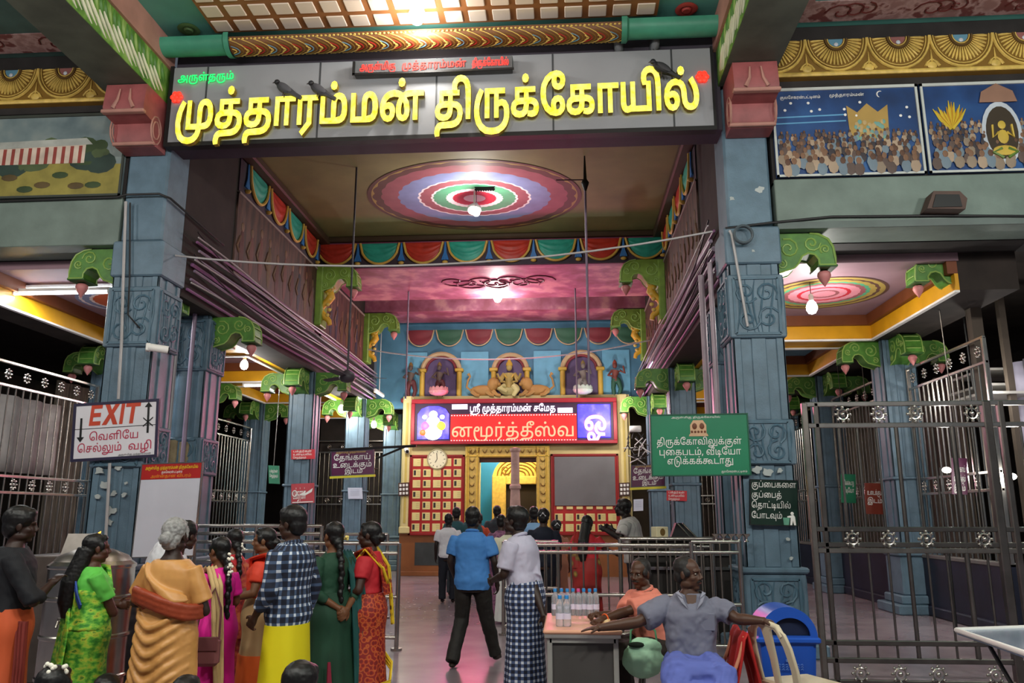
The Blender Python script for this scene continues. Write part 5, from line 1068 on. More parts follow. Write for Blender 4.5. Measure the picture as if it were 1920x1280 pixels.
for k in range(46):
    for z in (lz(778), lz(825)): x = lx(847)+(lx(1079)-lx(847))*k/45; b.bb(x-.018, x+.018, -.006, 0, z-.012, z+.012)
b.build('running_dots', M('led_dot_pink', '#ff9a9a', .4, emit=2., var=.02), t)
b = MB(); write(b, 'ஸ்ரீ முத்தாரம்மன் சமேத', (lx(880), .0, lz(771)), (1, 0, 0), (0, 0, 1), .26, lx(1042)-lx(880), .01, .006)
for a, c_, za, zb in ((847, 876, 766, 757), (1046, 1074, 774, 765)): b.bb(lx(a), lx(c_), .0, .02, lz(za), lz(zb))
b.build('white_letters', M('led_white', '#f4ecff', .4, emit=1.6, var=.02), t)
# blue picture of a deity at left, om sign at right
b = MB(); pts = [(lx(783), lz(822)), (lx(842), lz(822)), (lx(842), lz(775)), (lx(835), lz(765)), (lx(822), lz(760)), (lx(803), lz(760)), (lx(790), lz(765)), (lx(783), lz(775))]
b.prism(pts, (0, .02, 0), (1, 0, 0), (0, 0, 1), (0, -.03, 0)); b.build('picture_panel', M_stops('led_blue_picture', [(.3, '#2a1cc8'), (.5, '#4a48ff'), (.7, '#9a8cff')], 3, .4), t)
led_pic = MATS['led_blue_picture']; led_pic.node_tree.nodes['Principled BSDF'].inputs['Emission Color'].default_value = lin('#3a2cff')+[1]; led_pic.node_tree.nodes['Principled BSDF'].inputs['Emission Strength'].default_value = 1.3
b = MB(); cx = (lx(783)+lx(842))/2
for dx, dz, r, m_ in ((0, .62, .12, 0), (0, .4, .2, 0), (-.2, .3, .14, 1), (.2, .3, .15, 2), (0, .14, .26, 0), (-.28, .12, .1, 3), (.25, .55, .07, 0), (-.24, .55, .07, 0)): b.ell((cx+dx, -.02, lz(822)+.06+dz), (r, .02, r*.9), m_, 10, 6)
b.build('glowing_figure', [M('fig_white', '#f2eaff', .4, emit=1.8), M('fig_pink', '#e05ad0', .4, emit=1.2), M('fig_gold', '#ffc23a', .4, emit=1.4), M('fig_orange', '#ff5a2a', .4, emit=1.4)], t, True)
b = MB(); b.bb(lx(1083), lx(1145), -.01, .02, lz(821), lz(759), 0, .02); b.build('om_panel', MATS['led_blue_picture'], t)
b = MB(); write(b, 'ஓ', (lx(1094), -.03, lz(811)), (1, 0, 0), (0, 0, 1), .8, lx(1138)-lx(1094), .02, .01); b.build('om_letter', M('om_pink', '#ff9ad8', .4, emit=1.9, var=.02), t)
# ---- painted and carved frieze above the LED board
t = thing('relief_frieze', 'blue painted frieze with yellow arches and cloth swags over the LED board', 'frieze', (-1.6, YS+.28, 4.85)); ox = 1.6
fx = lambda px: P(px, 680).x+ox
fz = lambda py: P(960, py).z-4.85
cols7 = [M('frieze_yellow', '#c9a545', .5), M('frieze_cream', '#c2a680', .55), M('frieze_dark', '#3a2c34', .7), M('frieze_red', '#7c2f38', .6), M('frieze_purple', '#5a4a70', .6), M('frieze_green', '#35604a', .6), M('frieze_sky', '#6aa9c8', .6)]
for a, c_ in ((757, 798), (862, 914), (1000, 1052), (1130, 1182)):
    b = MB(); b.bb(fx(a), fx(c_), -.03, .0, 0, fz(655), 6); b.build('sky_panel', cols7, t)
for px, rp in ((825, 36), (956, 32), (1090, 36)):
    b = MB(); cx = fx(px); r = rp*22.3/1500; zc = fz(690)
    b.tube([(cx+r*cos(pi*j/14), -.08, zc+r*.9*sin(pi*j/14)) for j in range(15)], .07, 8, 1); b.tube([(cx+r*.8*cos(pi*j/14), -.08, zc+r*.72*sin(pi*j/14)) for j in range(15)], .04, 6, 3)
    for q in (-1, 1):
        b.cyl((cx+q*r, -.1, 0), (cx+q*r, -.1, zc-.05), .075, n=10, m=0); b.bb(cx+q*r-.12, cx+q*r+.12, -.2, 0, zc-.06, zc+.04, 0, .02)
    b.prism([(cx+r*.92*cos(pi*j/14), zc+r*.82*sin(pi*j/14)) for j in range(15)]+[(cx-r*.92, 0), (cx+r*.92, 0)], (0, -.035, 0), (1, 0, 0), (0, 0, 1), (0, .03, 0), 4)
    b.build('arch', cols7, t, 40)
for k in range(8):
    b = MB(); x = fx(752)+.5+k*.86; sw = lambda u_, v_: (x+.4*(2*u_-1), -.05-.05*sin(pi*u_)*(1+.3*sin(9*v_)), fz(612)-.45*v_*(1-(2*u_-1)**2)**.5-.02)
    b.grid(sw, 12, 8, 5 if k % 2 else 3); b.tube([(x+.4*(2*j/12-1), -.07, fz(612)-.48*(1-(2*j/12-1)**2)**.5-.02) for j in range(13)], .02, 5, 1); b.build('swag', cols7, t, True)
b = MB(); b.bb(fx(752), fx(1186), -.16, .0, -.1, .02, 0, .02); b.build('ledge', M('frieze_ledge', '#8a2c34', .5), t)
m_lion = M('lion_tan', '#b98d52', .6); m_skin_st = M('statue_cream', '#c9b37a', .5)
def lion(label, px, sgn):
    c = P(px, 735, YS+.1); t = thing('lion_statue', label, 'statue', (c.x, YS+.1, 4.87), 0)
    b = MB(); b.ell((0, 0, .19), (.36, .1, .16)); b.ell((sgn*.3, -.02, .36), (.17, .14, .2)); b.ell((sgn*.38, -.06, .4), (.11, .1, .12)); b.ell((sgn*.47, -.06, .36), (.06, .07, .06))
    for dx in (.3, .12, -.3): b.tube([(sgn*dx, -.08, .16), (sgn*(dx+.12), -.12, .05), (sgn*(dx+.22), -.12, .03)], [.07, .05, .045], 6)
    b.tube([(-sgn*.34, 0, .2), (-sgn*.46, 0, .3), (-sgn*.42, 0, .5), (-sgn*.36, 0, .6), (-sgn*.42, 0, .68)], [.035, .03, .028, .03, .05], 6)
    for dx in (.32, .42): b.ell((sgn*dx, 0, .53), (.04, .03, .05))
    b.build('lion_body', m_lion, t, True); return t
lion('tan lion statue left of the seated figure above the LED board', 905, 1)
lion('tan lion statue right of the seated figure above the LED board', 1008, -1)
def small_figure(label, px, kind):
    c = P(px, 735, YS+.05); t = thing('statue', label, 'statue', (c.x, YS+.05, 4.87)); b = MB()
    if kind == 'seated':
        b.ell((0, 0, .22), (.3, .14, .2), 1); b.tube([(-.12, -.1, .3), (-.26, -.16, .22), (-.05, -.18, .12)], [.09, .09, .05], 8, 1); b.tube([(.12, -.1, .3), (.22, -.16, .16), (.12, -.16, -.0)], [.09, .08, .05], 8, 1)
        b.tube([(0, -.03, .25), (0, -.03, .5), (0, -.03, .66)], [.13, .12, .16], 10, 0); b.ell((0, -.05, .84), (.085, .09, .11), 0); b.lathe([(.1, .88), (.09, .95), (.05, 1.02), (.02, 1.1), (.001, 1.12)], (0, -.04, 0), 10, 2)
        for q in (-1, 1):
            b.tube([(q*.15, -.04, .66), (q*.27, -.08, .5), (q*.33, -.16, .64)], [.05, .045, .035], 6, 0); b.tube([(q*.15, -.04, .64), (q*.22, -.1, .42), (q*.12, -.2, .4)], [.05, .04, .03], 6, 0)
        b.tube([(.12*cos(a), -.12, .62+.1*sin(a)) for a in [pi+pi*j/8 for j in range(9)]], .025, 5, 2)
    else:
        q = 1 if kind == 'r' else -1
        b.tube([(-.07, 0, 0), (-.09, -.03, .22), (-.06, 0, .42)], [.05, .06, .08], 8, 1); b.tube([(.07, 0, 0), (.12, -.03, .2), (.06, 0, .42)], [.05, .06, .08], 8, 1); b.ell((0, 0, .44), (.13, .09, .1), 1)
        b.tube([(0, 0, .42), (q*.04, 0, .55), (0, 0, .72)], [.1, .075, .11], 8, 0); b.ell((q*.03, -.02, .86), (.065, .07, .085), 0); b.lathe([(.07, .9), (.05, .98), (.01, 1.03)], (q*.03, 0, 0), 8, 2)
        b.tube([(.11, 0, .72), (.24, -.05, .64), (.2, -.08, .84)], [.04, .035, .025], 6, 0); b.tube([(-.11, 0, .72), (-.22, -.05, .58), (-.1, -.12, .54)], [.04, .035, .025], 6, 0)
    cs = {'seated': ('#b09a58', '#cfc58a', '#caa23c'), 'l': ('#5a4a44', '#5c2a2e', '#8a6a3a'), 'r': ('#7a706a', '#9a9490', '#8a7a4a'), 's': ('#7a4038', '#2f5a48', '#a04a3a')}[kind]
    b.build('figure_body', [M('fig_%s_%d' % (kind, i), h_, .55) for i, h_ in enumerate(cs)], t, True)
    return t
small_figure('seated crowned statue under the middle arch above the LED board', 955, 'seated')
small_figure('dark dancing statue under the left arch of the frieze', 825, 'l')
small_figure('grey dancing statue under the right arch of the frieze', 1092, 'r')
small_figure('standing red and green statue at the right end of the frieze', 1156, 's')
small_figure('standing dark statue at the left end of the frieze', 771, 'l')
for px, hx, lb in ((822, '#c98a8e', 'pink lotus bowl standing below the left frieze arch'), (1093, '#b5c2b8', 'pale grey lotus bowl standing below the right frieze arch')):
    c = P(px, 740, 21.9); t = thing('lotus_bowl', lb, 'lotus', (c.x, 21.93, 4.86)); b = MB()
    b.lathe([(.1, 0), (.22, .04), (.28, .12), (.25, .2), (.2, .16), (.001, .12)], n=18)
    for k in range(12):
        a = 2*pi*k/12; b.ell((.24*cos(a), .24*sin(a), .15), (.07, .03, .1), 0, 6, 5, Matrix.Rotation(a+pi/2, 3, 'Z'))
    b.build('petal_bowl', M('lotus_'+hx[1:], hx, .5), t, True)
# cctv
c = P(764, 843); t = thing('security_camera', 'small white dome camera left of the clock', 'camera', (c.x, YS-.13, c.z)); b = MB(); b.box((0, .0, 0), (.12, .14, .1), 0, 0, .02); b.cyl((.02, -.06, -.02), (.05, -.16, -.07), .06, .06, 12, 0); b.build('housing', m_white, t, 40)
b = MB(); b.cyl((.05, -.155, -.068), (.053, -.17, -.075), .045, .045, 12); b.build('lens', m_black, t)
for px in (757, 1171):
    pt = 'r' if px > 1000 else 'l'
    t_, u, v, n, w, h = board('switch_board', 'brown board of white switches on the %s shrine pilaster' % ('right' if pt == 'r' else 'left'), 'switch board', (px-10, 905), (px+10, 904), (px-10, 930), YS-.17, .05, M('switch_brown', '#4a3026', .5))
    g = MB()
    for i in range(3):
        for j in range(3): g.box(u*(w*(.2+.3*i))+v*(h*(.2+.3*j))+n*.01, (.06, .02, .07), 0, 0, .005)
    g.build('switches', m_white, t_)
# ---------------------------------------------------------------- drapery valances, wall paintings
sw_red = M('swag_red', '#b03222', .5, var=.2, scale=5); sw_teal = M('swag_teal', '#2f9a84', .5, var=.2, scale=5); sw_gold = M('swag_gold', '#c9a24a', .45); sw_blue = M('swag_blue', '#3a78b8', .5); sw_pale = M('swag_backing', '#3a2f3a', .7)
def valance(label, o, u, n, L, w, h, first=0, mute=False):
    """row of carved cloth swags on a beam face: origin top-left, u along, n outward"""
    o, u, n = V(o), V(u), V(n); up = V((0, 0, 1)); t = thing('drape_valance', label, 'valance', o)
    b = MB(); P = [u*0-up*h*1.06-n*.0, u*L-up*h*1.06, u*L, u*0]; b.add(P+[p+n*.02 for p in P], [(3, 2, 1, 0), (4, 5, 6, 7), (0, 1, 5, 4), (1, 2, 6, 5), (2, 3, 7, 6), (3, 0, 4, 7)]); b.build('backing', sw_pale, t)
    k = int(L/w+.35); off = (L-k*w)/2
    for i in range(k):
        x = off+w*(i+.5); R = w*.43
        def f(a, v_):
            s_ = 2*a-1; d = sqrt(max(0, 1-s_*s_))
            return u*(x+R*s_)-up*(h*.9*v_*d)+n*(.03+.05*d*sin(pi*min(1, v_*.9+.1))*(1+.25*sin(v_*22+3*s_*s_)))
        b = MB(); b.grid(f, 14, 16, 0); s = b.build('swag', (sw_red if (i+first) % 2 == 0 else sw_teal), t, True)
        b = MB(); b.tube([u*(x+R*1.04*(2*j/16-1))-up*(h*.93*sqrt(max(0, 1-(2*j/16-1)**2)))+n*.06 for j in range(17)], .028, 6); b.build('gold_hem', sw_gold, s, True)
    for i in range(k+1):
        x = off+w*i; b = MB()
        for q in (-2, -1, 0, 1, 2): b.tube([u*x+n*.04, u*(x+q*.012)-up*(h*.5)+n*.05, u*(x+q*.034)-up*(h*.8)+n*.04], [.016, .012, .022], 5, 0)
        b.ell(u*x-up*(h*.9)+n*.05, (.07, .04, .04), 1, 8, 5); b.build('blue_tassel', [sw_blue, sw_gold], t, True)
    return t
va, vb = at(603, 460, 16.85), at(1246, 452, 16.85)
valance('row of red and teal cloth swags across the hall under the ceiling', (XL+.02, 16.88, 7.56), (1, 0, 0), (0, -1, 0), XR-XL-.04, .985, .52)
valance('dim row of cloth swags along the left hall wall', (XL+.002, 16.8, 7.54), (0, -1, 0), (1, 0, 0), 4.5, .985, .55)
valance('dim row of cloth swags along the right hall wall', (XR-.002, 12.3, 7.54), (0, 1, 0), (-1, 0, 0), 4.5, .985, .55, 1)
m_mural = M_stops('brown_mural', [(.25, '#1f1512'), (.45, '#38241d'), (.6, '#55392d'), (.75, '#2b2024')], 3.2, .6, vec=(1, 2.2, .5))
def mural(label, x, sgn, y0, y1, z0, z1, seed):
    t = thing('wall_painting', label, 'painting', (x, (y0+y1)/2, z0)); L = y1-y0; h = z1-z0
    b = MB(); b.bb(0, sgn*.03, -L/2, L/2, 0, h); b.build('painted_panel', m_mural, t)
    b = MB(); b.bb(0, sgn*.05, -L/2, L/2, h-.03, h+.01); b.bb(0, sgn*.05, -L/2, L/2, -.01, .03); b.build('thin_frame', M('mural_frame', '#8d8078', .5), t)
    rnd = random.Random(seed); b = MB(); k = int(L/.42)
    for i in range(k):
        y = -L/2+.25+(L-.5)*i/max(1, k-1); hh = h*rnd.uniform(.55, .75); m_ = rnd.randrange(4)
        b.ell((sgn*.032, y, hh*.5+.08), (.012, .1, hh*.42), m_, 10, 6); b.ell((sgn*.034, y, hh+.06), (.012, .065, .085), 4, 8, 6)
        b.tube([(sgn*.034, y-.08, hh*.85), (sgn*.036, y-.2, hh*.6), (sgn*.036, y-.1, hh*.5)], .025, 5, 4)
    b.build('painted_figures', [M('mur_%d' % i, h_, .6) for i, h_ in enumerate(('#4a221c', '#54401f', '#2c2c38', '#5f3932', '#664a38'))], t, True)
mural('long dark mural of standing figures high on the left hall wall', XL, 1, 12.3, 16.6, 5.5, 6.93, 1)
mural('dark mural high on the left hall wall behind the nearer lime bracket', XL, 1, 17.1, 20.85, 5.5, 6.93, 2)
mural('long dark mural high on the right hall wall', XR, -1, 12.3, 16.6, 5.5, 6.93, 3)
mural('dark mural high on the right hall wall next to the shrine', XR, -1, 17.1, 20.85, 5.5, 6.93, 4)
# --- facade paintings (flat pictures)
def pic(label, x0, x1, z0, z1, mat_bg, border):
    t = thing('facade_painting', label, 'painting', (x0, 10.03, z0)); w, h = x1-x0, z1-z0
    b = MB(); b.bb(0, w, -.02, .02, 0, h); b.build('canvas', mat_bg, t)
    b = MB()
    for a in ((0, w, h-.04, h), (0, w, 0, .03), (0, .03, 0, h), (w-.03, w, 0, h)): b.bb(a[0], a[1], -.04, -.02, a[2], a[3])
    b.build('border', border, t); return t, w, h
m_pb = M('painting_border', '#b9bdb8', .5)
t, w, h = pic('faded painting of a striped temple among trees, left of the sign', -10.2, -6.1, 5.92, 7.18, M_stops('faded_sky', [(.3, '#4d5f66'), (.5, '#6f7f80'), (.7, '#8d9690')], 1.6, .6), M('dark_border', '#3a3f38', .6))
b = MB(); rnd = random.Random(2); Yp = -.024
b.add([(0, Yp, .04), (w-.03, Yp, .04), (w-.03, Yp, h*.38), (w*.7, Yp, h*.42), (w*.45, Yp, h*.3), (0, Yp, h*.36)], [tuple(range(6))], 0)
for k in range(26):
    x = rnd.uniform(.1, w-.2); z = h*rnd.uniform(.36, .62); b.ell((x, Yp, z), (rnd.uniform(.1, .28), .004, rnd.uniform(.08, .2)), 1+k % 3, 10, 6)
bx0, bx1 = w*.38, w*.86
b.add([(bx0, Yp-.006, h*.4), (bx1, Yp-.006, h*.4), (bx1, Yp-.006, h*.62), (bx0, Yp-.006, h*.58)], [(0, 1, 2, 3)], 4)
for k in range(16):
    x = bx0+(bx1-bx0)*(k+.2)/16; b.add([(x, Yp-.008, h*.4), (x+.05, Yp-.008, h*.4), (x+.05, Yp-.008, h*(.575+.035*k/16)), (x, Yp-.008, h*(.575+.035*k/16))], [(0, 1, 2, 3)], 5)
b.add([(bx0-.1, Yp-.01, h*.58), (bx1+.1, Yp-.01, h*.62), (bx1, Yp-.01, h*.7), (bx0, Yp-.01, h*.66)], [(0, 1, 2, 3)], 6)
for k in range(9): b.ell((w*(.42+.06*k), Yp-.006, h*rnd.uniform(.1, .3)), (.12, .004, .05), 7 if k % 2 else 1, 8, 5)
b.build('painted_scene', [M('ps%d' % i, hx, .6, var=.25, scale=4) for i, hx in enumerate(('#8d8340', '#39492c', '#4c5a3a', '#2f4038', '#c9b9a8', '#8d4038', '#a5a8a0', '#5a4a2c'))], t)
navy = M_stops('night_sky_paint', [(.3, '#142a52'), (.5, '#1d3f74'), (.7, '#2c5a92')], 1.4, .5)
def crowd(t, w, h, seed, zmax=.42):
    rnd = random.Random(seed); b = MB()
    rows = 7
    for r in range(rows):
        n = int(w/(.05+.012*(rows-r)*-1+.1)); z = h*zmax*(1-r/rows)+.03; s_ = .026+.006*r
        for i in range(n):
            x = .06+(w-.12)*(i+rnd.uniform(.1, .9))/n; zz = z+rnd.uniform(-.03, .03)
            b.ell((x, -.028-.003*r, zz), (s_*1.15, .006, s_*1.5), rnd.randrange(5), 7, 4); b.ell((x, -.032-.003*r, zz+s_*1.9), (s_*.62, .006, s_*.8), 5+rnd.randrange(2), 7, 4)
    return b.build('painted_crowd', [M('cr%d' % i, hx, .6) for i, hx in enumerate(('#8a7a68', '#5a4a44', '#6f7f8a', '#a5907a', '#3a3438', '#7a5a44', '#5a3f30'))], t)
t, w, h = pic('night festival painting with golden canopy right of the sign', 2.82, 4.72, 5.93, 7.2, navy, m_pb); crowd(t, w, h, 5)
b = MB(); b.prism([(w*.52, h*.4), (w*.78, h*.4), (w*.79, h*.78), (w*.72, h*.7), (w*.65, h*.8), (w*.58, h*.7), (w*.51, h*.78)], (0, -.024, 0), (1, 0, 0), (0, 0, 1), (0, -.004, 0), 0)
for k in range(34): rnd = random.Random(k); b.ell((w*rnd.uniform(.54, .76), -.03, h*rnd.uniform(.38, .6)), (.03, .005, .035), 1+k % 2, 7, 4)
b.build('painted_canopy', [M('canopy_gold', '#a8894a', .5), M('canopy_teal', '#6f9a90', .5), M('canopy_tan', '#b59a6a', .5)], t)
b = MB()
for k in range(12): rnd = random.Random(k+50); b.ell((w*rnd.uniform(.05, .95), -.026, h*rnd.uniform(.62, .84)), (.02, .004, .02), 0, 8, 4)
b.build('painted_stars', m_white, t)
b = MB()
for z in (.66, .59): b.add([(.03, -.024, h*z), (w*.5, -.024, h*(z+.015)), (w*.5, -.024, h*(z+.03)), (.03, -.024, h*(z+.015))], [(0, 1, 2, 3)], 1)
b.tube([(w*.75+.045*cos(a), -.026, h*.9+.045*sin(a)) for a in [1.2+.35*j for j in range(10)]], [.004+.006*sin(pi*j/9) for j in range(10)], 5, 0)
b.build('painted_sea_and_moon', [m_white, M('night_glow_blue', '#5f9ac0', .5)], t)
b = MB(); write(b, 'குலசேகரன்பட்டினம்', (w*.06, -.026, h*.88), (1, 0, 0), (0, 0, 1), .06, w*.28); write(b, 'முத்தாரம்மன்', (w*.4, -.026, h*.89), (1, 0, 0), (0, 0, 1), .06, w*.24)
b.build('lettering', m_white, t)
t, w, h = pic('night painting with a flame and a seated golden figure at the right edge', 4.76, 7.4, 5.93, 7.2, navy, m_pb); crowd(t, w, h, 9, .5)
b = MB(); rnd = random.Random(4)
for k in range(13):
    a = -.5+k*.083; L_ = rnd.uniform(.25, .42); b.tube([(w*.13, -.03, h*.48), (w*.13+a*.25, -.03, h*.48+L_*.5), (w*.13+a*.42, -.03, h*.48+L_)], [.03, .025, .004], 5, k % 2)
b.build('painted_flame', [M('flame_yellow', '#d0b53a', .5), M('flame_orange', '#b5862c', .5)], t)
b = MB(); cx = w*.365
b.prism([(cx+.25*cos(a), h*.42+.44*sin(a)) for a in [2*pi*j/22 for j in range(22)]], (0, -.036, 0), (1, 0, 0), (0, 0, 1), (0, -.006, 0), 0)
b.prism([(cx+.2*cos(a), h*.42+.37*sin(a)) for a in [2*pi*j/22 for j in range(22)]], (0, -.042, 0), (1, 0, 0), (0, 0, 1), (0, -.006, 0), 1)
b.prism([(cx-.24, h*.76), (cx+.24, h*.76), (cx+.2, h*.88), (cx, h*.97), (cx-.2, h*.88)], (0, -.044, 0), (1, 0, 0), (0, 0, 1), (0, -.006, 0), 2)
for dx, dz, rx, rz_ in ((0, .5, .05, .06), (0, .37, .07, .1), (0, .22, .15, .07)): b.ell((cx+dx, -.055, h*dz), (rx, .01, rz_), 3, 10, 6)
for q in (-1, 1): b.tube([(cx+q*.05, -.058, h*.42), (cx+q*.13, -.058, h*.36), (cx+q*.12, -.058, h*.5)], .016, 5, 3); b.tube([(cx+q*.04, -.058, h*.24), (cx+q*.15, -.058, h*.2), (cx+q*.03, -.058, h*.14)], .022, 5, 4)
b.build('painted_shrine', [M('oval_white', '#b5bcc4', .5), M('oval_dark', '#3a2f22', .6), M('oval_dome', '#8d6a58', .5), M('oval_gold', '#c2a544', .5), M('oval_green', '#5c7a34', .5)], t)
# loudspeaker box on the right beam
c = at(1768, 380, 9.9); t = thing('speaker_box', 'dark brown box speaker fixed on the right front beam', 'speaker', (c.x, 9.99, c.z)); b = MB()
b.prism([(-.26, -.12), (-.16, .11), (.16, .1), (.24, .0), (.2, -.14)], (0, 0, 0), (1, 0, 0), (0, 0, 1), (0, -.22, 0)); b.build('cabinet', M('speaker_brown', '#4f3b33', .6), t)
b = MB(); b.prism([(-.2, -.11), (-.14, .06), (.14, .05), (.16, -.11)], (0, -.222, 0), (1, 0, 0), (0, 0, 1), (0, -.012, 0)); b.build('grille', m_black, t)
# ---------------------------------------------------------------- lamps
m_bulb = M('bulb_glow', '#fff6ea', .3, emit=14, var=.01); m_tube = M('tube_glow', '#f2f6ff', .3, emit=10, var=.01); m_fit = M('lamp_fitting', '#d8d8d4', .4)
def bulb(label, px, py, Y, watts, s=1., color=(1, .96, .9), top=None):
    c = at(px, py, Y); t = thing('light_bulb', label, 'bulb', c)
    b = MB(); b.lathe([(.001, -.1*s), (.045*s, -.085*s), (.07*s, -.04*s), (.072*s, .0), (.055*s, .05*s), (.03*s, .08*s)], n=16); b.build('globe', m_bulb, t, True)
    b = MB(); b.lathe([(.032*s, .08*s), (.032*s, .15*s), (.02*s, .17*s), (.006, .18*s)], n=12); b.build('holder', m_fit, t, True)
    if top: b = MB(); b.cyl((0, 0, .17*s), (0, 0, top-c.z), .006, n=6); b.build('flex', m_black, t)
    point_light('bulb_light', c+V((0, -.02, -.14*s)), watts, color, .08*s)
    return t
bulb('big glowing bulb under the porch ceiling above the sign', 782, 26, 9.25, 55, 1.5, top=8.16)
bulb('glowing bulb hanging in the middle of the hall', 933, 556, 19.5, 130, 1.5, top=7.05)
bulb('glowing bulb below the pink medallion of the right aisle', 1522, 575, 12.0, 80, 1.15, top=5.08)
bulb('glowing bulb of the left aisle beside the second pillar', 458, 683, 15.6, 70, 1.1, top=5.08)
bulb('glowing bulb between the two left pillars near the purple board', 640, 766, 20.6, 60, 1.2, top=5.08)
bulb('small glowing bulb next to the far left pillar', 701, 795, 23.9, 60, 1.2, top=4.7)
bulb('glowing bulb above the green notice board', 1288, 757, 19.4, 60, 1.2, top=5.08)
bulb('white glowing bulb at the centre of the ceiling mandala', 893, 396, 14.2, 95, 1.0, top=7.72)
def tube_lamp(label, c, L, along, watts, twin=False, color=(.93, .97, 1), stem=0):
    rz = 0 if along == 'x' else pi/2; t = thing('tube_light', label, 'tube light', c, rz)
    b = MB(); b.bb(-L/2, L/2, -.03, .03, .02, .07, 0, .006)
    for q in (-1, 1): b.bb(q*L/2-.02, q*L/2+.02, -.03, .03, -.03, .07, 0, .006)
    if stem: b.cyl((0, 0, .05), (0, 0, .05+stem), .01, n=6)
    b.build('fitting', m_fit, t)
    b = MB(); b.cyl((-L/2+.03, 0, -.01), (L/2-.03, 0, -.01), .018, n=10); b.build('tube', m_tube, t, True)
    tube_area('tube_light_area', V(c)+V((0, 0, -.05)), (0, 0, rz), watts, color, L, .06)
    return t
cl = at(30, 524, 11.2); tube_lamp('upper tube light of the left aisle at the picture edge', (-7.5, 11.3, 4.98), 1.5, 'x', 45)
tube_lamp('lower tube light of the left aisle at the picture edge', (-7.55, 11.15, 4.88), 1.5, 'x', 45)
cr = at(1652, 489, 11.2); tube_lamp('tube light across the right aisle behind the green bracket', (4.0, 11.2, cr.z), 1.25, 'x', 60)
c2 = at(509, 722, 17.6); tube_lamp('tube light across the left aisle by the second pillar', (c2.x-.1, 17.6, c2.z), 1.1, 'x', 50)
tube_lamp('slanting tube light under the left cables near the shrine', tuple(at(640, 695, 20.0)), .9, 'y', 25, stem=.1)
tube_lamp('tube light at the far end of the left cables', tuple(at(711, 738, 21.6)), 1.0, 'y', 25, stem=2.1)
tube_lamp('tube light under the right cables near the shrine', tuple(at(1222, 682, 20.0)), .9, 'y', 25)
for i, (px, py, Y) in enumerate(((1838, 734, 13), (1897, 893, 11.5), (1775, 881, 12.5))):
    c = at(px, py, Y); t = thing('flood_lamp', ('small bright lamp beyond the right fence, highest one', 'small bright lamp low at the right picture edge', 'small bright lamp beside the far purple board')[i], 'lamp', c)
    b = MB(); b.ell((0, 0, 0), (.07, .03, .045), 0, 10, 6); b.build('lens', m_bulb, t, True); b = MB(); b.tube([(0, .03, 0), (0, .2, .05), (0, .25, -c.z if i else 5.35-c.z)], .015, 5); b.build('stem', m_black, t)
    point_light('flood_lamp_light', c+V((0, -.15, 0)), 25, (1, .97, .9), .05)
# LED board's pink light, then added lights without fittings brightening the shrine
tube_area('led_board_light', (-1.6, 21.85, 4.2), (radians(-97), 0, 0), 130, (1, .14, .34), 3.4, .7)
point_light('shrine_door_fill', (-1.7, 23.0, 3.9), 130, (1, .85, .6), .1)
point_light('inner_room_fill', (-1.9, 24.6, 3.8), 40, (1, .92, .8), .1)
point_light('shrine_front_fill', (-4.2, 20.6, 4.2), 70, (1, .93, .85), .12)
point_light('shrine_front_fill', (1.2, 20.6, 4.2), 70, (1, .93, .85), .12)
# ---------------------------------------------------------------- wires, pipes, rods
m_conduit = M('grey_conduit', '#86768a', .4, var=.15); m_cable = M('black_cable', '#1b1a1c', .5); m_pvc = M('white_pipe', '#a9a6a6', .4)
def run(name, label, cat, pts, r, mt, n=6, sm=True):
    return tag(MB().tube(pts, r, n).build(name, mt, None, True), label, cat)
rnd = random.Random(8)
for i in range(7):
    z = 4.78+.13*i; dx = .05+.03*(i % 3)
    pts = [(XL+dx, 10.75+.03*i, z+.03*sin(i)), (XL+dx, 13.5, z+rnd.uniform(-.03, .03)), (XL+dx, 17, z+rnd.uniform(-.03, .03)), (XL+dx+.02, 22.2, z)]
    o = run('conduit', '%s conduit of the bundle along the foot of the left hall wall' % ('lowest', 'second', 'third', 'middle', 'fifth', 'sixth', 'topmost')[i], 'conduit', pts, rnd.choice((.022, .03, .038)), m_conduit if i % 3 else M('pink_lit_conduit', '#8a5a86', .4)); o['group'] = 'left wall conduits'  # every third conduit has the pink glow put into its colour
    pts = [(XR-dx, 10.75+.03*i, z+.05*sin(i)), (XR-dx, 13.5, z+rnd.uniform(-.03, .03)), (XR-dx, 17, z+rnd.uniform(-.03, .03)), (XR-dx, 22.2, z)]
    o = run('conduit', '%s conduit of the bundle along the foot of the right hall wall' % ('lowest', 'second', 'third', 'middle', 'fifth', 'sixth', 'topmost')[i], 'conduit', pts, rnd.choice((.022, .03, .038)), m_conduit if i % 3 else MATS['pink_lit_conduit']); o['group'] = 'right wall conduits'
def sag(a, c, d, k=14): a, c = V(a), V(c); return [a+(c-a)*(i/k)-V((0, 0, d*4*(i/k)*(1-i/k))) for i in range(k+1)]
run('cable', 'white cable sagging across the hall mouth between the two pillars', 'cable', sag(at(318, 478, 10.3), at(1335, 434, 10.3), .3), .014, m_pvc)
run('cable', 'thin cable sagging across the hall in front of the frieze', 'cable', sag(at(690, 655, 20), at(1225, 636, 20), .38), .016, m_pvc)
run('cable', 'dark cable along the right front beam', 'cable', [at(1360, 428, 9.97), at(1440, 418, 9.97), at(1560, 406, 9.97), at(1760, 404, 9.97), at(1930, 405, 9.97)], .016, m_cable)
run('cable', 'black cable bent round the top of the left pillar', 'cable', [(-8.9, 9.97, 5.86), (-6.1, 9.96, 5.88), (-5.98, 9.93, 5.9), (-5.5, 9.93, 5.9), (-5.4, 10.05, 5.88), (-5.38, 11.8, 5.8)], .016, m_cable)
run('pipe', 'white conduit running down the front of the left pillar', 'pipe', [at(236, 378, 9.93), at(232, 500, 9.93), at(228, 640, 9.9), at(222, 748, 9.9)], .02, m_pvc)
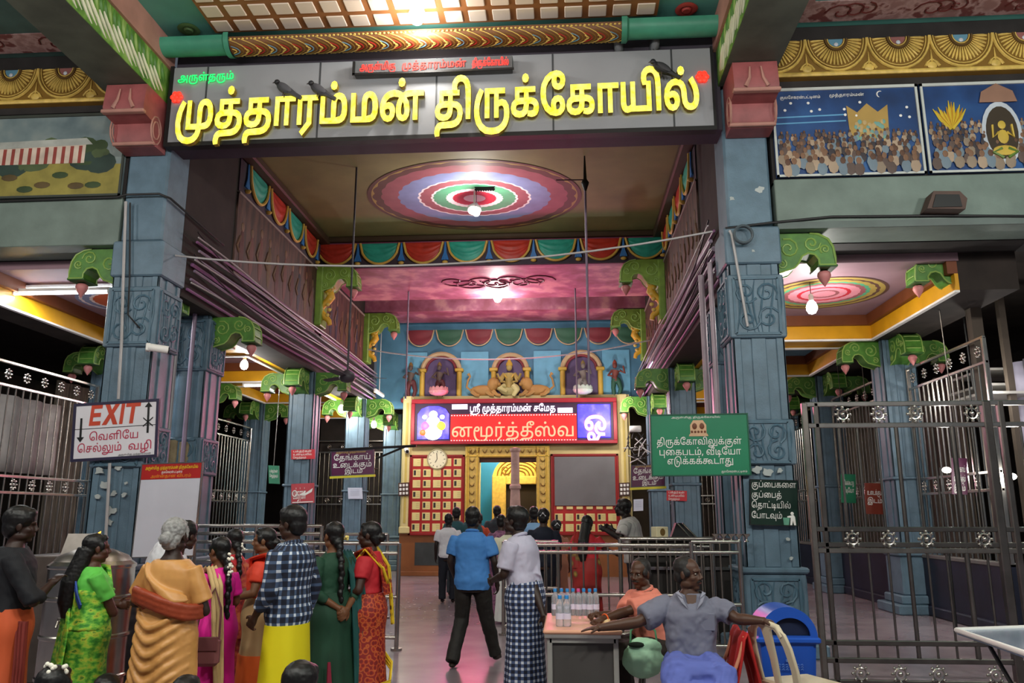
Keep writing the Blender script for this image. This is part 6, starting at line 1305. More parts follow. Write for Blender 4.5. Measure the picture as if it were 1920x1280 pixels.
run('pipe', 'white pipe on the left pillar below the EXIT board', 'pipe', [at(206, 868, 9.9), at(199, 1000, 9.9), at(196, 1060, 9.9)], .02, m_pvc)
run('pipe', 'black cable beside the white conduit of the left pillar', 'cable', [at(244, 380, 9.93), at(243, 520, 9.93), at(240, 590, 9.9), at(262, 615, 9.92)], .012, m_cable)
run('pipe', 'left drain pipe on the shadowed pillar behind the EXIT pillar', 'pipe', [(-5.98, 11.72, 5.0), (-5.98, 11.72, 1.0), (-5.98, 11.72, 0)], .04, m_pvc, 8)
run('pipe', 'right drain pipe on the shadowed pillar behind the EXIT pillar', 'pipe', [(-5.72, 11.72, 5.0), (-5.72, 11.72, 1.0), (-5.72, 11.72, 0)], .035, m_conduit, 8)
run('pipe', 'pinkish pipe on the left side of the right pillar', 'pipe', [(2.0, 11.3, 5.0), (2.0, 11.3, 2.9)], .045, M('pinkish_pipe', '#a898a2', .4), 8)
run('pipe', 'second pinkish pipe beside the right pillar, ending above the green board', 'pipe', [(2.02, 10.7, 5.0), (2.02, 10.7, 2.9)], .035, MATS['pinkish_pipe'], 8)
run('pipe', 'thin white pipe leaning down the front of the right pillar', 'pipe', [at(1368, 432, 9.92), at(1372, 440, 9.92), at(1402, 612, 9.92)], .018, m_pvc)
b = MB()
for k in range(5): b.tube([V((.115*cos(2*pi*j/18), -.012*k, .115*sin(2*pi*j/18)+.008*(k % 2))) for j in range(18)], .014, 5, 0, closed=True)
c = at(1393, 441, 9.9); o = b.build('cable_coil', M('coil_grey', '#4f5a60', .5), None, True, c); tag(o, 'coil of grey cable hung at the top of the right pillar', 'cable coil')
b = MB(); rnd = random.Random(21)
for k in range(16):
    p = V((rnd.uniform(-.25, .25), rnd.uniform(-.08, 0), rnd.uniform(-.45, .4))); b.tube([p+V((rnd.uniform(-.25, .25), 0, rnd.uniform(-.25, .25)))*q for q in (-1, -.3, .4, 1)], .014, 5, k % 2)
b.box((0, -.05, .42), (.3, .1, .16), 1, 0, .02)
c = at(1192, 835, 20.8); tag(b.build('wire_tangle', [m_cable, m_pvc], None, True, c), 'tangle of black and white wires on a box beside the LED board', 'wires')
for i, (px, pt, pb_, Y, lb) in enumerate(((767, 515, 748, 19.0, 'thin hanging rod with dark hook left of the bulb'), (1097, 342, 720, 13.0, 'long thin hanging rod right of the mandala'), (1078, 512, 745, 19.0, 'thin hanging rod with dark hook right of the bulb'))):
    c = at(px, pt, Y); e = at(px, pb_, Y); t = thing('hanging_rod', lb, 'rod', c); b = MB(); b.cyl((0, 0, 0), (0, 0, e.z-c.z), .02, n=8); b.build('rod', m_conduit, t, True)
    b = MB(); b.lathe([(.02, -.16), (.06, -.04), (.07, .0), (.03, .06), (.012, (7.72 if Y < 15 else 7.05)-c.z)], n=10); b.tube([(0, 0, .05), (-.5 if i != 2 else .5, 0, .06)], .012, 5); b.build('hook', m_black, t, True)
def fan(label, px, pt, pb_, Y, mt, br, bladez=0):
    c = at(px, pt, Y); e = at(px, pb_, Y); t = thing('ceiling_fan', label, 'fan', (c.x, Y, e.z)); b = MB(); b.cyl((0, 0, 0), (0, 0, 7.72-e.z), .018, n=8); b.build('downrod', mt, t, True)
    b = MB(); b.lathe([(.02, .12), (.06, .1), (.13, .05), (.14, -.03), (.1, -.08), (.03, -.1), (.001, -.1)], n=18); b.build('motor', mt, t, True)
    for k in range(3):
        a = .35+k*2*pi/3; b = MB(); u_ = V((cos(a), sin(a), 0)); w_ = V((-sin(a), cos(a), .15))
        if br: P_ = [u_*.13+w_*.04, u_*.3+w_*.07, u_*.62+w_*.075, u_*.66+w_*.03, u_*.66-w_*.05, u_*.3-w_*.07, u_*.13-w_*.04]; b.add(P_+[p+V((0, 0, .008)) for p in P_], [tuple(range(7)), tuple(range(13, 6, -1))]+[(i, (i+1) % 7, (i+1) % 7+7, i+7) for i in range(7)]); b.build('blade', mt, t)
    return t
fan('dark ceiling fan on a long rod at the left of the hall', 667, 352, 706, 13.2, M('fan_dark', '#3f3a40', .5), True)
fan('white fan rod in the middle of the ceiling mandala', 890, 322, 392, 14.4, m_white, False)
c = at(909, 344, 14.2); b = MB()
b.bb(-.18, .18, -.01, .01, -.14, .14)
for k in range(8):
    for z in (-.14, .14): b.box((-.16+.046*k, 0, z), (.024, .02, .03), 0)
for k in range(6):
    for x in (-.18, .18): b.box((x, 0, -.12+.05*k), (.03, .02, .026), 0)
b.cyl((0, 0, .14), (0, 0, 7.72-c.z), .006, n=6)
tag(b.build('square_banner', M('panel_black', '#050505', .6), None, False, c), 'small black square panel with notched edges before the mandala', 'banner')
# pigeons on the name board
def pigeon(label, px, py, Y, rz, hx, dark=False):
    c = at(px, py, Y); t = thing('pigeon', label, 'bird', c, rz, scale=1.0); b = MB(); R = Matrix.Rotation(radians(-38), 3, 'Y')
    b.ell((0, 0, .0), (.13, .062, .068), 0, 14, 8, R.inverted()); b.ell((-.105, 0, .1), (.04, .036, .038), 1, 10, 7); b.tube([(-.06, 0, .05), (-.09, 0, .075)], [.05, .036], 8, 1); b.tube([(-.135, 0, .1), (-.17, 0, .09)], [.014, .003], 6, 2)
    b.tube([(.07, 0, -.04), (.16, 0, -.1), (.24, 0, -.15)], [.05, .032, .03], 6, 0)
    for q in (-1, 1): b.ell((.03, q*.052, -.005), (.11, .014, .042), 3, 10, 6, R.inverted()); b.cyl((.0, q*.025, -.05), (-.005, q*.025, -.12), .007, n=5, m=2)
    b.build('bird_body', [M('pigeon_'+hx[1:], hx, .6), M('pigeon_head', '#1c1d22', .5), M('pigeon_beak', '#3a2c2c', .5), M('pigeon_wing_'+hx[1:], '#2a2b2e' if dark else '#4a4b50', .6)], t, True); return t
pigeon('grey pigeon perched on the yellow letters, leftmost', 533, 166, 9.72, 0, '#3c3d42')
pigeon('grey pigeon perched on the yellow letters next to the leftmost one', 597, 168, 9.72, 0, '#3c3d42')
pigeon('black bird perched on the last yellow word of the sign', 1240, 128, 9.72, 0, '#111214', True)
pigeon('pale pigeon sitting on the top edge of the sign, left one', 1160, 88, 9.9, 1.4, '#6a6d70')
pigeon('pale pigeon sitting on the top edge of the sign, right one', 1228, 84, 9.9, 1.7, '#6a6d70')
c = at(300, 652, 9.85); t = thing('security_camera', 'white bullet camera on the left pillar above the EXIT board', 'camera', c, .5); b = MB(); b.cyl((-.14, 0, 0), (.1, 0, -.02), .05, n=12); b.box((-.14, .03, 0), (.06, .12, .1), 0, 0, .01); b.build('housing', m_white, t, 40); b = MB(); b.cyl((.1, 0, -.02), (.115, 0, -.021), .036, n=12); b.build('lens', m_black, t)

# more thin cables laid along the conduits on both sides
for sx, X0, q in (('left', XL, 1), ('right', XR, -1)):
    rnd = random.Random(31)
    for i in range(5):
        z = 4.86+.17*i; P_ = [(X0+q*(.13+.012*i), 10.7, z+.25*(i % 2)), (X0+q*.15, 12.2, z+.02), (X0+q*.14, 14.5, z-.04), (X0+q*.15, 17.5, z+.03), (X0+q*.14, 22.1, z-.02)]
        o = run('cable', '%s thin cable strung in front of the %s wall conduits' % (('lowest', 'second lowest', 'middle', 'second highest', 'highest')[i], sx), 'cable', crv(P_), .012, m_cable if i % 2 else m_pvc); o['group'] = sx+' wall cables'
# ---------------------------------------------------------------- people
_tex = {}
def tex(kind, scale, turb=4.):
    k = (kind, scale, turb)
    if k not in _tex:
        t = bpy.data.textures.new('folds', kind); t.noise_scale = scale
        if kind == 'MARBLE': t.turbulence = turb; t.marble_type = 'SOFT'
        _tex[k] = t
    return _tex[k]
def skin_over(mb, name, mat, parent, vox, smooth=3, disp=None, label=None):
    """one closed continuous surface grown over the collected volumes"""
    o = mb.build(name, mat, parent, False, None, label); fixn(o)
    for p in o.data.polygons: p.use_smooth = True
    m = o.modifiers.new('skin', 'REMESH'); m.mode = 'VOXEL'; m.voxel_size = vox; m.use_smooth_shade = True
    if smooth: s = o.modifiers.new('relax', 'SMOOTH'); s.iterations = smooth; s.factor = .5
    for kind, sc, st in (disp or []):
        d = o.modifiers.new('folds', 'DISPLACE'); d.texture = tex(kind, sc); d.strength = st; d.mid_level = .5; d.texture_coords = 'LOCAL'
    return o
PROF = {'m': ((.76, .15, .105, 0), (.88, .17, .118, -.008), (.98, .156, .11, 0), (1.06, .15, .106, .006), (1.16, .163, .112, .008), (1.24, .174, .116, .002), (1.3, .158, .106, -.004), (1.345, .118, .084, -.01), (1.38, .08, .066, -.012), (1.42, .055, .054, -.005)),
        'f': ((.76, .165, .12, 0), (.88, .182, .128, -.012), (.98, .156, .114, 0), (1.06, .136, .102, .006), (1.16, .146, .11, .014), (1.24, .153, .118, .014), (1.3, .138, .1, .002), (1.345, .102, .078, -.008), (1.38, .07, .06, -.012), (1.42, .047, .048, -.005))}
class Person:
    def __init__(s, label, x, y, rz, h, sex='m', skin='#5a3522', bulk=1., lean=0., side=0., off=(0, 0, 0), head=(0, 0), vox=.007, name='person', cat='person', group=None):
        s.t = thing(name, label, cat, (x, y, 0), rz, group, h/1.65); s.sex = sex; s.k = bulk; s.lean = lean; s.side = side; s.off = V(off); s.vox = vox
        s.hy, s.hp = head; s.skin = M('skin_'+skin[1:], skin, .5, var=.06, scale=6); s.b = MB(); s.inv = (Matrix.Translation((x, y, 0)) @ Matrix.Rotation(rz, 4, 'Z') @ Matrix.Scale(h/1.65, 4)).inverted()
        s.sh = {q: s.T((q*(.17 if sex == 'm' else .15)*bulk**.5, -.005, 1.305)) for q in (-1, 1)}
        s.arm = {}
    def T(s, p):
        p = V(p); pv = V((0, 0, .93))
        if p.z > .8:
            f = min(1, (p.z-.8)/.25)
            p = pv+Matrix.Rotation(-s.lean*f, 3, 'X')@Matrix.Rotation(s.side*f, 3, 'Y')@(p-pv)
        return p+s.off
    def w(s, p): return s.inv@V(p)
    def rings(s, infl, z0, z1, n=26, sq=1.):
        pr = PROF[s.sex]; R = []
        zs = sorted(set([z0, z1]+[a[0] for a in pr if z0 < a[0] < z1]))
        for z in zs:
            i = 0
            while i < len(pr)-2 and pr[i+1][0] < z: i += 1
            a, c = pr[i], pr[i+1]; f = min(1, max(0, (z-a[0])/(c[0]-a[0])))
            rx, ry, y0 = [a[j]+(c[j]-a[j])*f for j in (1, 2, 3)]
            rx = rx*s.k+infl; ry = ry*s.k+infl*sq
            R.append([s.T((rx*cos(t)*abs(cos(t))**-.12 if abs(cos(t)) > .02 else 0, y0+ry*sin(t), z)) for t in [2*pi*j/n for j in range(n)]])
        return R
    def head(s, eyes=False, beard=None):
        b = s.b; c = s.T((0, .012, 1.532)); R = Matrix.Rotation(s.hy, 3, 'Z')@Matrix.Rotation(-s.hp-s.lean*.5, 3, 'X')
        s.hc, s.hR = c, R; G = lambda p: c+R@V(p)
        def e(p, r): b.ell(G(p), r, 0, 16, 10, R)
        b.tube([s.T((0, -.015, 1.36)), s.T((0, -.008, 1.43)), G((0, -.02, -.06))], [.062*s.k**.5, .054, .056], 12)
        e((0, -.012, .03), (.075, .096, .089)); e((0, .022, -.04), (.06, .07, .072)); e((0, .052, -.098), (.028, .026, .021))
        for q in (-1, 1):
            e((q*.036, .05, -.03), (.026, .028, .024)); e((q*.077, -.008, -.008), (.01, .02, .032)); e((q*.013, .098, -.036), (.009, .01, .008)); e((q*.045, .0, -.07), (.02, .05, .03))
        b.tube([G((-.045, .068, .018)), G((-.02, .083, .022)), G((.02, .083, .022)), G((.045, .068, .018))], [.008, .011, .011, .008], 8)
        b.tube([G((0, .086, .012)), G((0, .099, -.015)), G((0, .109, -.034))], [.009, .01, .013], 8)
        e((0, .085, -.06), (.023, .011, .006)); e((0, .083, -.071), (.02, .012, .007))
        if eyes:
            for q in (-1, 1):
                g = MB(); p = G((q*.03, .074, .0)); g.ell(p, (.013, .0095, .007), 0, 12, 8, R); g.build('eye', M('eye_white', '#8f857a', .3, var=.02), s.t, True)
                g = MB(); g.ell(G((q*.03, .0795, .0)), (.0075, .006, .0078), 0, 10, 6, R); g.build('iris', M('eye_dark', '#140c08', .2), s.t, True)
                g = MB(); g.tube([G((q*(.012+.012*j), .089-.006*j*j*.5, .02+.003*sin(j))) for j in range(4)], [.003, .0045, .004, .002], 6); g.build('eyebrow', M('brow_dark', '#15100d', .8), s.t, True)
            g = MB(); g.ell(G((0, .0905, -.0655)), (.021, .006, .0045), 0, 12, 6, R); g.build('lips', M('lip_brown', '#5a2f28', .5), s.t, True)
            if beard:
                g = MB(); g.tube([G((x_, .094-abs(x_)*.35, -.05-abs(x_)*.25)) for x_ in (-.034, -.017, 0, .017, .034)], [.004, .0085, .007, .0085, .004], 8); g.build('moustache', M('moustache_'+beard[1:], beard, .9), s.t, True)
    def hair(s, kind='short', hexc='#0d0b0b', disp=.006):
        g = MB(); c, R = s.hc, s.hR; G = lambda p: c+R@V(p); e = lambda p, r: g.ell(G(p), r, 0, 16, 10, R)
        mat = M('hair_'+hexc[1:], hexc, .45 if hexc == '#0d0b0b' else .6, var=.35, scale=40)
        if kind == 'receding':
            e((0, -.032, .05), (.083, .088, .082)); e((0, -.06, -.01), (.076, .053, .068))
            for q in (-1, 1): e((q*.066, .012, .01), (.018, .04, .035))
        elif kind == 'thick':
            e((0, -.018, .052), (.093, .108, .096)); e((0, -.058, -.01), (.082, .062, .08)); e((0, .05, .085), (.065, .045, .04))
        else:
            e((0, -.024, .042), (.084, .1, .09)); e((0, -.06, -.02), (.072, .053, .07)); e((0, .045, .085), (.05, .035, .03))
            for q in (-1, 1): e((q*.068, .02, .02), (.016, .03, .04))
        if kind == 'bun': e((0, -.125, -.02), (.05, .038, .045)); e((0, -.075, -.05), (.06, .04, .05))
        if kind == 'long':
            P_ = [G((0, -.08, .0)), G((0, -.11, -.1)), s.T((0, -.16, 1.26))+V((0, 0, 0)), s.T((-.01, -.17, 1.1)), s.T((0, -.165, .98))]
            g.tube(P_, [.07, .075, .08, .075, .04], 12)
        if kind == 'braid':
            for k in range(9):
                z = 1.43-.055*k; g.ell(s.T((.006*(-1)**k, -.1-.05*min(1, k/3), z)), (.036-.0015*k, .03, .04), 0, 10, 6)
            e((0, -.09, -.06), (.05, .04, .05))
        skin_over(g, 'hair', mat, s.t, max(s.vox, .008), 2, [('CLOUDS', .02, disp)])
    def flowers(s, p, n=9, hexc='#ece8d8', d=(0, 0, -.012), spread=.02):
        g = MB(); rnd = random.Random(n)
        for k in range(n): q = V(p)+V(d)*k+V([rnd.uniform(-spread, spread) for _ in range(3)]); g.ell(s.hc+s.hR@q, (.014, .014, .014), 0, 7, 5)
        g.build('hair_flowers', M('flower_'+hexc[1:], hexc, .7), s.t, True)
    def set_arm(s, q, el=None, wr=None, world=False, hand=None, palm=None, curl=.45, r=1.):
        """q=-1 left, 1 right"""
        if world: el, wr = s.w(el), s.w(wr)
        el = V(el) if el is not None else s.T((q*.235, -.025, 1.065)); wr = V(wr) if wr is not None else s.T((q*.245, .05, .83))
        s.arm[q] = (el, wr); b = s.b; sh = s.sh[q]; k = s.k**.5*r
        b.tube([sh, sh.lerp(el, .35), el], [.05*k, .046*k, .037*k], 12); b.tube([el, el.lerp(wr, .3), wr], [.037*k, .039*k, .025*k], 12); b.ell(el, .037*k, 0, 10, 6)
        u = V(hand).normalized() if hand is not None else (wr-el).normalized()
        n = V(palm).normalized() if palm is not None else V((-q, 0, 0)); n = (n-u*n.dot(u)).normalized(); w_ = u.cross(n)*q
        b.ell(wr+u*.045, (.04, .05, .018), 0, 12, 8, Matrix((w_, u, n)).transposed()); b.tube([wr-u*.01, wr+u*.03], [.025, .03], 10)
        for i, L in enumerate((.066, .076, .071, .055)):
            p0 = wr+u*.078+w_*(.031-.0205*i); a = curl*(1+.12*i); d1 = u*cos(a)+n*sin(a); d2 = u*cos(a*2.1)+n*sin(a*2.1); d3 = u*cos(a*2.9)+n*sin(a*2.9)
            b.tube([p0, p0+d1*L*.45, p0+d1*L*.45+d2*L*.32, p0+d1*L*.45+d2*L*.32+d3*L*.28], [.0098, .009, .0082, .0065], 8)
        p0 = wr+u*.025+w_*.03; d1 = (u*.65+w_*.7+n*.25).normalized(); d2 = (u*.85+w_*.25+n*.45).normalized()
        b.tube([p0, p0+d1*.042, p0+d1*.042+d2*.034], [.014, .0105, .0075], 8)
    def leg(s, q, kn=None, an=None, toe=(0, 1, 0), hip=None):
        k = s.k**.5; hip = V(hip) if hip is not None else V((q*.092, 0, .87))+s.off; kn = V(kn) if kn is not None else V((q*.1, .01, .47)); an = V(an) if an is not None else V((q*.1, -.02, .085))
        b = s.b; b.tube([hip, hip.lerp(kn, .4), kn], [.085*k, .075*k, .052*k], 12); b.tube([kn, kn.lerp(an, .3), an], [.052*k, .055*k, .036*k], 12)
        toe = V(toe).normalized(); b.ell(an+toe*.07-V((0, 0, .045)), (.042, .115, .035), 0, 12, 6, Matrix.Rotation(atan2(-toe.x, toe.y), 3, 'Z'))
        for i in range(5): p = an+toe*(.165-.012*i)+V((toe.y, -toe.x, 0))*(.03-.015*i)*-q-V((0, 0, .06)); b.ell(p, (.011, .02, .011), 0, 8, 5)
        return hip, kn, an
    def body(s, z0=.76):
        s.b.loft(s.rings(0, z0, 1.42)); skin_over(s.b, 'body', s.skin, s.t, s.vox, 2)
    # ---- garments
    def shirt(s, mat, hem=.8, sleeve=.55, infl=.02, name='shirt', flare=.0, collar=None, disp=None, long_=False, wide=1.):
        g = MB(); R = s.rings(infl, hem, 1.385)
        if flare:
            c = sum((V(p) for p in R[0]), V())/len(R[0]); R[0] = [c+(p-c)*(1+flare) for p in R[0]]
        g.loft(R)
        for q in (-1, 1):
            if q not in s.arm: continue
            el, wr = s.arm[q]; sh = s.sh[q]+V((0, 0, .0)); r0 = (.062+infl*.4)*s.k**.5
            if sleeve <= 1: e = sh.lerp(el, sleeve); g.tube([sh-(e-sh)*.15, sh, sh.lerp(e, .6), e], [r0*.9, r0, r0*1.04*wide, r0*1.0*wide], 14)
            else: e = el.lerp(wr, sleeve-1); g.tube([sh-(el-sh)*.1, sh, el, el.lerp(e, .5), e], [r0*.9, r0, r0*.84, r0*.76, r0*.66], 14)
        s.garment(g, name, mat, disp)
        if collar:
            g = MB(); g.tube([s.T((.062*s.k**.5*sin(a), -.012+.062*cos(a), 1.395+.012*(cos(a)*-1))) for a in [2*pi*j/18 for j in range(18)]], .016, 7, 0, closed=True); g.build('collar', collar, s.t, True)
    def garment(s, g, name, mat, disp=None):
        return skin_over(g, name, mat, s.t, max(.009, s.vox*1.2), 3, [('CLOUDS', .14, .022), ('MARBLE', .12, .014)] if disp is None else disp)
    def trousers(s, mat, legs, top=.98, r=(.108, .082, .07), hem=.07):
        g = MB(); g.loft(s.rings(.012, .8, top))
        for hip, kn, an in legs: g.tube([hip+V((0, 0, .03)), hip.lerp(kn, .5), kn, kn.lerp(an, .6), an+V((0, 0, hem-.085))], [r[0], (r[0]+r[1])/2, r[1], r[2], r[2]], 14)
        s.garment(g, 'trousers', mat, [('CLOUDS', .12, .02), ('MARBLE', .08, .008)])
    def skirt(s, mat, z0=.05, z1=1.0, r0=(.25, .2), r1=None, folds=11, amp=.05, diag=0., name='skirt', ph=0., hipf=1.08, sx=0., rows=34, n=96, dy=0.):
        """wrapped cloth from waist to ankle; folds run down or slant"""
        pr = s.rings(.02, max(z1-.01, .8), 1.3, 8) if r1 is None else None
        if r1 is None: r1 = (.155*s.k+.02, .112*s.k+.02)
        g = MB(); R = []
        for i in range(rows+1):
            f = i/rows; z = z0+(z1-z0)*f; hip = math.exp(-((z-.86)/.12)**2)*.03*hipf
            rx = r0[0]+(r1[0]-r0[0])*f**.8+hip; ry = r0[1]+(r1[1]-r0[1])*f**.8+hip
            ring = []
            for j in range(n):
                t = 2*pi*j/n; a = amp*(1-f*.75)
                m_ = 1+a*(sin(folds*t+diag*z+ph)+.5*sin((folds*1.7)//1*t-diag*1.4*z+1+ph))*.6+.35*amp*sin(3*t+9*z*(1 if diag else .3))*.5
                ring.append(V((rx*m_*cos(t)+sx*(1-f), ry*m_*sin(t)+dy*(1-f), z))+s.off*(1 if z > .7 else 0))
            R.append(ring)
        g.loft(R); return g.build(name, mat, s.t, True)
    def strip(s, mat, pts, wid, name='drape', thick=.012, ripple=.012, nw=12, k=3.):
        """hanging or wrapped length of cloth: centre line + half-width vectors"""
        g = MB(); P_ = [V(p) for p in pts]; Wd = [V(a) for a in wid]; n = 6
        Q = []; 
        for i in range(len(P_)-1):
            for j in range(n): f = j/n; Q.append((P_[i].lerp(P_[i+1], f), Wd[i].lerp(Wd[i+1], f)))
        Q.append((P_[-1], Wd[-1])); R = []
        for i, (p, w_) in enumerate(Q):
            d = (Q[min(i+1, len(Q)-1)][0]-Q[max(i-1, 0)][0]).normalized(); nn = d.cross(w_).normalized()
            up = [p+w_*(2*j/nw-1)+nn*(thick/2+ripple*sin(k*pi*j/nw*2+i*.15)) for j in range(nw+1)]; dn = [p+w_*(2*j/nw-1)+nn*(-thick/2+ripple*sin(k*pi*j/nw*2+i*.15)) for j in range(nw+1)]
            R.append(up+dn[::-1])
        g.loft(R); return g.build(name, mat, s.t, True)
def px(p, y, Y): return at(p, y, Y)
R_ = radians
# cloth
c_black = M('black_cloth', '#16171c', .8, var=.2); c_white = M('white_shirt_cloth', '#d5d5da', .8, var=.04); c_navy = M('navy_trouser', '#141722', .8); c_blk_tr = M('black_trouser', '#17130f', .7)
c_orange = M('orange_cloth', '#c4562e', .75, var=.12); c_rust = M('rust_silk', '#8f3a1e', .5, var=.2); c_silk = M('golden_orange_silk', '#c58a4a', .42, var=.16, scale=4, hex2='#d39a58')
c_green_print = M_stops('green_print_saree', [(.2, '#1d5a1c'), (.4, '#3c8f25'), (.52, '#7fc03a'), (.62, '#b9c43c'), (.72, '#2f7a22')], 16, .7, vec=(1, 1, 1.6))
c_blouse_green = M('bright_green_blouse', '#5fc04a', .7); c_pink = M('magenta_kurta', '#d6128c', .65, var=.12); c_beige = M('beige_dupatta', '#c9ab78', .75); c_dkgreen = M('dark_green_dress', '#173d2a', .75, var=.2); c_teal_d = M('dark_teal_dupatta', '#1c4f4c', .7)
c_yel = M('yellow_dhoti', '#d8c80c', .7, var=.06); c_redprint = M_stops('red_gold_print', [(.3, '#7d1a14'), (.45, '#b0311c'), (.55, '#c9652a'), (.66, '#8c1c18')], 22, .65, 'voronoi')
c_border = M_stops('yellow_border_print', [(.25, '#6a4a10'), (.35, '#d9b51c'), (.8, '#e8c82a')], 14, .6, 'voronoi'); c_redblouse = M('red_blouse', '#b5202a', .7); c_orred = M('orange_red_blouse', '#d43c22', .65)
c_blue = M('blue_shirt_cloth', '#3f78b8', .8, var=.07); c_lav = M('pale_lavender_shirt', '#b6b3c6', .8, var=.05); c_lungi = M_check('navy_white_checks', '#12182e', '#46557a', '#c5cbd6', .05, ang=True, thin=.56); c_plaid = M_check('plaid_shirt', '#141a2c', '#3d4f6c', '#c2cad4', .062, ang=True, thin=.66)
c_salmon = M('salmon_shirt', '#d9806c', .8, var=.06); c_grey = M('grey_shirt_cloth', '#6f7080', .8, var=.06); c_bluelungi = M('periwinkle_lungi', '#5a66ae', .8, var=.1)
# 1 man in black by the steel tank
Y = 5.6; c = px(36, 985, Y); p = Person('man in black shirt and orange lungi reaching toward the steel tank at the left edge', c.x, Y, R_(-58), 1.645, 'm', '#2e1a12')
p.head(); p.set_arm(1, p.w(px(62, 1128, 5.45)), p.w(px(96, 1094, 5.6)), palm=(0, 0, -1), curl=.3); p.set_arm(-1); [p.leg(q) for q in (-1, 1)]; p.body(); p.hair('thick')
p.shirt(c_black, .84, 1.45, .024); p.skirt(c_orange, .06, .98, (.24, .2), folds=7, amp=.06)
p.strip(M('maroon_lungi_edge', '#7a2a22', .7), [(.2, .1, .9), (.25, .12, .5), (.27, .13, .1)], [(.03, .03, 0)]*3, 'lungi_edge')
# 2 green saree
Y = 6.0; c = px(178, 1040, Y); p = Person('woman in green printed saree with long loose black hair beside the steel tank', c.x, Y, R_(-48), 1.46, 'f', '#4a2a1c', 1.12)
p.head(); p.set_arm(1, p.w(px(212, 1148, 6.0)), p.w(px(205, 1140, 6.35)), curl=.6); p.set_arm(-1, (-.23, .02, 1.06), (-.12, .24, 1.05)); [p.leg(q) for q in (-1, 1)]; p.body(); p.hair('long')
p.shirt(c_blouse_green, 1.05, .62, .012, 'blouse'); p.skirt(c_green_print, .04, 1.0, (.25, .21), folds=9, amp=.05, diag=5, name='saree')
g = MB(); g.loft(p.rings(.032, .9, 1.2)); p.garment(g, 'saree_wrap', c_green_print)
p.strip(c_green_print, [(.02, .13, 1.2), (-.1, .1, 1.38), (-.13, -.06, 1.38), (-.1, -.15, 1.15), (-.05, -.17, .9), (-.04, -.2, .62)], [(.06, .02, 0), (.06, .03, 0), (.07, .02, .02), (.12, 0, 0), (.17, 0, 0), (.18, 0, 0)], 'pallu')
p.strip(M('blue_edge', '#2a4a9a', .6), [(.03, -.142, 1.3), (.13, -.13, 1.17), (.17, -.1, 1.08)], [(.016, 0, .016)]*3, 'blue_border', ripple=.002)
# 3 man in white bending behind the old woman
Y = 7.35; c = px(284, 1100, Y); p = Person('man in white shirt and orange dhoti bending behind the grey haired woman', c.x, Y, R_(-25), 1.62, 'm', '#3a2216', 1.05, R_(10), R_(30))
p.head(); p.set_arm(-1, (-.2, .1, 1.1), (-.08, .32, 1.02)); p.set_arm(1, (.3, .18, 1.0), (.28, .42, 1.02)); [p.leg(q) for q in (-1, 1)]; p.body(); p.hair('thick')
p.shirt(c_white, .8, .7, .03); p.skirt(M('orange_dhoti', '#c98a50', .7, var=.1), .05, .98, (.24, .2), folds=8, amp=.07)
# 4 old woman
Y = 5.5; c = px(328, 1010, Y); p = Person('old woman with grey hair bun in golden orange saree, seen from behind', c.x, Y, R_(-8), 1.575, 'f', '#2c1810', 1.1)
p.head(); p.set_arm(1, p.w(px(384, 1145, 5.5)), p.w(px(366, 1120, 5.85)), curl=.6); p.set_arm(-1, (-.27, .0, 1.07), (-.1, .2, 1.04)); [p.leg(q) for q in (-1, 1)]; p.body(); p.hair('bun', '#8d8c8a', .02)
g = MB(); g.loft([[V((rx*cos(t)+sx_, ry*sin(t), z)) for t in [2*pi*j/40 for j in range(40)]] for z, rx, ry, sx_ in ((.04, .31, .26, -.05), (.3, .27, .22, -.03), (.6, .235, .185, 0), (.86, .225, .175, 0), (1.06, .18, .14, 0))])
for k in range(11):
    z = 1.0-.078*k; r = 1.0+.028*k; dr = .05+.012*k
    P_ = crv([(-.2*r, -.05*r, z+.03), (-.14*r, -.125*r, z-.02), (-.02*r, -.168*r, z-.03-dr), (.11*r, -.14*r, z-.02), (.2*r, -.04*r, z+.06)])
    g.tube(P_, [.006+.02*sin(pi*(j+.3)/(len(P_)+.6)) for j in range(len(P_))], 8)
for k in range(4):
    P_ = crv([(-.2-.02*k, -.1, .5-.06*k), (-.25+.02*k, -.15, .25-.03*k), (-.32+.07*k, -.17-.02*k, .05)]); g.tube(P_, [.008+.02*j/len(P_) for j in range(len(P_))], 8)
skin_over(g, 'saree', c_silk, p.t, .009, 8, [('CLOUDS', .1, .012)])
g = MB(); g.loft(p.rings(.034, 1.02, 1.37)); [g.tube([p.sh[q]+V((0, 0, .01)), p.sh[q].lerp(p.arm[q][0], .45), p.sh[q].lerp(p.arm[q][0], .8)], [.07, .076, .08], 12) for q in (-1, 1)]
for k in range(7):
    f = k/6; P_ = crv([(-.14+.07*f, -.1, 1.36-.05*f), (-.09+.08*f, -.145, 1.26-.09*f), (.05+.07*f, -.155, 1.17-.07*f), (.19+.02*f, -.09, 1.13-.03*f)]); g.tube(P_, [.005+.015*sin(pi*(j+.3)/(len(P_)+.6)) for j in range(len(P_))], 8)
skin_over(g, 'saree_shawl', c_silk, p.t, .009, 7, [('CLOUDS', .12, .012)])
g = MB()
for dz, rr in ((0, .03), (.035, .03), (-.03, .026)): g.tube([V((.245*cos(t)*(1+.02*sin(5*t)), .165*sin(t)-.008, 1.06+dz+.05*cos(t+2.6)+.02*sin(2*t))) for t in [2*pi*j/30 for j in range(30)]], rr, 8, 0, closed=True)
g.ell((0, 0, 1.05), (.23, .15, .05)); skin_over(g, 'rust_border', c_rust, p.t, .009, 3, [('CLOUDS', .1, .014)])
g = MB()
for k in range(4): g.tube([(.22-.01*k, -.12, .5-.05*k), (.12, -.245, .36-.06*k), (-.03, -.27, .24-.05*k), (-.16, -.25, .12-.03*k)], [.03, .038, .036, .03], 8)
skin_over(g, 'rust_band', c_rust, p.t, .01, 4)
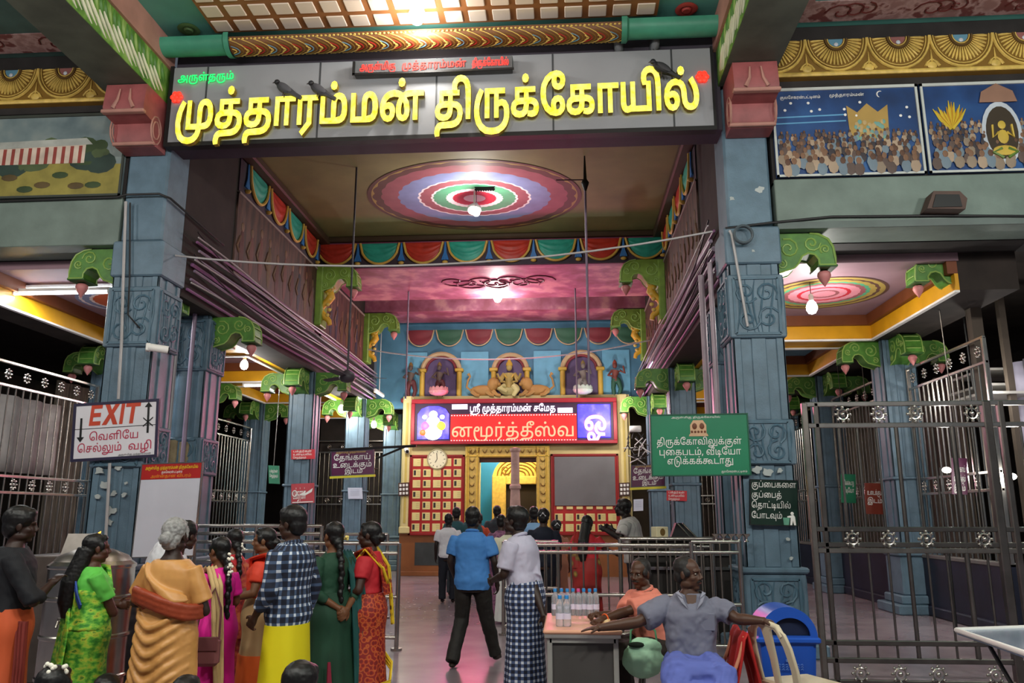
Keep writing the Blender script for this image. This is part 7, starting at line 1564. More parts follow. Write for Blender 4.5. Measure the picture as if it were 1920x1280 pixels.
# 5 girl in pink
Y = 6.3; c = px(412, 1040, Y); p = Person('girl in magenta kurta with beige dupatta and jasmine in her hair', c.x, Y, R_(62), 1.43, 'f', '#6a4028', .98)
p.head(); p.set_arm(-1, (-.24, .02, 1.08), (-.12, .2, 1.18)); p.set_arm(1, (.22, 0, 1.08), (.2, .16, .95)); [p.leg(q) for q in (-1, 1)]; p.body(); p.hair('braid'); p.flowers((.01, -.13, -.02), 16, d=(0, -.003, -.012))
p.shirt(c_pink, .95, .7, .014, 'kurta'); p.skirt(c_pink, .12, 1.05, (.24, .2), folds=6, amp=.07, name='kurta_skirt')
p.strip(c_beige, [(-.12, .12, 1.0), (-.11, .1, 1.3), (-.11, -.03, 1.4), (-.12, -.14, 1.25), (-.1, -.165, .95), (-.08, -.21, .5), (-.07, -.22, .2)], [(.04, .01, 0), (.05, .01, 0), (.055, 0, 0), (.06, 0, 0), (.06, 0, 0), (.05, 0, 0), (.04, 0, 0)], 'dupatta', .012, .01)
# 6 woman in red behind the girl
Y = 7.7; c = px(438, 1035, Y); p = Person('woman in dark red saree with white flowers in a long braid, half hidden', c.x, Y, R_(50), 1.47, 'f', '#5a3522')
p.head(); p.set_arm(-1); p.set_arm(1); [p.leg(q) for q in (-1, 1)]; p.body(); p.hair('braid'); p.flowers((.04, -.12, -.04), 12)
p.shirt(c_redblouse, 1.02, .6, .012, 'blouse'); p.skirt(M_stops('crimson_print', [(.35, '#6a1616'), (.5, '#9a2620'), (.62, '#b0542c')], 18, .6), .04, 1.0, (.24, .2), folds=9, amp=.05, name='saree')
p.strip(MATS['crimson_print'], [(-.1, .1, 1.25), (-.1, -.02, 1.41), (0, -.14, 1.25), (.08, -.17, .95), (.1, -.2, .55)], [(.07, 0, 0), (.08, 0, 0), (.14, 0, 0), (.15, 0, 0), (.14, 0, 0)], 'pallu')
# 7 woman in orange blouse
Y = 7.0; c = px(497, 1015, Y); p = Person('woman in orange red blouse and beige orange saree facing left', c.x, Y, R_(100), 1.49, 'f', '#6a4329', 1.02)
p.head(); p.set_arm(-1, (-.24, .03, 1.07), (-.16, .26, 1.02)); p.set_arm(1, (.24, .03, 1.07), (.16, .25, 1.05)); [p.leg(q) for q in (-1, 1)]; p.body(); p.hair('bun'); p.flowers((0, -.14, -.03), 9, d=(0, -.002, -.008))
p.shirt(c_orred, 1.02, .62, .014, 'blouse'); p.skirt(M_stops('beige_orange_saree', [(.3, '#a88a62'), (.55, '#9a7a52'), (.7, '#b8723a')], 2.2, .6), .5, 1.02, (.215, .17), folds=7, amp=.05, diag=6, name='saree_upper'); p.skirt(M('saree_orange', '#c9561c', .6, var=.15), .04, .52, (.24, .2), (.225, .18), folds=9, amp=.06, diag=5, name='saree_lower', hipf=0)
p.strip(c_orred, [(.1, .12, 1.1), (-.08, .1, 1.37), (-.1, -.04, 1.41), (0, -.14, 1.25), (.06, -.16, 1.02)], [(.05, .02, 0), (.07, 0, 0), (.09, 0, 0), (.15, 0, 0), (.15, 0, 0)], 'pallu')
# 8 man in plaid shirt
Y = 6.1; c = px(549, 985, Y); p = Person('young man in blue plaid shirt and bright yellow dhoti', c.x, Y, R_(74), 1.655, 'm', '#3a2216', .98)
p.head(); p.set_arm(-1, (-.24, .0, 1.07), (-.2, .14, .88)); p.set_arm(1, (.25, -.04, 1.06), (.26, .04, .84)); [p.leg(q) for q in (-1, 1)]; p.body(); p.hair('thick')
p.shirt(c_plaid, .74, 1.7, .032, flare=.05, collar=c_plaid); p.skirt(c_yel, .05, .82, (.25, .2), (.19, .145), folds=5, amp=.07, name='dhoti', hipf=0)
# 9 woman in green dress
Y = 6.85; c = px(626, 1010, Y); p = Person('woman in dark green dress with ponytail, hands behind her back', c.x, Y, R_(48), 1.54, 'f', '#6a4329', 1.0)
p.head(); p.set_arm(-1, (-.24, -.06, 1.07), (-.04, -.17, .93), palm=(0, 1, 0)); p.set_arm(1, (.24, -.06, 1.07), (.06, -.18, .92), palm=(0, 1, 0)); [p.leg(q) for q in (-1, 1)]; p.body(); p.hair('braid'); p.flowers((.07, -.1, -.01), 6, '#e8d27a', (0, 0, -.004), .022)
p.shirt(c_dkgreen, .95, 1.6, .014, 'dress_top'); p.skirt(c_dkgreen, .08, 1.05, (.28, .23), folds=7, amp=.1, name='dress_skirt')
p.strip(c_teal_d, [(.12, .1, 1.2), (.13, .0, 1.4), (.16, -.13, 1.2), (.2, -.15, .9), (.24, -.16, .5), (.25, -.17, .2)], [(.05, 0, 0), (.05, 0, 0), (.07, 0, 0), (.08, 0, 0), (.08, 0, 0), (.07, 0, 0)], 'dupatta')
p.strip(M('crimson_trouser', '#8c1f38', .7), [(-.14, -.235, .5), (-.13, -.26, .12)], [(.012, 0, 0), (.035, 0, 0)], 'trouser_glimpse', ripple=.0)
# 10 red and yellow saree
Y = 7.1; c = px(694, 1010, Y); p = Person('woman in red and yellow bordered printed saree at the right end of the group', c.x, Y, R_(88), 1.54, 'f', '#3a2014', 1.08)
p.head(); p.set_arm(-1, (-.25, .02, 1.06), (-.14, .22, 1.0)); p.set_arm(1, (.24, .0, 1.06), (.12, .22, 1.0)); [p.leg(q) for q in (-1, 1)]; p.body(); p.hair('bun')
p.shirt(c_redblouse, 1.02, .62, .014, 'blouse'); p.skirt(c_redprint, .03, 1.02, (.26, .21), folds=8, amp=.05, diag=4, name='saree')
p.strip(c_redprint, [(.1, .12, 1.15), (-.06, .1, 1.37), (-.08, -.02, 1.415), (.02, -.14, 1.25), (.08, -.17, 1.0)], [(.05, .02, 0), (.07, 0, 0), (.09, 0, 0), (.13, 0, 0), (.12, 0, 0)], 'pallu')
p.strip(c_border, [(-.12, .11, 1.28), (-.14, .0, 1.41), (-.08, -.15, 1.24), (.02, -.18, 1.1)], [(.03, 0, 0)]*4, 'yellow_border', .012, .004)
p.strip(c_border, [(.06, -.05, 1.425), (.13, -.15, 1.25), (.17, -.17, .98), (.2, -.19, .72)], [(.035, 0, 0)]*4, 'yellow_border', .012, .006)
p.strip(c_border, [(-.22, -.08, .2), (-.05, -.24, .24), (.15, -.2, .36), (.25, -.05, .5)], [(0, -.006, .04)]*4, 'yellow_border', .012, .004)
# 11 man in blue walking in
p = Person('man in blue shirt and black trousers walking into the hall', -1.05, 9.15, R_(-6), 1.69, 'm', '#241610', 1.02); p.head(); p.set_arm(1, (.25, -.03, 1.07), (.26, .08, .84)); p.set_arm(-1, (-.24, -.02, 1.07), (-.2, .12, .87))
L = [p.leg(-1, (-.12, .06, .47), (-.17, -.16, .085), (-.1, 1, 0)), p.leg(1, (.13, .14, .48), (.2, .3, .1), (.1, 1, 0))]; p.body(); p.hair('short'); p.shirt(c_blue, .78, .72, .028, collar=c_blue); p.trousers(c_blk_tr, L)
# 12 man in checked lungi
Y = 7.6; c = px(985, 1045, Y); p = Person('man in pale shirt and blue checked lungi bowing his head by the desk', c.x, Y, R_(66), 1.68, 'm', '#2c1a12', 1.04, R_(9), 0, head=(0, R_(-22))); p.head(); p.set_arm(1, p.w(px(1001, 1100, 7.5)), p.w(px(1018, 1150, 7.4)), curl=.5); p.set_arm(-1, (-.22, .1, 1.06), (-.1, .28, 1.0))
[p.leg(q) for q in (-1, 1)]; p.body(); p.hair('thick'); p.shirt(c_lav, .8, .8, .03, collar=c_lav); p.skirt(c_lungi, .04, 1.0, (.23, .19), folds=7, amp=.06, name='lungi')
# 13 far man in white
p = Person('man in white polo and dark trousers standing alone before the shrine crowd', px(841, 1000, 15.6).x, 15.6, R_(3), 1.63, 'm', '#1f130e', 1., vox=.011); p.head(); p.set_arm(1); p.set_arm(-1); L = [p.leg(-1), p.leg(1)]; p.body(); p.hair('short'); p.shirt(c_white, .82, .75, .026); p.trousers(c_navy, L)
# crowd before the doorway
c_tr2 = M('slate_trouser', '#2b3238', .8)
for (xp, yt, Y, rz, sm, tm, hk, lb, sx, sk_) in (
    (856, 951, 16.9, 8, M_stops('teal_stripe_shirt', [(.4, '#1f4a50'), (.5, '#a9c0bc'), (.6, '#2a5a5e')], 9, .8, 'wave', vec=(0, 0, 1)), c_tr2, 'short', 'man in teal striped shirt in the shrine crowd, at its left side', 'm', '#3a2418'),
    (881, 953, 17.4, -5, M('dark_teal_shirt', '#27464c', .8), c_navy, 'short', 'man in dark teal shirt in the shrine crowd beside the striped one', 'm', '#3a2418'),
    (898, 962, 17.9, 5, M('orange_red_shirt', '#b5482c', .8), c_tr2, 'bun', 'woman in orange red dress in the shrine crowd', 'f', '#4a2c1c'),
    (932, 948, 18.3, 0, c_tr2, c_navy, 'short', 'man in slate shirt nearest the stone post in the crowd', 'm', '#2c1a12'),
    (940, 965, 13.6, -8, M_stops('mauve_pattern_shirt', [(.4, '#6a4060'), (.55, '#a06a88'), (.7, '#4a3050')], 14, .8), c_tr2, 'short', 'person in mauve patterned dress behind the man in blue', 'f', '#3a2418'),
    (954, 972, 12.7, 6, M('cream_shirt', '#cfcdb4', .8), M('white_dhoti', '#c9c9c4', .8), 'short', 'man in cream shirt and white dhoti behind the checked lungi man', 'm', '#3a2418'),
    (1001, 950, 14.6, 4, M('pale_blue_shirt', '#7fa8d0', .8), c_navy, 'short', 'man in pale blue shirt beside the stone post', 'm', '#2c1a12'),
    (1019, 955, 12.9, -4, M('navy_tshirt', '#141a2a', .8), c_navy, 'thick', 'man in navy T-shirt and cap with white print', 'm', '#3a2418'),
    (1043, 975, 13.8, 10, M('peach_blouse', '#a8705a', .8), c_tr2, 'bun', 'woman in peach blouse right of the navy T-shirt man', 'f', '#5a3828')):
    c = at(xp, yt, Y); p = Person(lb, c.x, Y, R_(rz), c.z, sx, sk_, 1., vox=.012); p.head(); p.set_arm(1); p.set_arm(-1); L = [p.leg(-1), p.leg(1)]; p.body(); p.hair(hk)
    p.shirt(sm, .8, .7, .024)
    if sx == 'f' or 'dhoti' in lb: p.skirt(tm if sx == 'm' else sm, .05, 1.0, (.24, .2), folds=8)
    else: p.trousers(tm, L)
    if 'navy T' in lb:
        g = MB(); cc, RR = p.hc, p.hR; g.ell(cc+RR@V((0, -.005, .05)), (.098, .112, .085), 0, 16, 8, RR); g.build('cap', M('navy_cap', '#10131f', .7), p.t, True)
        g = MB(); g.tube([cc+RR@V((x_, -.118+.4*abs(x_), .02+z_)) for x_, z_ in ((-.04, 0), (0, .05), (.04, 0))], .012, 6); g.tube([p.T((-.1, -.155, 1.2)), p.T((-.1, -.155, 1.08))], .012, 6); g.build('white_print', c_white, p.t, True)
# red saree woman at the counter and leaning man
Y = 11.9; c = at(1098, 966, Y); p = Person('woman in red blouse and floral saree with long hair, at the counter', c.x, Y, R_(-20), c.z, 'f', '#3a2014', 1.1, R_(6), vox=.009); p.head(); p.set_arm(1, (.27, .08, 1.15), (.36, .26, 1.1)); p.set_arm(-1); [p.leg(q) for q in (-1, 1)]; p.body(); p.hair('long'); p.shirt(c_redblouse, 1.0, .7, .02, 'blouse')
p.skirt(M_stops('red_floral_saree', [(.12, '#b08a3a'), (.24, '#6a5a2a'), (.34, '#8c1f1a'), (.8, '#a02420')], 6, .7, 'voronoi'), .03, 1.04, (.25, .21), folds=8, name='saree'); p.strip(MATS['red_floral_saree'], [(-.08, .1, 1.3), (-.1, -.02, 1.41), (-.08, -.14, 1.2), (-.06, -.17, .9)], [(.05, 0, 0), (.06, 0, 0), (.1, 0, 0), (.11, 0, 0)], 'pallu')
Y = 12.5; c = at(1176, 932, Y); p = Person('man in white and black patterned shirt leaning on the counter', c.x+.1, Y, R_(75), c.z, 'm', '#1a100c', 1.1, R_(14), vox=.009, head=(0, R_(-15))); p.head(); p.set_arm(-1, (-.26, .15, 1.12), (-.2, .35, 1.22)); p.set_arm(1, (.26, .12, 1.1), (.22, .34, 1.22)); L = [p.leg(q) for q in (-1, 1)]; p.body(); p.hair('short')
p.shirt(M_stops('white_black_shirt', [(.42, '#c9c6c2'), (.46, '#c9c6c2'), (.5, '#15151a'), (.6, '#c2c0bc')], 3.2, .8, 'wave', dist=3), .8, .75, .03); p.trousers(c_navy, L)
# ---- two seated men at the desk
def seated_legs(p, mat, name, spread=.15, kz=.5):
    g = MB(); g.ell(p.off+V((0, .0, .93)), (.2, .16, .13))
    for q in (-1, 1):
        hip = p.off+V((q*.1, .02, .9)); kn = V((q*spread, .42, kz)); an = V((q*spread*.9, .4, .1)); p.leg(q, kn, an, (0, 1, 0), hip); g.tube([hip, kn, kn+V((0, .02, -.06)), an+V((0, 0, .06))], [.125, .105, .1, .09], 14)
    for k in range(5): f = .2+.18*k; g.tube([p.off.lerp(V((0, .42, 0)), f)*0+V((-spread*f, .42*f, kz+.02)), V((spread*f, .42*f, kz+.02))], .075, 10)
    g.loft([[V((-spread-.08, y_, z_)), V((spread+.08, y_, z_)), V((spread+.08, y_-.12, z_)), V((-spread-.08, y_-.12, z_))] for y_, z_ in ((.5, kz-.02), (.49, .15))])
    return g
Y = 6.35; c = at(1293, 1100, Y); p = Person('seated man in grey shirt looking right, arms spread over desk and chair', c.x, Y, R_(178), 1.68, 'm', '#4b3022', 1.04, R_(-4), 0, (0, 0, -.385), (R_(56), R_(0)), .006)
p.head(True, '#1a1614'); p.set_arm(1, at(1196, 1166, 6.3), at(1128, 1176, 6.32), True, palm=(0, 0, -1), hand=p.inv.to_3x3()@V((-1, .05, -.08)), curl=.12, r=1.08); p.set_arm(-1, at(1384, 1160, 6.25), at(1426, 1163, 6.15), True, palm=(0, 0, -1), hand=p.inv.to_3x3()@V((1, -.1, -.12)), curl=.5, r=1.05)
g = seated_legs(p, c_bluelungi, 'lungi'); p.body(); p.hair('receding', '#1b1716'); p.garment(g, 'lungi', c_bluelungi, [('MARBLE', .14, .03)])
p.shirt(c_grey, .84, .78, .026, wide=1.12, disp=[('CLOUDS', .12, .026), ('MARBLE', .1, .022)])
g = MB()
for q in (-1, 1):
    A = [p.T((q*.07, .0, 1.415)), p.T((q*.085, .06, 1.405)), p.T((q*.06, .125, 1.36)), p.T((q*.02, .142, 1.27)), p.T((q*.075, .136, 1.33)), p.T((q*.11, .07, 1.395))]; g.add(A+[a+V((0, .008, .004)) for a in A], [tuple(range(6)), tuple(range(11, 5, -1))]+[(i, (i+1) % 6, (i+1) % 6+6, i+6) for i in range(6)])
g.build('collar', M('collar_grey', '#8c8c9a', .8), p.t)
g = MB(); A = [p.T((-.04, .092, 1.385)), p.T((.04, .092, 1.385)), p.T((.006, .15, 1.19)), p.T((-.006, .15, 1.19))]; g.add([a+V((0, .006, 0)) for a in A]+[a-V((0, .02, 0)) for a in A], [(0, 1, 2, 3), (7, 6, 5, 4), (0, 4, 5, 1), (1, 5, 6, 2), (2, 6, 7, 3), (3, 7, 4, 0)]); g.build('open_neck', p.skin, p.t, label='bare chest at the open neck')
g = MB(); A = p.T((-.1, .128, 1.2)); g.bb(A.x-.055, A.x+.055, A.y-.004, A.y+.008, A.z-.06, A.z+.06, 0, .004); g.build('pocket', c_grey, p.t)
g = MB(); [g.ell(p.T((0, .138-.004*k, 1.12-.09*k)), (.008, .006, .008), 0, 8, 5) for k in range(3)]; g.build('buttons', M('button_pale', '#b9b9c4', .5), p.t, True)
Y = 7.25; c = at(1203, 1100, Y); p = Person('seated man in salmon shirt resting his forearms on the desk', c.x+.08, Y, R_(122), 1.64, 'm', '#4a2e1e', 1.06, R_(10), 0, (0, 0, -.40), (R_(22), R_(0)), .006)
p.head(True, '#2a211c'); p.set_arm(1, at(1170, 1152, 7.15), at(1122, 1152, 6.95), True, palm=(0, 0, -1), curl=.9); p.set_arm(-1, at(1172, 1146, 6.95), at(1130, 1160, 6.75), True, palm=(0, 0, -1), curl=.9)
g = seated_legs(p, c_black, 'trousers', .14); p.body(); p.hair('receding', '#221d1b'); p.garment(g, 'trousers', M('dark_brown_trouser', '#2b211c', .8), [('CLOUDS', .1, .02)]); p.shirt(c_salmon, .84, .8, .026, collar=c_salmon, wide=1.1)
el, wr = p.arm[-1]; g = MB(); u_ = (wr-el).normalized(); cc = wr-u_*.03; a_ = u_.orthogonal().normalized(); b_ = u_.cross(a_); g.tube([cc+a_*(.032*cos(t))+b_*(.032*sin(t)) for t in [2*pi*j/14 for j in range(14)]], .006, 6, 0, closed=True); g.build('wrist_thread', M('orange_thread', '#e8642a', .6), p.t, True)
# ---- people sitting on the floor in front (only their heads reach into the picture)
for (xp, yt, Y, rz, kd, fl, lb, hh) in ((105, 1246, 4.6, -20, 'bun', True, 'person sitting on the floor at the far left with jasmine on black hair', .8), (203, 1262, 5.1, 10, 'short', False, 'person sitting on the floor below the green saree, hair only showing', .77), (352, 1264, 4.6, 0, 'short', False, 'person sitting on the floor below the old woman, hair only showing', .77), (565, 1243, 4.4, -25, 'thick', False, 'child sitting on the floor below the yellow dhoti', .83)):
    c = at(xp, yt, Y); p = Person(lb, c.x, Y, R_(rz), 1.6, 'f' if fl else 'm', '#4a2c1c', .95, 0, 0, (0, 0, c.z/1.6*1.65-1.66), vox=.008); p.head(); p.set_arm(1, (.24, .1, .32), (.16, .3, .25)); p.set_arm(-1, (-.24, .1, .32), (-.16, .3, .25))
    for q in (-1, 1): p.leg(q, (q*.2, .26, .14), (q*-.05, .3, .09), (-q, .2, 0), (q*.1, 0, .12))
    p.b.loft(p.rings(0, .98, 1.42)); skin_over(p.b, 'body', p.skin, p.t, .009, 2); p.hair(kd); g = MB(); g.loft(p.rings(.02, 1.0, 1.38))
    for q in (-1, 1): g.tube([p.sh[q], p.arm[q][0]], [.065, .06], 12)
    g.ell((0, .02, .14), (.22, .2, .14)); p.garment(g, 'clothes', M('seated_cloth_%d' % xp, {105: '#3a2a4a', 203: '#26402c', 352: '#5a2a20', 565: '#2f3a52'}[xp], .8))
    if fl: p.flowers((.0, -.07, .115), 14, d=(.004, .006, .0), spread=.03)
# ---------------------------------------------------------------- desk and what stands on it
m_desktop = M('peach_laminate', '#d9a184', .4, var=.06); m_desk = M('desk_grey_metal', '#9a9893', .4, .3); m_deskd = M('desk_dark_panel', '#3f3c3a', .6)
t = thing('desk', 'small grey metal desk with peach top holding the water bottles', 'desk', (.11, 6.95, 0))
w, d = .6, 1.1
b = MB(); b.box((0, 0, .735), (w, d, .03), 0, 0, .01); b.build('top', m_desktop, t)
b = MB(); b.bb(-w/2+.01, w/2-.01, -d/2+.01, d/2-.01, .69, .72, 0, .004); b.build('rim', M('aluminium_trim', '#bdbdb8', .3, .8), t)
for x in (-w/2+.05, w/2-.05):
    for y in (-d/2+.05, d/2-.05): b = MB(); b.bb(x-.02, x+.02, y-.02, y+.02, 0, .69, 0, .005); b.build('leg', m_desk, t)
b = MB(); b.bb(-w/2+.07, w/2-.07, -d/2+.05, -d/2+.065, .36, .66); b.build('front_panel', m_deskd, t)
b = MB(); b.bb(-w/2+.07, w/2-.07, -d/2+.045, -d/2+.06, .1, .36); b.build('lower_panel', m_desk, t)
b = MB(); b.bb(-w/2+.05, w/2-.05, -d/2+.03, -d/2+.07, .655, .69); b.build('apron', m_desk, t)
for x in (-w/2+.045,): b = MB(); b.bb(x-.008, x+.008, -d/2+.07, d/2-.07, .3, .66); b.build('side_panel', m_deskd, t)
m_water = M('clear_bottle', '#e6ebf2', .08, var=.02, alpha=.25); m_lab = M('bottle_label', '#d5cfe4', .5); m_cap = M('blue_cap', '#2f86c8', .4); m_capp = M('pink_cap', '#d04a8a', .4)
def bottle(label, x, y, h=.235, cap=None):
    t = thing('water_bottle', label, 'bottle', (x, y, .75), random.uniform(0, 6), 'water bottles on the desk'); k = h/.235
    b = MB(); b.lathe([(.001, 0), (.03, 0), (.034, .012), (.033, .05), (.034, .1), (.032, .125), (.034, .15), (.028, .175), (.014, .2), (.013, .21)], n=16); b.v = [(p[0]*k, p[1]*k, p[2]*k) for p in b.v]; b.build('body', m_water, t, True)
    b = MB(); b.lathe([(.0345*k, .055*k), (.0348*k, .1*k)], n=16, cap=False); b.build('wrapper', m_lab, t, True)
    b = MB(); b.lathe([(.016*k, .207*k), (.0165*k, .228*k), (.014*k, .235*k), (.001, .235*k)], n=14); b.build('cap', cap or m_cap, t, True)
names = ('first', 'second', 'third', 'fourth', None, 'sixth', 'seventh', 'eighth')
for i, xp in enumerate((1041, 1053, 1064, 1075, 1085, 1095, 1106, 1117)):
    c = at(xp, 1140, 7.32); bottle('clear water bottle with pink cap in the back row on the desk' if i == 4 else 'clear water bottle with blue cap, %s from the left in the back row' % names[i], c.x, 7.32+.02*(i % 2), .225, m_capp if i == 4 else None)
for i, xp in enumerate((1050, 1063)): c = at(xp, 1165, 6.62); bottle('bigger looking water bottle with blue cap in front on the desk, %s one' % ('left', 'right')[i], c.x, 6.62, .235)
c = at(1132, 1166, 6.75); b = MB(); b.ell((0, 0, .02), (.045, .03, .02), 0, 10, 6); b.ell((.03, .01, .03), (.025, .02, .018), 0, 8, 5); o = b.build('cloth_bundle', M('pale_yellow_cloth', '#d8b98a', .8), None, True, (c.x, 6.75, .75)); tag(o, 'small crumpled pale yellow cloth on the desk edge', 'cloth')
# green cloth bag on the salmon man's lap
c = at(1206, 1232, 6.72); t = thing('cloth_bag', 'slack mint green cloth bag hanging beside the salmon man', 'bag', (c.x, 6.72, c.z))
g = MB(); g.ell((0, 0, -.02), (.16, .09, .13), 0, 20, 12); g.ell((.02, 0, .08), (.13, .07, .07), 0, 16, 8); skin_over(g, 'sack', M('mint_cloth', '#b8e8c4', .8, var=.06), t, .009, 2, [('CLOUDS', .09, .03), ('MARBLE', .08, .012)])
g = MB(); g.tube([(-.1, -.02, .1), (-.09, 0, .2), (.0, .03, .28), (.1, 0, .2), (.11, -.02, .1)], .008, 6); g.build('handle', M('mint_cloth_handle', '#4f8a62', .8), t, True)
g = MB(); g.ell((-.05, -.05, .1), (.07, .035, .022), 0, 14, 6); g.build('mouth_shade', M('bag_inside_shade', '#1d2a20', .9), t, True)  # dark patch stands for the shade in the bag's mouth
# red covered chair under the man in grey
cx = at(1318, 1200, 6.35).x
t = thing('chair', 'chair under the man in grey with a red cloth over its back', 'chair', (cx-.06, 6.4, 0), 0)
b = MB(); b.box((0, 0, .44), (.46, .46, .035), 0, 0, .015); b.build('seat', M('chair_seat_brown', '#5c2f24', .6), t)
for x in (-.2, .2):
    for y in (-.2, .2): b = MB(); b.cyl((x*1.08, y*1.08, 0), (x, y, .43), .018, n=8); b.build('leg', m_steel_d, t, True)
for y_ in (-.2, .2): b = MB(); b.tube([(.22, y_, .44), (.29, y_, .6), (.335, y_, .745)], .014, 8); b.build('back_post', M('pale_orange_tube', '#d08a6a', .4), t, True)
b = MB(); 
def cl(u_, v_):
    if v_ < .5: f = v_*2; x, z = .235+.1*f, .3+.46*f
    else: f = (v_-.5)*2; x, z = .345+.06*sin(f*1.5)+.03*f, .76-.42*f
    return (x+.012*sin(u_*14+v_*5), -.23+.44*u_, z+.01*sin(u_*9))
g = MB(); g.grid(cl, 20, 24); o = g.build('red_cloth', M('red_chair_cloth', '#b01f1c', .75, var=.1), t, True); mm = o.modifiers.new('thick', 'SOLIDIFY'); mm.thickness = .012
# stool under the man in salmon
cs = px(1203, 1100, 7.25); t = thing('stool', 'dark stool under the man in salmon shirt', 'stool', (cs.x+.1, 7.3, 0)); b = MB(); b.cyl((0, 0, .4), (0, 0, .44), .19, n=20); b.build('seat', M('stool_brown', '#3a2a22', .6), t, 40)
for k in range(4): b = MB(); b.cyl((.2*cos(k*pi/2+.8), .2*sin(k*pi/2+.8), 0), (.14*cos(k*pi/2+.8), .14*sin(k*pi/2+.8), .4), .016, n=8); b.build('leg', m_steel_d, t, True)
# cream plastic chair
cc = at(1432, 1240, 6.1); t = thing('plastic_chair', 'cream plastic chair whose back the grey shirted man holds', 'chair', (cc.x+.31, 6.28, 0), R_(114)); m_cr = M('cream_plastic', '#cdbfa2', .4, var=.04)
b = MB(); b.box((0, 0, .42), (.44, .44, .03), 0, 0, .014); b.build('seat', m_cr, t)
for x in (-1, 1):
    for y in (-1, 1): b = MB(); b.tube([(x*.19, y*.19, .42), (x*.22, y*.23, .0)], [.03, .022], 8); b.build('leg', m_cr, t, True)
def slat(pts, w, name):
    g = MB(); R = []
    for i, (x, y, z) in enumerate(pts):
        ww = w[i] if isinstance(w, (list, tuple)) else w; R.append([(x-ww, y-.012, z), (x+ww, y-.012, z), (x+ww, y+.012, z), (x-ww, y+.012, z)])
    g.loft(R); o = g.build(name, m_cr, t, 40); mm = o.modifiers.new('round', 'BEVEL'); mm.width = .008; mm.segments = 2
for q in (-1, 1): slat([(q*.2, .2, .4), (q*.21, .23, .55), (q*.2, .27, .7), (q*.16, .29, .79), (q*.11, .295, .82)], [.035, .035, .04, .045, .035], 'back_side')
slat([(0, .21, .42), (0, .24, .6), (0, .29, .8), (0, .295, .83)], [.03, .035, .05, .1], 'back_splat')
g = MB(); g.tube([(-.17, .285, .77), (-.13, .295, .83), (0, .298, .85), (.13, .295, .83), (.17, .285, .77)], .022, 8); g.build('back_rail', m_cr, t, True)
# blue bin
cb = at(1466, 1170, 7.4); t = thing('litter_bin', 'blue plastic litter bin with domed hood beside the right pillar', 'bin', (cb.x, 7.4, 0), 0, None, .92); m_bin = M('bin_blue', '#1d4fb0', .35, var=.06); m_bind = M('bin_inside_shade', '#0c1a3a', .6)
b = MB(); R = []
for z, s_ in ((0, .2), (.02, .215), (.6, .25), (.62, .25)): R.append([(s_*cos(a)*1.06*(abs(cos(a))**-.35 if abs(cos(a)) > .01 else 1)*1.0 if False else max(-s_, min(s_, s_*1.35*cos(a))), max(-s_*.8, min(s_*.8, s_*1.1*sin(a))), z) for a in [2*pi*(j+.5)/32 for j in range(32)]])
b.loft(R); b.build('body', m_bin, t, 40)
b = MB(); b.bb(-.285, .285, -.235, .235, .6, .655, 0, .015); b.build('lid_rim', m_bin, t)
def dome_front(y, r, n=20): return [(r*cos(pi*j/n), y, .65+.27*sin(pi*j/n)*(r/.26)) for j in range(n+1)]
b = MB(); n = 20
o_ = [(.26*cos(pi*j/n), .65+.27*sin(pi*j/n)) for j in range(n+1)]; i_ = [(.175*cos(pi*j/n)+.02, .67+.155*sin(pi*j/n)) for j in range(n+1)]
for ya, flip in ((-.22, 0),):
    vs = [(x, ya, z) for x, z in o_]+[(x, ya, z) for x, z in i_]; b.add(vs, [(j, j+1, n+2+j, n+1+j) for j in range(n)]+[(0, n+1, 2*n+1, n)])
vs = [(x, -.22, z) for x, z in o_]+[(x, .22, z) for x, z in o_]; b.add(vs, [(j, j+1, n+2+j, n+1+j) for j in range(n)])
b.poly([(x, .22, z) for x, z in o_]); vs = [(x, -.22, z) for x, z in i_]+[(x, -.19, z) for x, z in i_]; b.add(vs, [(j, j+1, n+2+j, n+1+j) for j in range(n)]+[(0, n, 2*n+1, n+1)])
b.build('hood', m_bin, t, 40)
b = MB(); b.poly([(x, -.17, z) for x, z in i_]); b.build('opening', m_bind, t)  # dark sheet stands for the shade inside the hood
b = MB(); yb = -.212
for k, (z, w_) in enumerate(((.42, .1), (.4, .1), (.38, .1), (.3, .1), (.275, .085))):
    for q in range(7): x = -w_+2*w_*q/6; b.tube([(x-.01, yb, z), (x+.006, yb, z+.008), (x+.01, yb, z-.004)], .0035, 4)
b.tube([(.0, yb, .45), (0, yb, .475)], .012, 5); b.tube([(-.03, yb, .445), (-.03, yb, .465)], .01, 5); b.tube([(.03, yb, .445), (.03, yb, .465)], .01, 5)
b.build('faded_print', M('bin_print', '#5f86cf', .6), t)
# folding table at the right edge
A, B, C_ = V((2.94, 6.6, .75)), V((2.86, 5.3, .75)), V((4.3, 7.0, .75)); u_ = (C_-A); v_ = (B-A)
t = thing('folding_table', 'pale blue topped folding table at the right picture edge', 'table', A)
b = MB(); q_ = [V((0, 0, 0)), u_, u_+v_, v_]; b.add(q_+[p-V((0, 0, .03)) for p in q_], [(0, 1, 2, 3), (7, 6, 5, 4), (0, 4, 5, 1), (1, 5, 6, 2), (2, 6, 7, 3), (3, 7, 4, 0)]); b.build('top', M('table_steel_blue', '#8fa0b4', .25, .5, var=.06), t)
b = MB(); b.tube([q_[3], q_[0], q_[1]], .02, 8); b.build('edge_tube', m_white, t, True)
for f in (.12, .85):
    for s_ in (0, 1): b = MB(); P0 = u_*f+v_*.1 if not s_ else u_*f+v_*.9; P1 = u_*f+v_*(.85 if not s_ else .15); b.cyl(P0-V((0, 0, .03)), P1-V((0, 0, .75)), .016, n=8); b.build('leg', m_black, t, True)
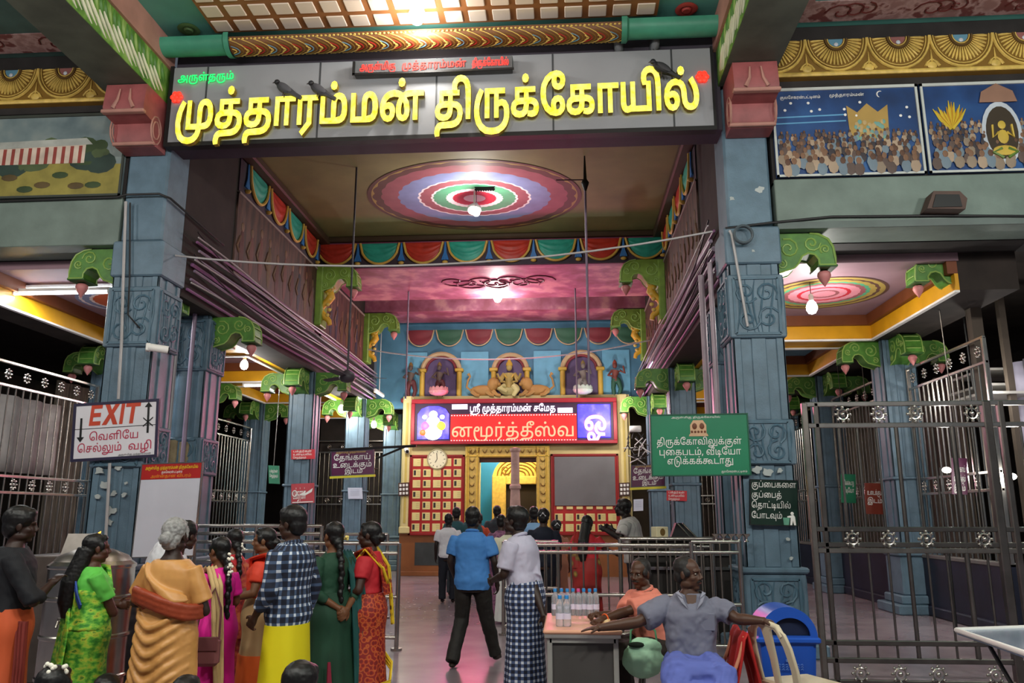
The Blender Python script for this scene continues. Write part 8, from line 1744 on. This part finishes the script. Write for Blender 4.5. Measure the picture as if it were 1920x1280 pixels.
b = MB(); b.tube([u_*.3+v_*.25-V((0, 0, .05)), u_*.32+v_*.3-V((0, 0, .14)), u_*.36+v_*.22-V((0, 0, .15)), u_*.4+v_*.3-V((0, 0, .05))], .012, 6); b.build('folding_stay', m_black, t, True)
# steel water tank and things at the left
ct = at(138, 1150, 6.55); t = thing('water_tank', 'big ringed stainless steel drum between the man in black and the green saree', 'tank', (ct.x, 6.75, 0)); b = MB()
zt = at(138, 1062, 6.4).z; b.lathe([(.33, 0), (.335, .3), (.345, .31), (.345, .33), (.335, .34), (.335, .62), (.345, .63), (.345, .65), (.335, .66), (.335, .92), (.345, .93), (.345, .95), (.33, .96), (.33, zt-.03), (.34, zt-.02), (.34, zt), (.3, zt+.03)], n=40); b.build('drum', m_steel, t, 30)
b = MB(); b.lathe([(.32, zt), (.27, zt+.07), (.15, zt+.12), (.05, zt+.14), (.001, zt+.14)], n=36); b.lathe([(.05, zt+.13), (.045, zt+.17), (.02, zt+.19), (.001, zt+.19)], n=14); b.build('lid', m_steel_d, t, True)
for z in (.46, .78): b = MB(); b.tube([(.0, -.33, z), (0, -.4, z), (0, -.42, z-.04)], [.016, .014, .012], 8); b.bb(-.03, .03, -.37, -.355, z+.01, z+.03, 0, .004); b.build('tap', m_steel_d, t, True)
ca = at(140, 1022, 8.2); t = thing('lamp_stand', 'sheet steel oil lamp stand with a small orange flame behind the tank', 'lamp stand', (ca.x, 8.2, 0)); b = MB(); b.bb(-.3, .3, -.2, .2, 0, ca.z-.1, 0, .01); b.build('box', M('sooty_steel', '#5c524c', .5, .5, var=.3), t)
b = MB(); b.add([(-.02, -.2, ca.z-.1), (.3, -.2, ca.z-.1), (.34, -.1, ca.z+.12), (-.02, -.1, ca.z+.12)], [(0, 1, 2, 3)]); o = b.build('windshield', m_steel_d, t); o.modifiers.new('t', 'SOLIDIFY').thickness = .012
b = MB(); b.tube([(.2, -.05, ca.z+.02), (.24, -.05, ca.z+.08), (.3, -.06, ca.z+.14)], [.04, .03, .004], 8); b.tube([(.12, -.05, ca.z+.02), (.16, -.05, ca.z+.07), (.19, -.06, ca.z+.1)], [.03, .02, .004], 8); b.build('flame', M('flame_orange_glow', '#ff9a2a', .5, emit=4), t, True)
co = at(212, 1085, 7.6); t = thing('orange_crate', 'orange plastic crate with a white band behind the green saree', 'crate', (co.x-.08, 7.6, 0)); b = MB(); b.bb(-.16, .16, -.16, .16, 0, co.z+.1, 0, .02); b.build('crate_body', M('crate_orange', '#d8582a', .5), t); b = MB(); b.bb(-.163, .163, -.163, .163, co.z, co.z+.03); b.build('band', m_white, t)
cs = at(232, 1150, 6.9); t = thing('black_bag', 'black bag with a white strip beside the green saree', 'bag', (cs.x, 6.9, 0)); g = MB(); g.ell((0, 0, .5), (.12, .14, .5), 0, 16, 12); g.ell((.02, 0, .95), (.08, .1, .14), 0, 12, 8); skin_over(g, 'bag_body', M('black_rexine', '#131318', .45), t, .012, 3, [('CLOUDS', .12, .03)]); g = MB(); g.tube([(-.04, -.12, 1.05), (-.02, -.16, .9), (.02, -.17, .75)], .02, 6); g.build('strap', M('strap_white', '#aeb4b0', .6), t, True)
# handbag of the girl in pink
ch = at(386, 1216, 6.05); t = thing('handbag', 'mauve brown handbag hanging behind the girl in magenta', 'handbag', (ch.x, 6.05, ch.z), .15); b = MB(); b.box((0, 0, -.02), (.2, .09, .2), 0, 0, .025); b.build('bag_body', M('mauve_leather', '#7c4a4c', .5, var=.1), t, 40); b = MB(); b.box((0, -.05, .04), (.19, .012, .1), 0, 0, .005); b.build('flap', M('mauve_leather_dark', '#6a3d40', .5), t); b = MB(); b.tube([(-.09, 0, .07), (-.06, .03, .28), (.02, .06, .42), (.08, .03, .28), (.09, 0, .07)], .009, 6); b.build('strap', MATS['mauve_leather_dark'], t, True)
# offering counter
t = thing('counter', 'black topped counter with steel rails before the leaning man', 'counter', (1.45, 11.3, 0)); b = MB(); b.bb(-.6, .75, -.25, .25, 1.24, 1.3, 0, .01); b.build('top', m_black, t); b = MB(); b.bb(-.57, .72, -.22, .22, 0, 1.24, 0, .01); b.build('body', M('counter_dark', '#26221f', .6), t); b = MB(); b.bb(-.57, .72, -.26, -.23, 1.08, 1.12); b.bb(-.57, .72, -.26, -.23, .9, .94); b.build('rail', m_steel, t)
b = MB(); b.bb(-.1, .3, -.268, -.262, 1.14, 1.2); b.build('plate', M('counter_plate', '#b9bcc6', .4), t)
cw = at(1236, 985, 11.3); t = thing('offering_box', 'small cream and yellow box on the counter', 'box', (cw.x, 11.28, 1.3), .4); b = MB(); b.bb(-.09, .09, -.08, .08, 0, .15, 0, .008); b.build('carton', M('carton_cream', '#d8cfa8', .6), t); b = MB(); b.ell((0, -.083, .08), (.04, .004, .05), 0, 10, 6); b.build('label_spot', M('carton_brown', '#6a5224', .6), t)
t = thing('tilted_case', 'dark case with steel edges leaning open on the counter', 'case', (cw.x+.28, 11.3, 1.3), 0); b = MB(); b.prism([(-.14, 0), (.2, 0), (.02, .2), (-.06, .2)], (0, -.1, 0), (1, 0, 0), (0, 0, 1), (0, .2, 0)); b.build('case_body', m_black, t); b = MB(); b.tube([(.2, -.11, .01), (.02, -.11, .2)], .012, 6); b.tube([(.12, -.11, .01), (-.05, -.11, .2)], .01, 6); b.build('steel_edge', m_steel, t, True)
for i in range(5):
    c = at(1335+14*i, 1003-3*(i % 2), 10.0); t = thing('brass_lamp', ('first', 'second', 'third', 'fourth', 'last')[i]+' little steel lamp cup from the left by the right pillar', 'lamp cup', (c.x, 9.75 if i > 3 else 9.75, 1.3)); b = MB(); b.lathe([(.03, 0), (.01, .02), (.012, .05), (.04, .07), (.045, .09), (.001, .08)], n=12); b.build('cup', m_steel, t, True)

# outer bracket, screens and sheds beyond the fences
to = thing('wall_bracket', 'green bracket on the outer beam of the right aisle near the picture edge', 'bracket', (5.62, 11.35, 5.2)); bracket(to, (0, 0, 0), (-1, 0, 0), .8)
m_screen = M_stops('brown_screen', [(.3, '#2c2620'), (.5, '#4a4238'), (.7, '#6a6052')], 7, .9, vec=(1, 6, .25))
def screen(label, x, y0, y1, z0, z1, mt): 
    b = MB(); b.grid(lambda u, v: (x+.05*sin(u*40), y0+(y1-y0)*u, z0+(z1-z0)*v), 60, 4); o = b.build('cloth_screen', mt, None, True); tag(o, label, 'screen'); o.modifiers.new('t', 'SOLIDIFY').thickness = .02
for sx, x in (('left', -9.95), ('right', 7.2)):
    screen('brown pleated screen behind the second section of the %s fence' % sx, x, 14.9, 18.2, .0, 4.2, m_screen); screen('brown pleated screen behind the last section of the %s fence' % sx, x, 18.6, 22, .0, 4.2, m_screen)
screen('pale sheet behind the nearest section of the left fence', -9.9, 11, 15, 2.35, 3.7, M('pale_sheet', '#a49d98', .8, var=.15))
screen('pale ribbed sheet behind the nearest section of the right fence', 7.4, 11.6, 13.6, 2.6, 4.05, M('lilac_sheet', '#a8a4b8', .6, var=.1))
for i, (px_, Y, w_) in enumerate(((1852, 12.2, .16), (1905, 13.0, .1))):
    c = at(px_, 800, Y); b = MB(); b.bb(-w_/2, w_/2, -w_/2, w_/2, 0, 5.35); tag(b.build('shed_post', M('post_brown', '#4a4138', .7), None, False, (c.x, Y, 0)), ('thick brown post beyond the right fence', 'thin brown post at the right picture edge')[i], 'post')
for i, (py, Y) in enumerate(((702, 14.5), (730, 14.0), (745, 13.5))):
    c = at(1880, py, Y); b = MB(); b.bb(-.6, 1.2, -.6, .6, -.02, .02); tag(b.build('roof_sheet', M('roof_sheet_white', '#b9b6b0', .6), None, False, (c.x, Y, c.z)), ('highest', 'middle', 'lowest')[i]+' pale roofing sheet beyond the right fence', 'sheet')
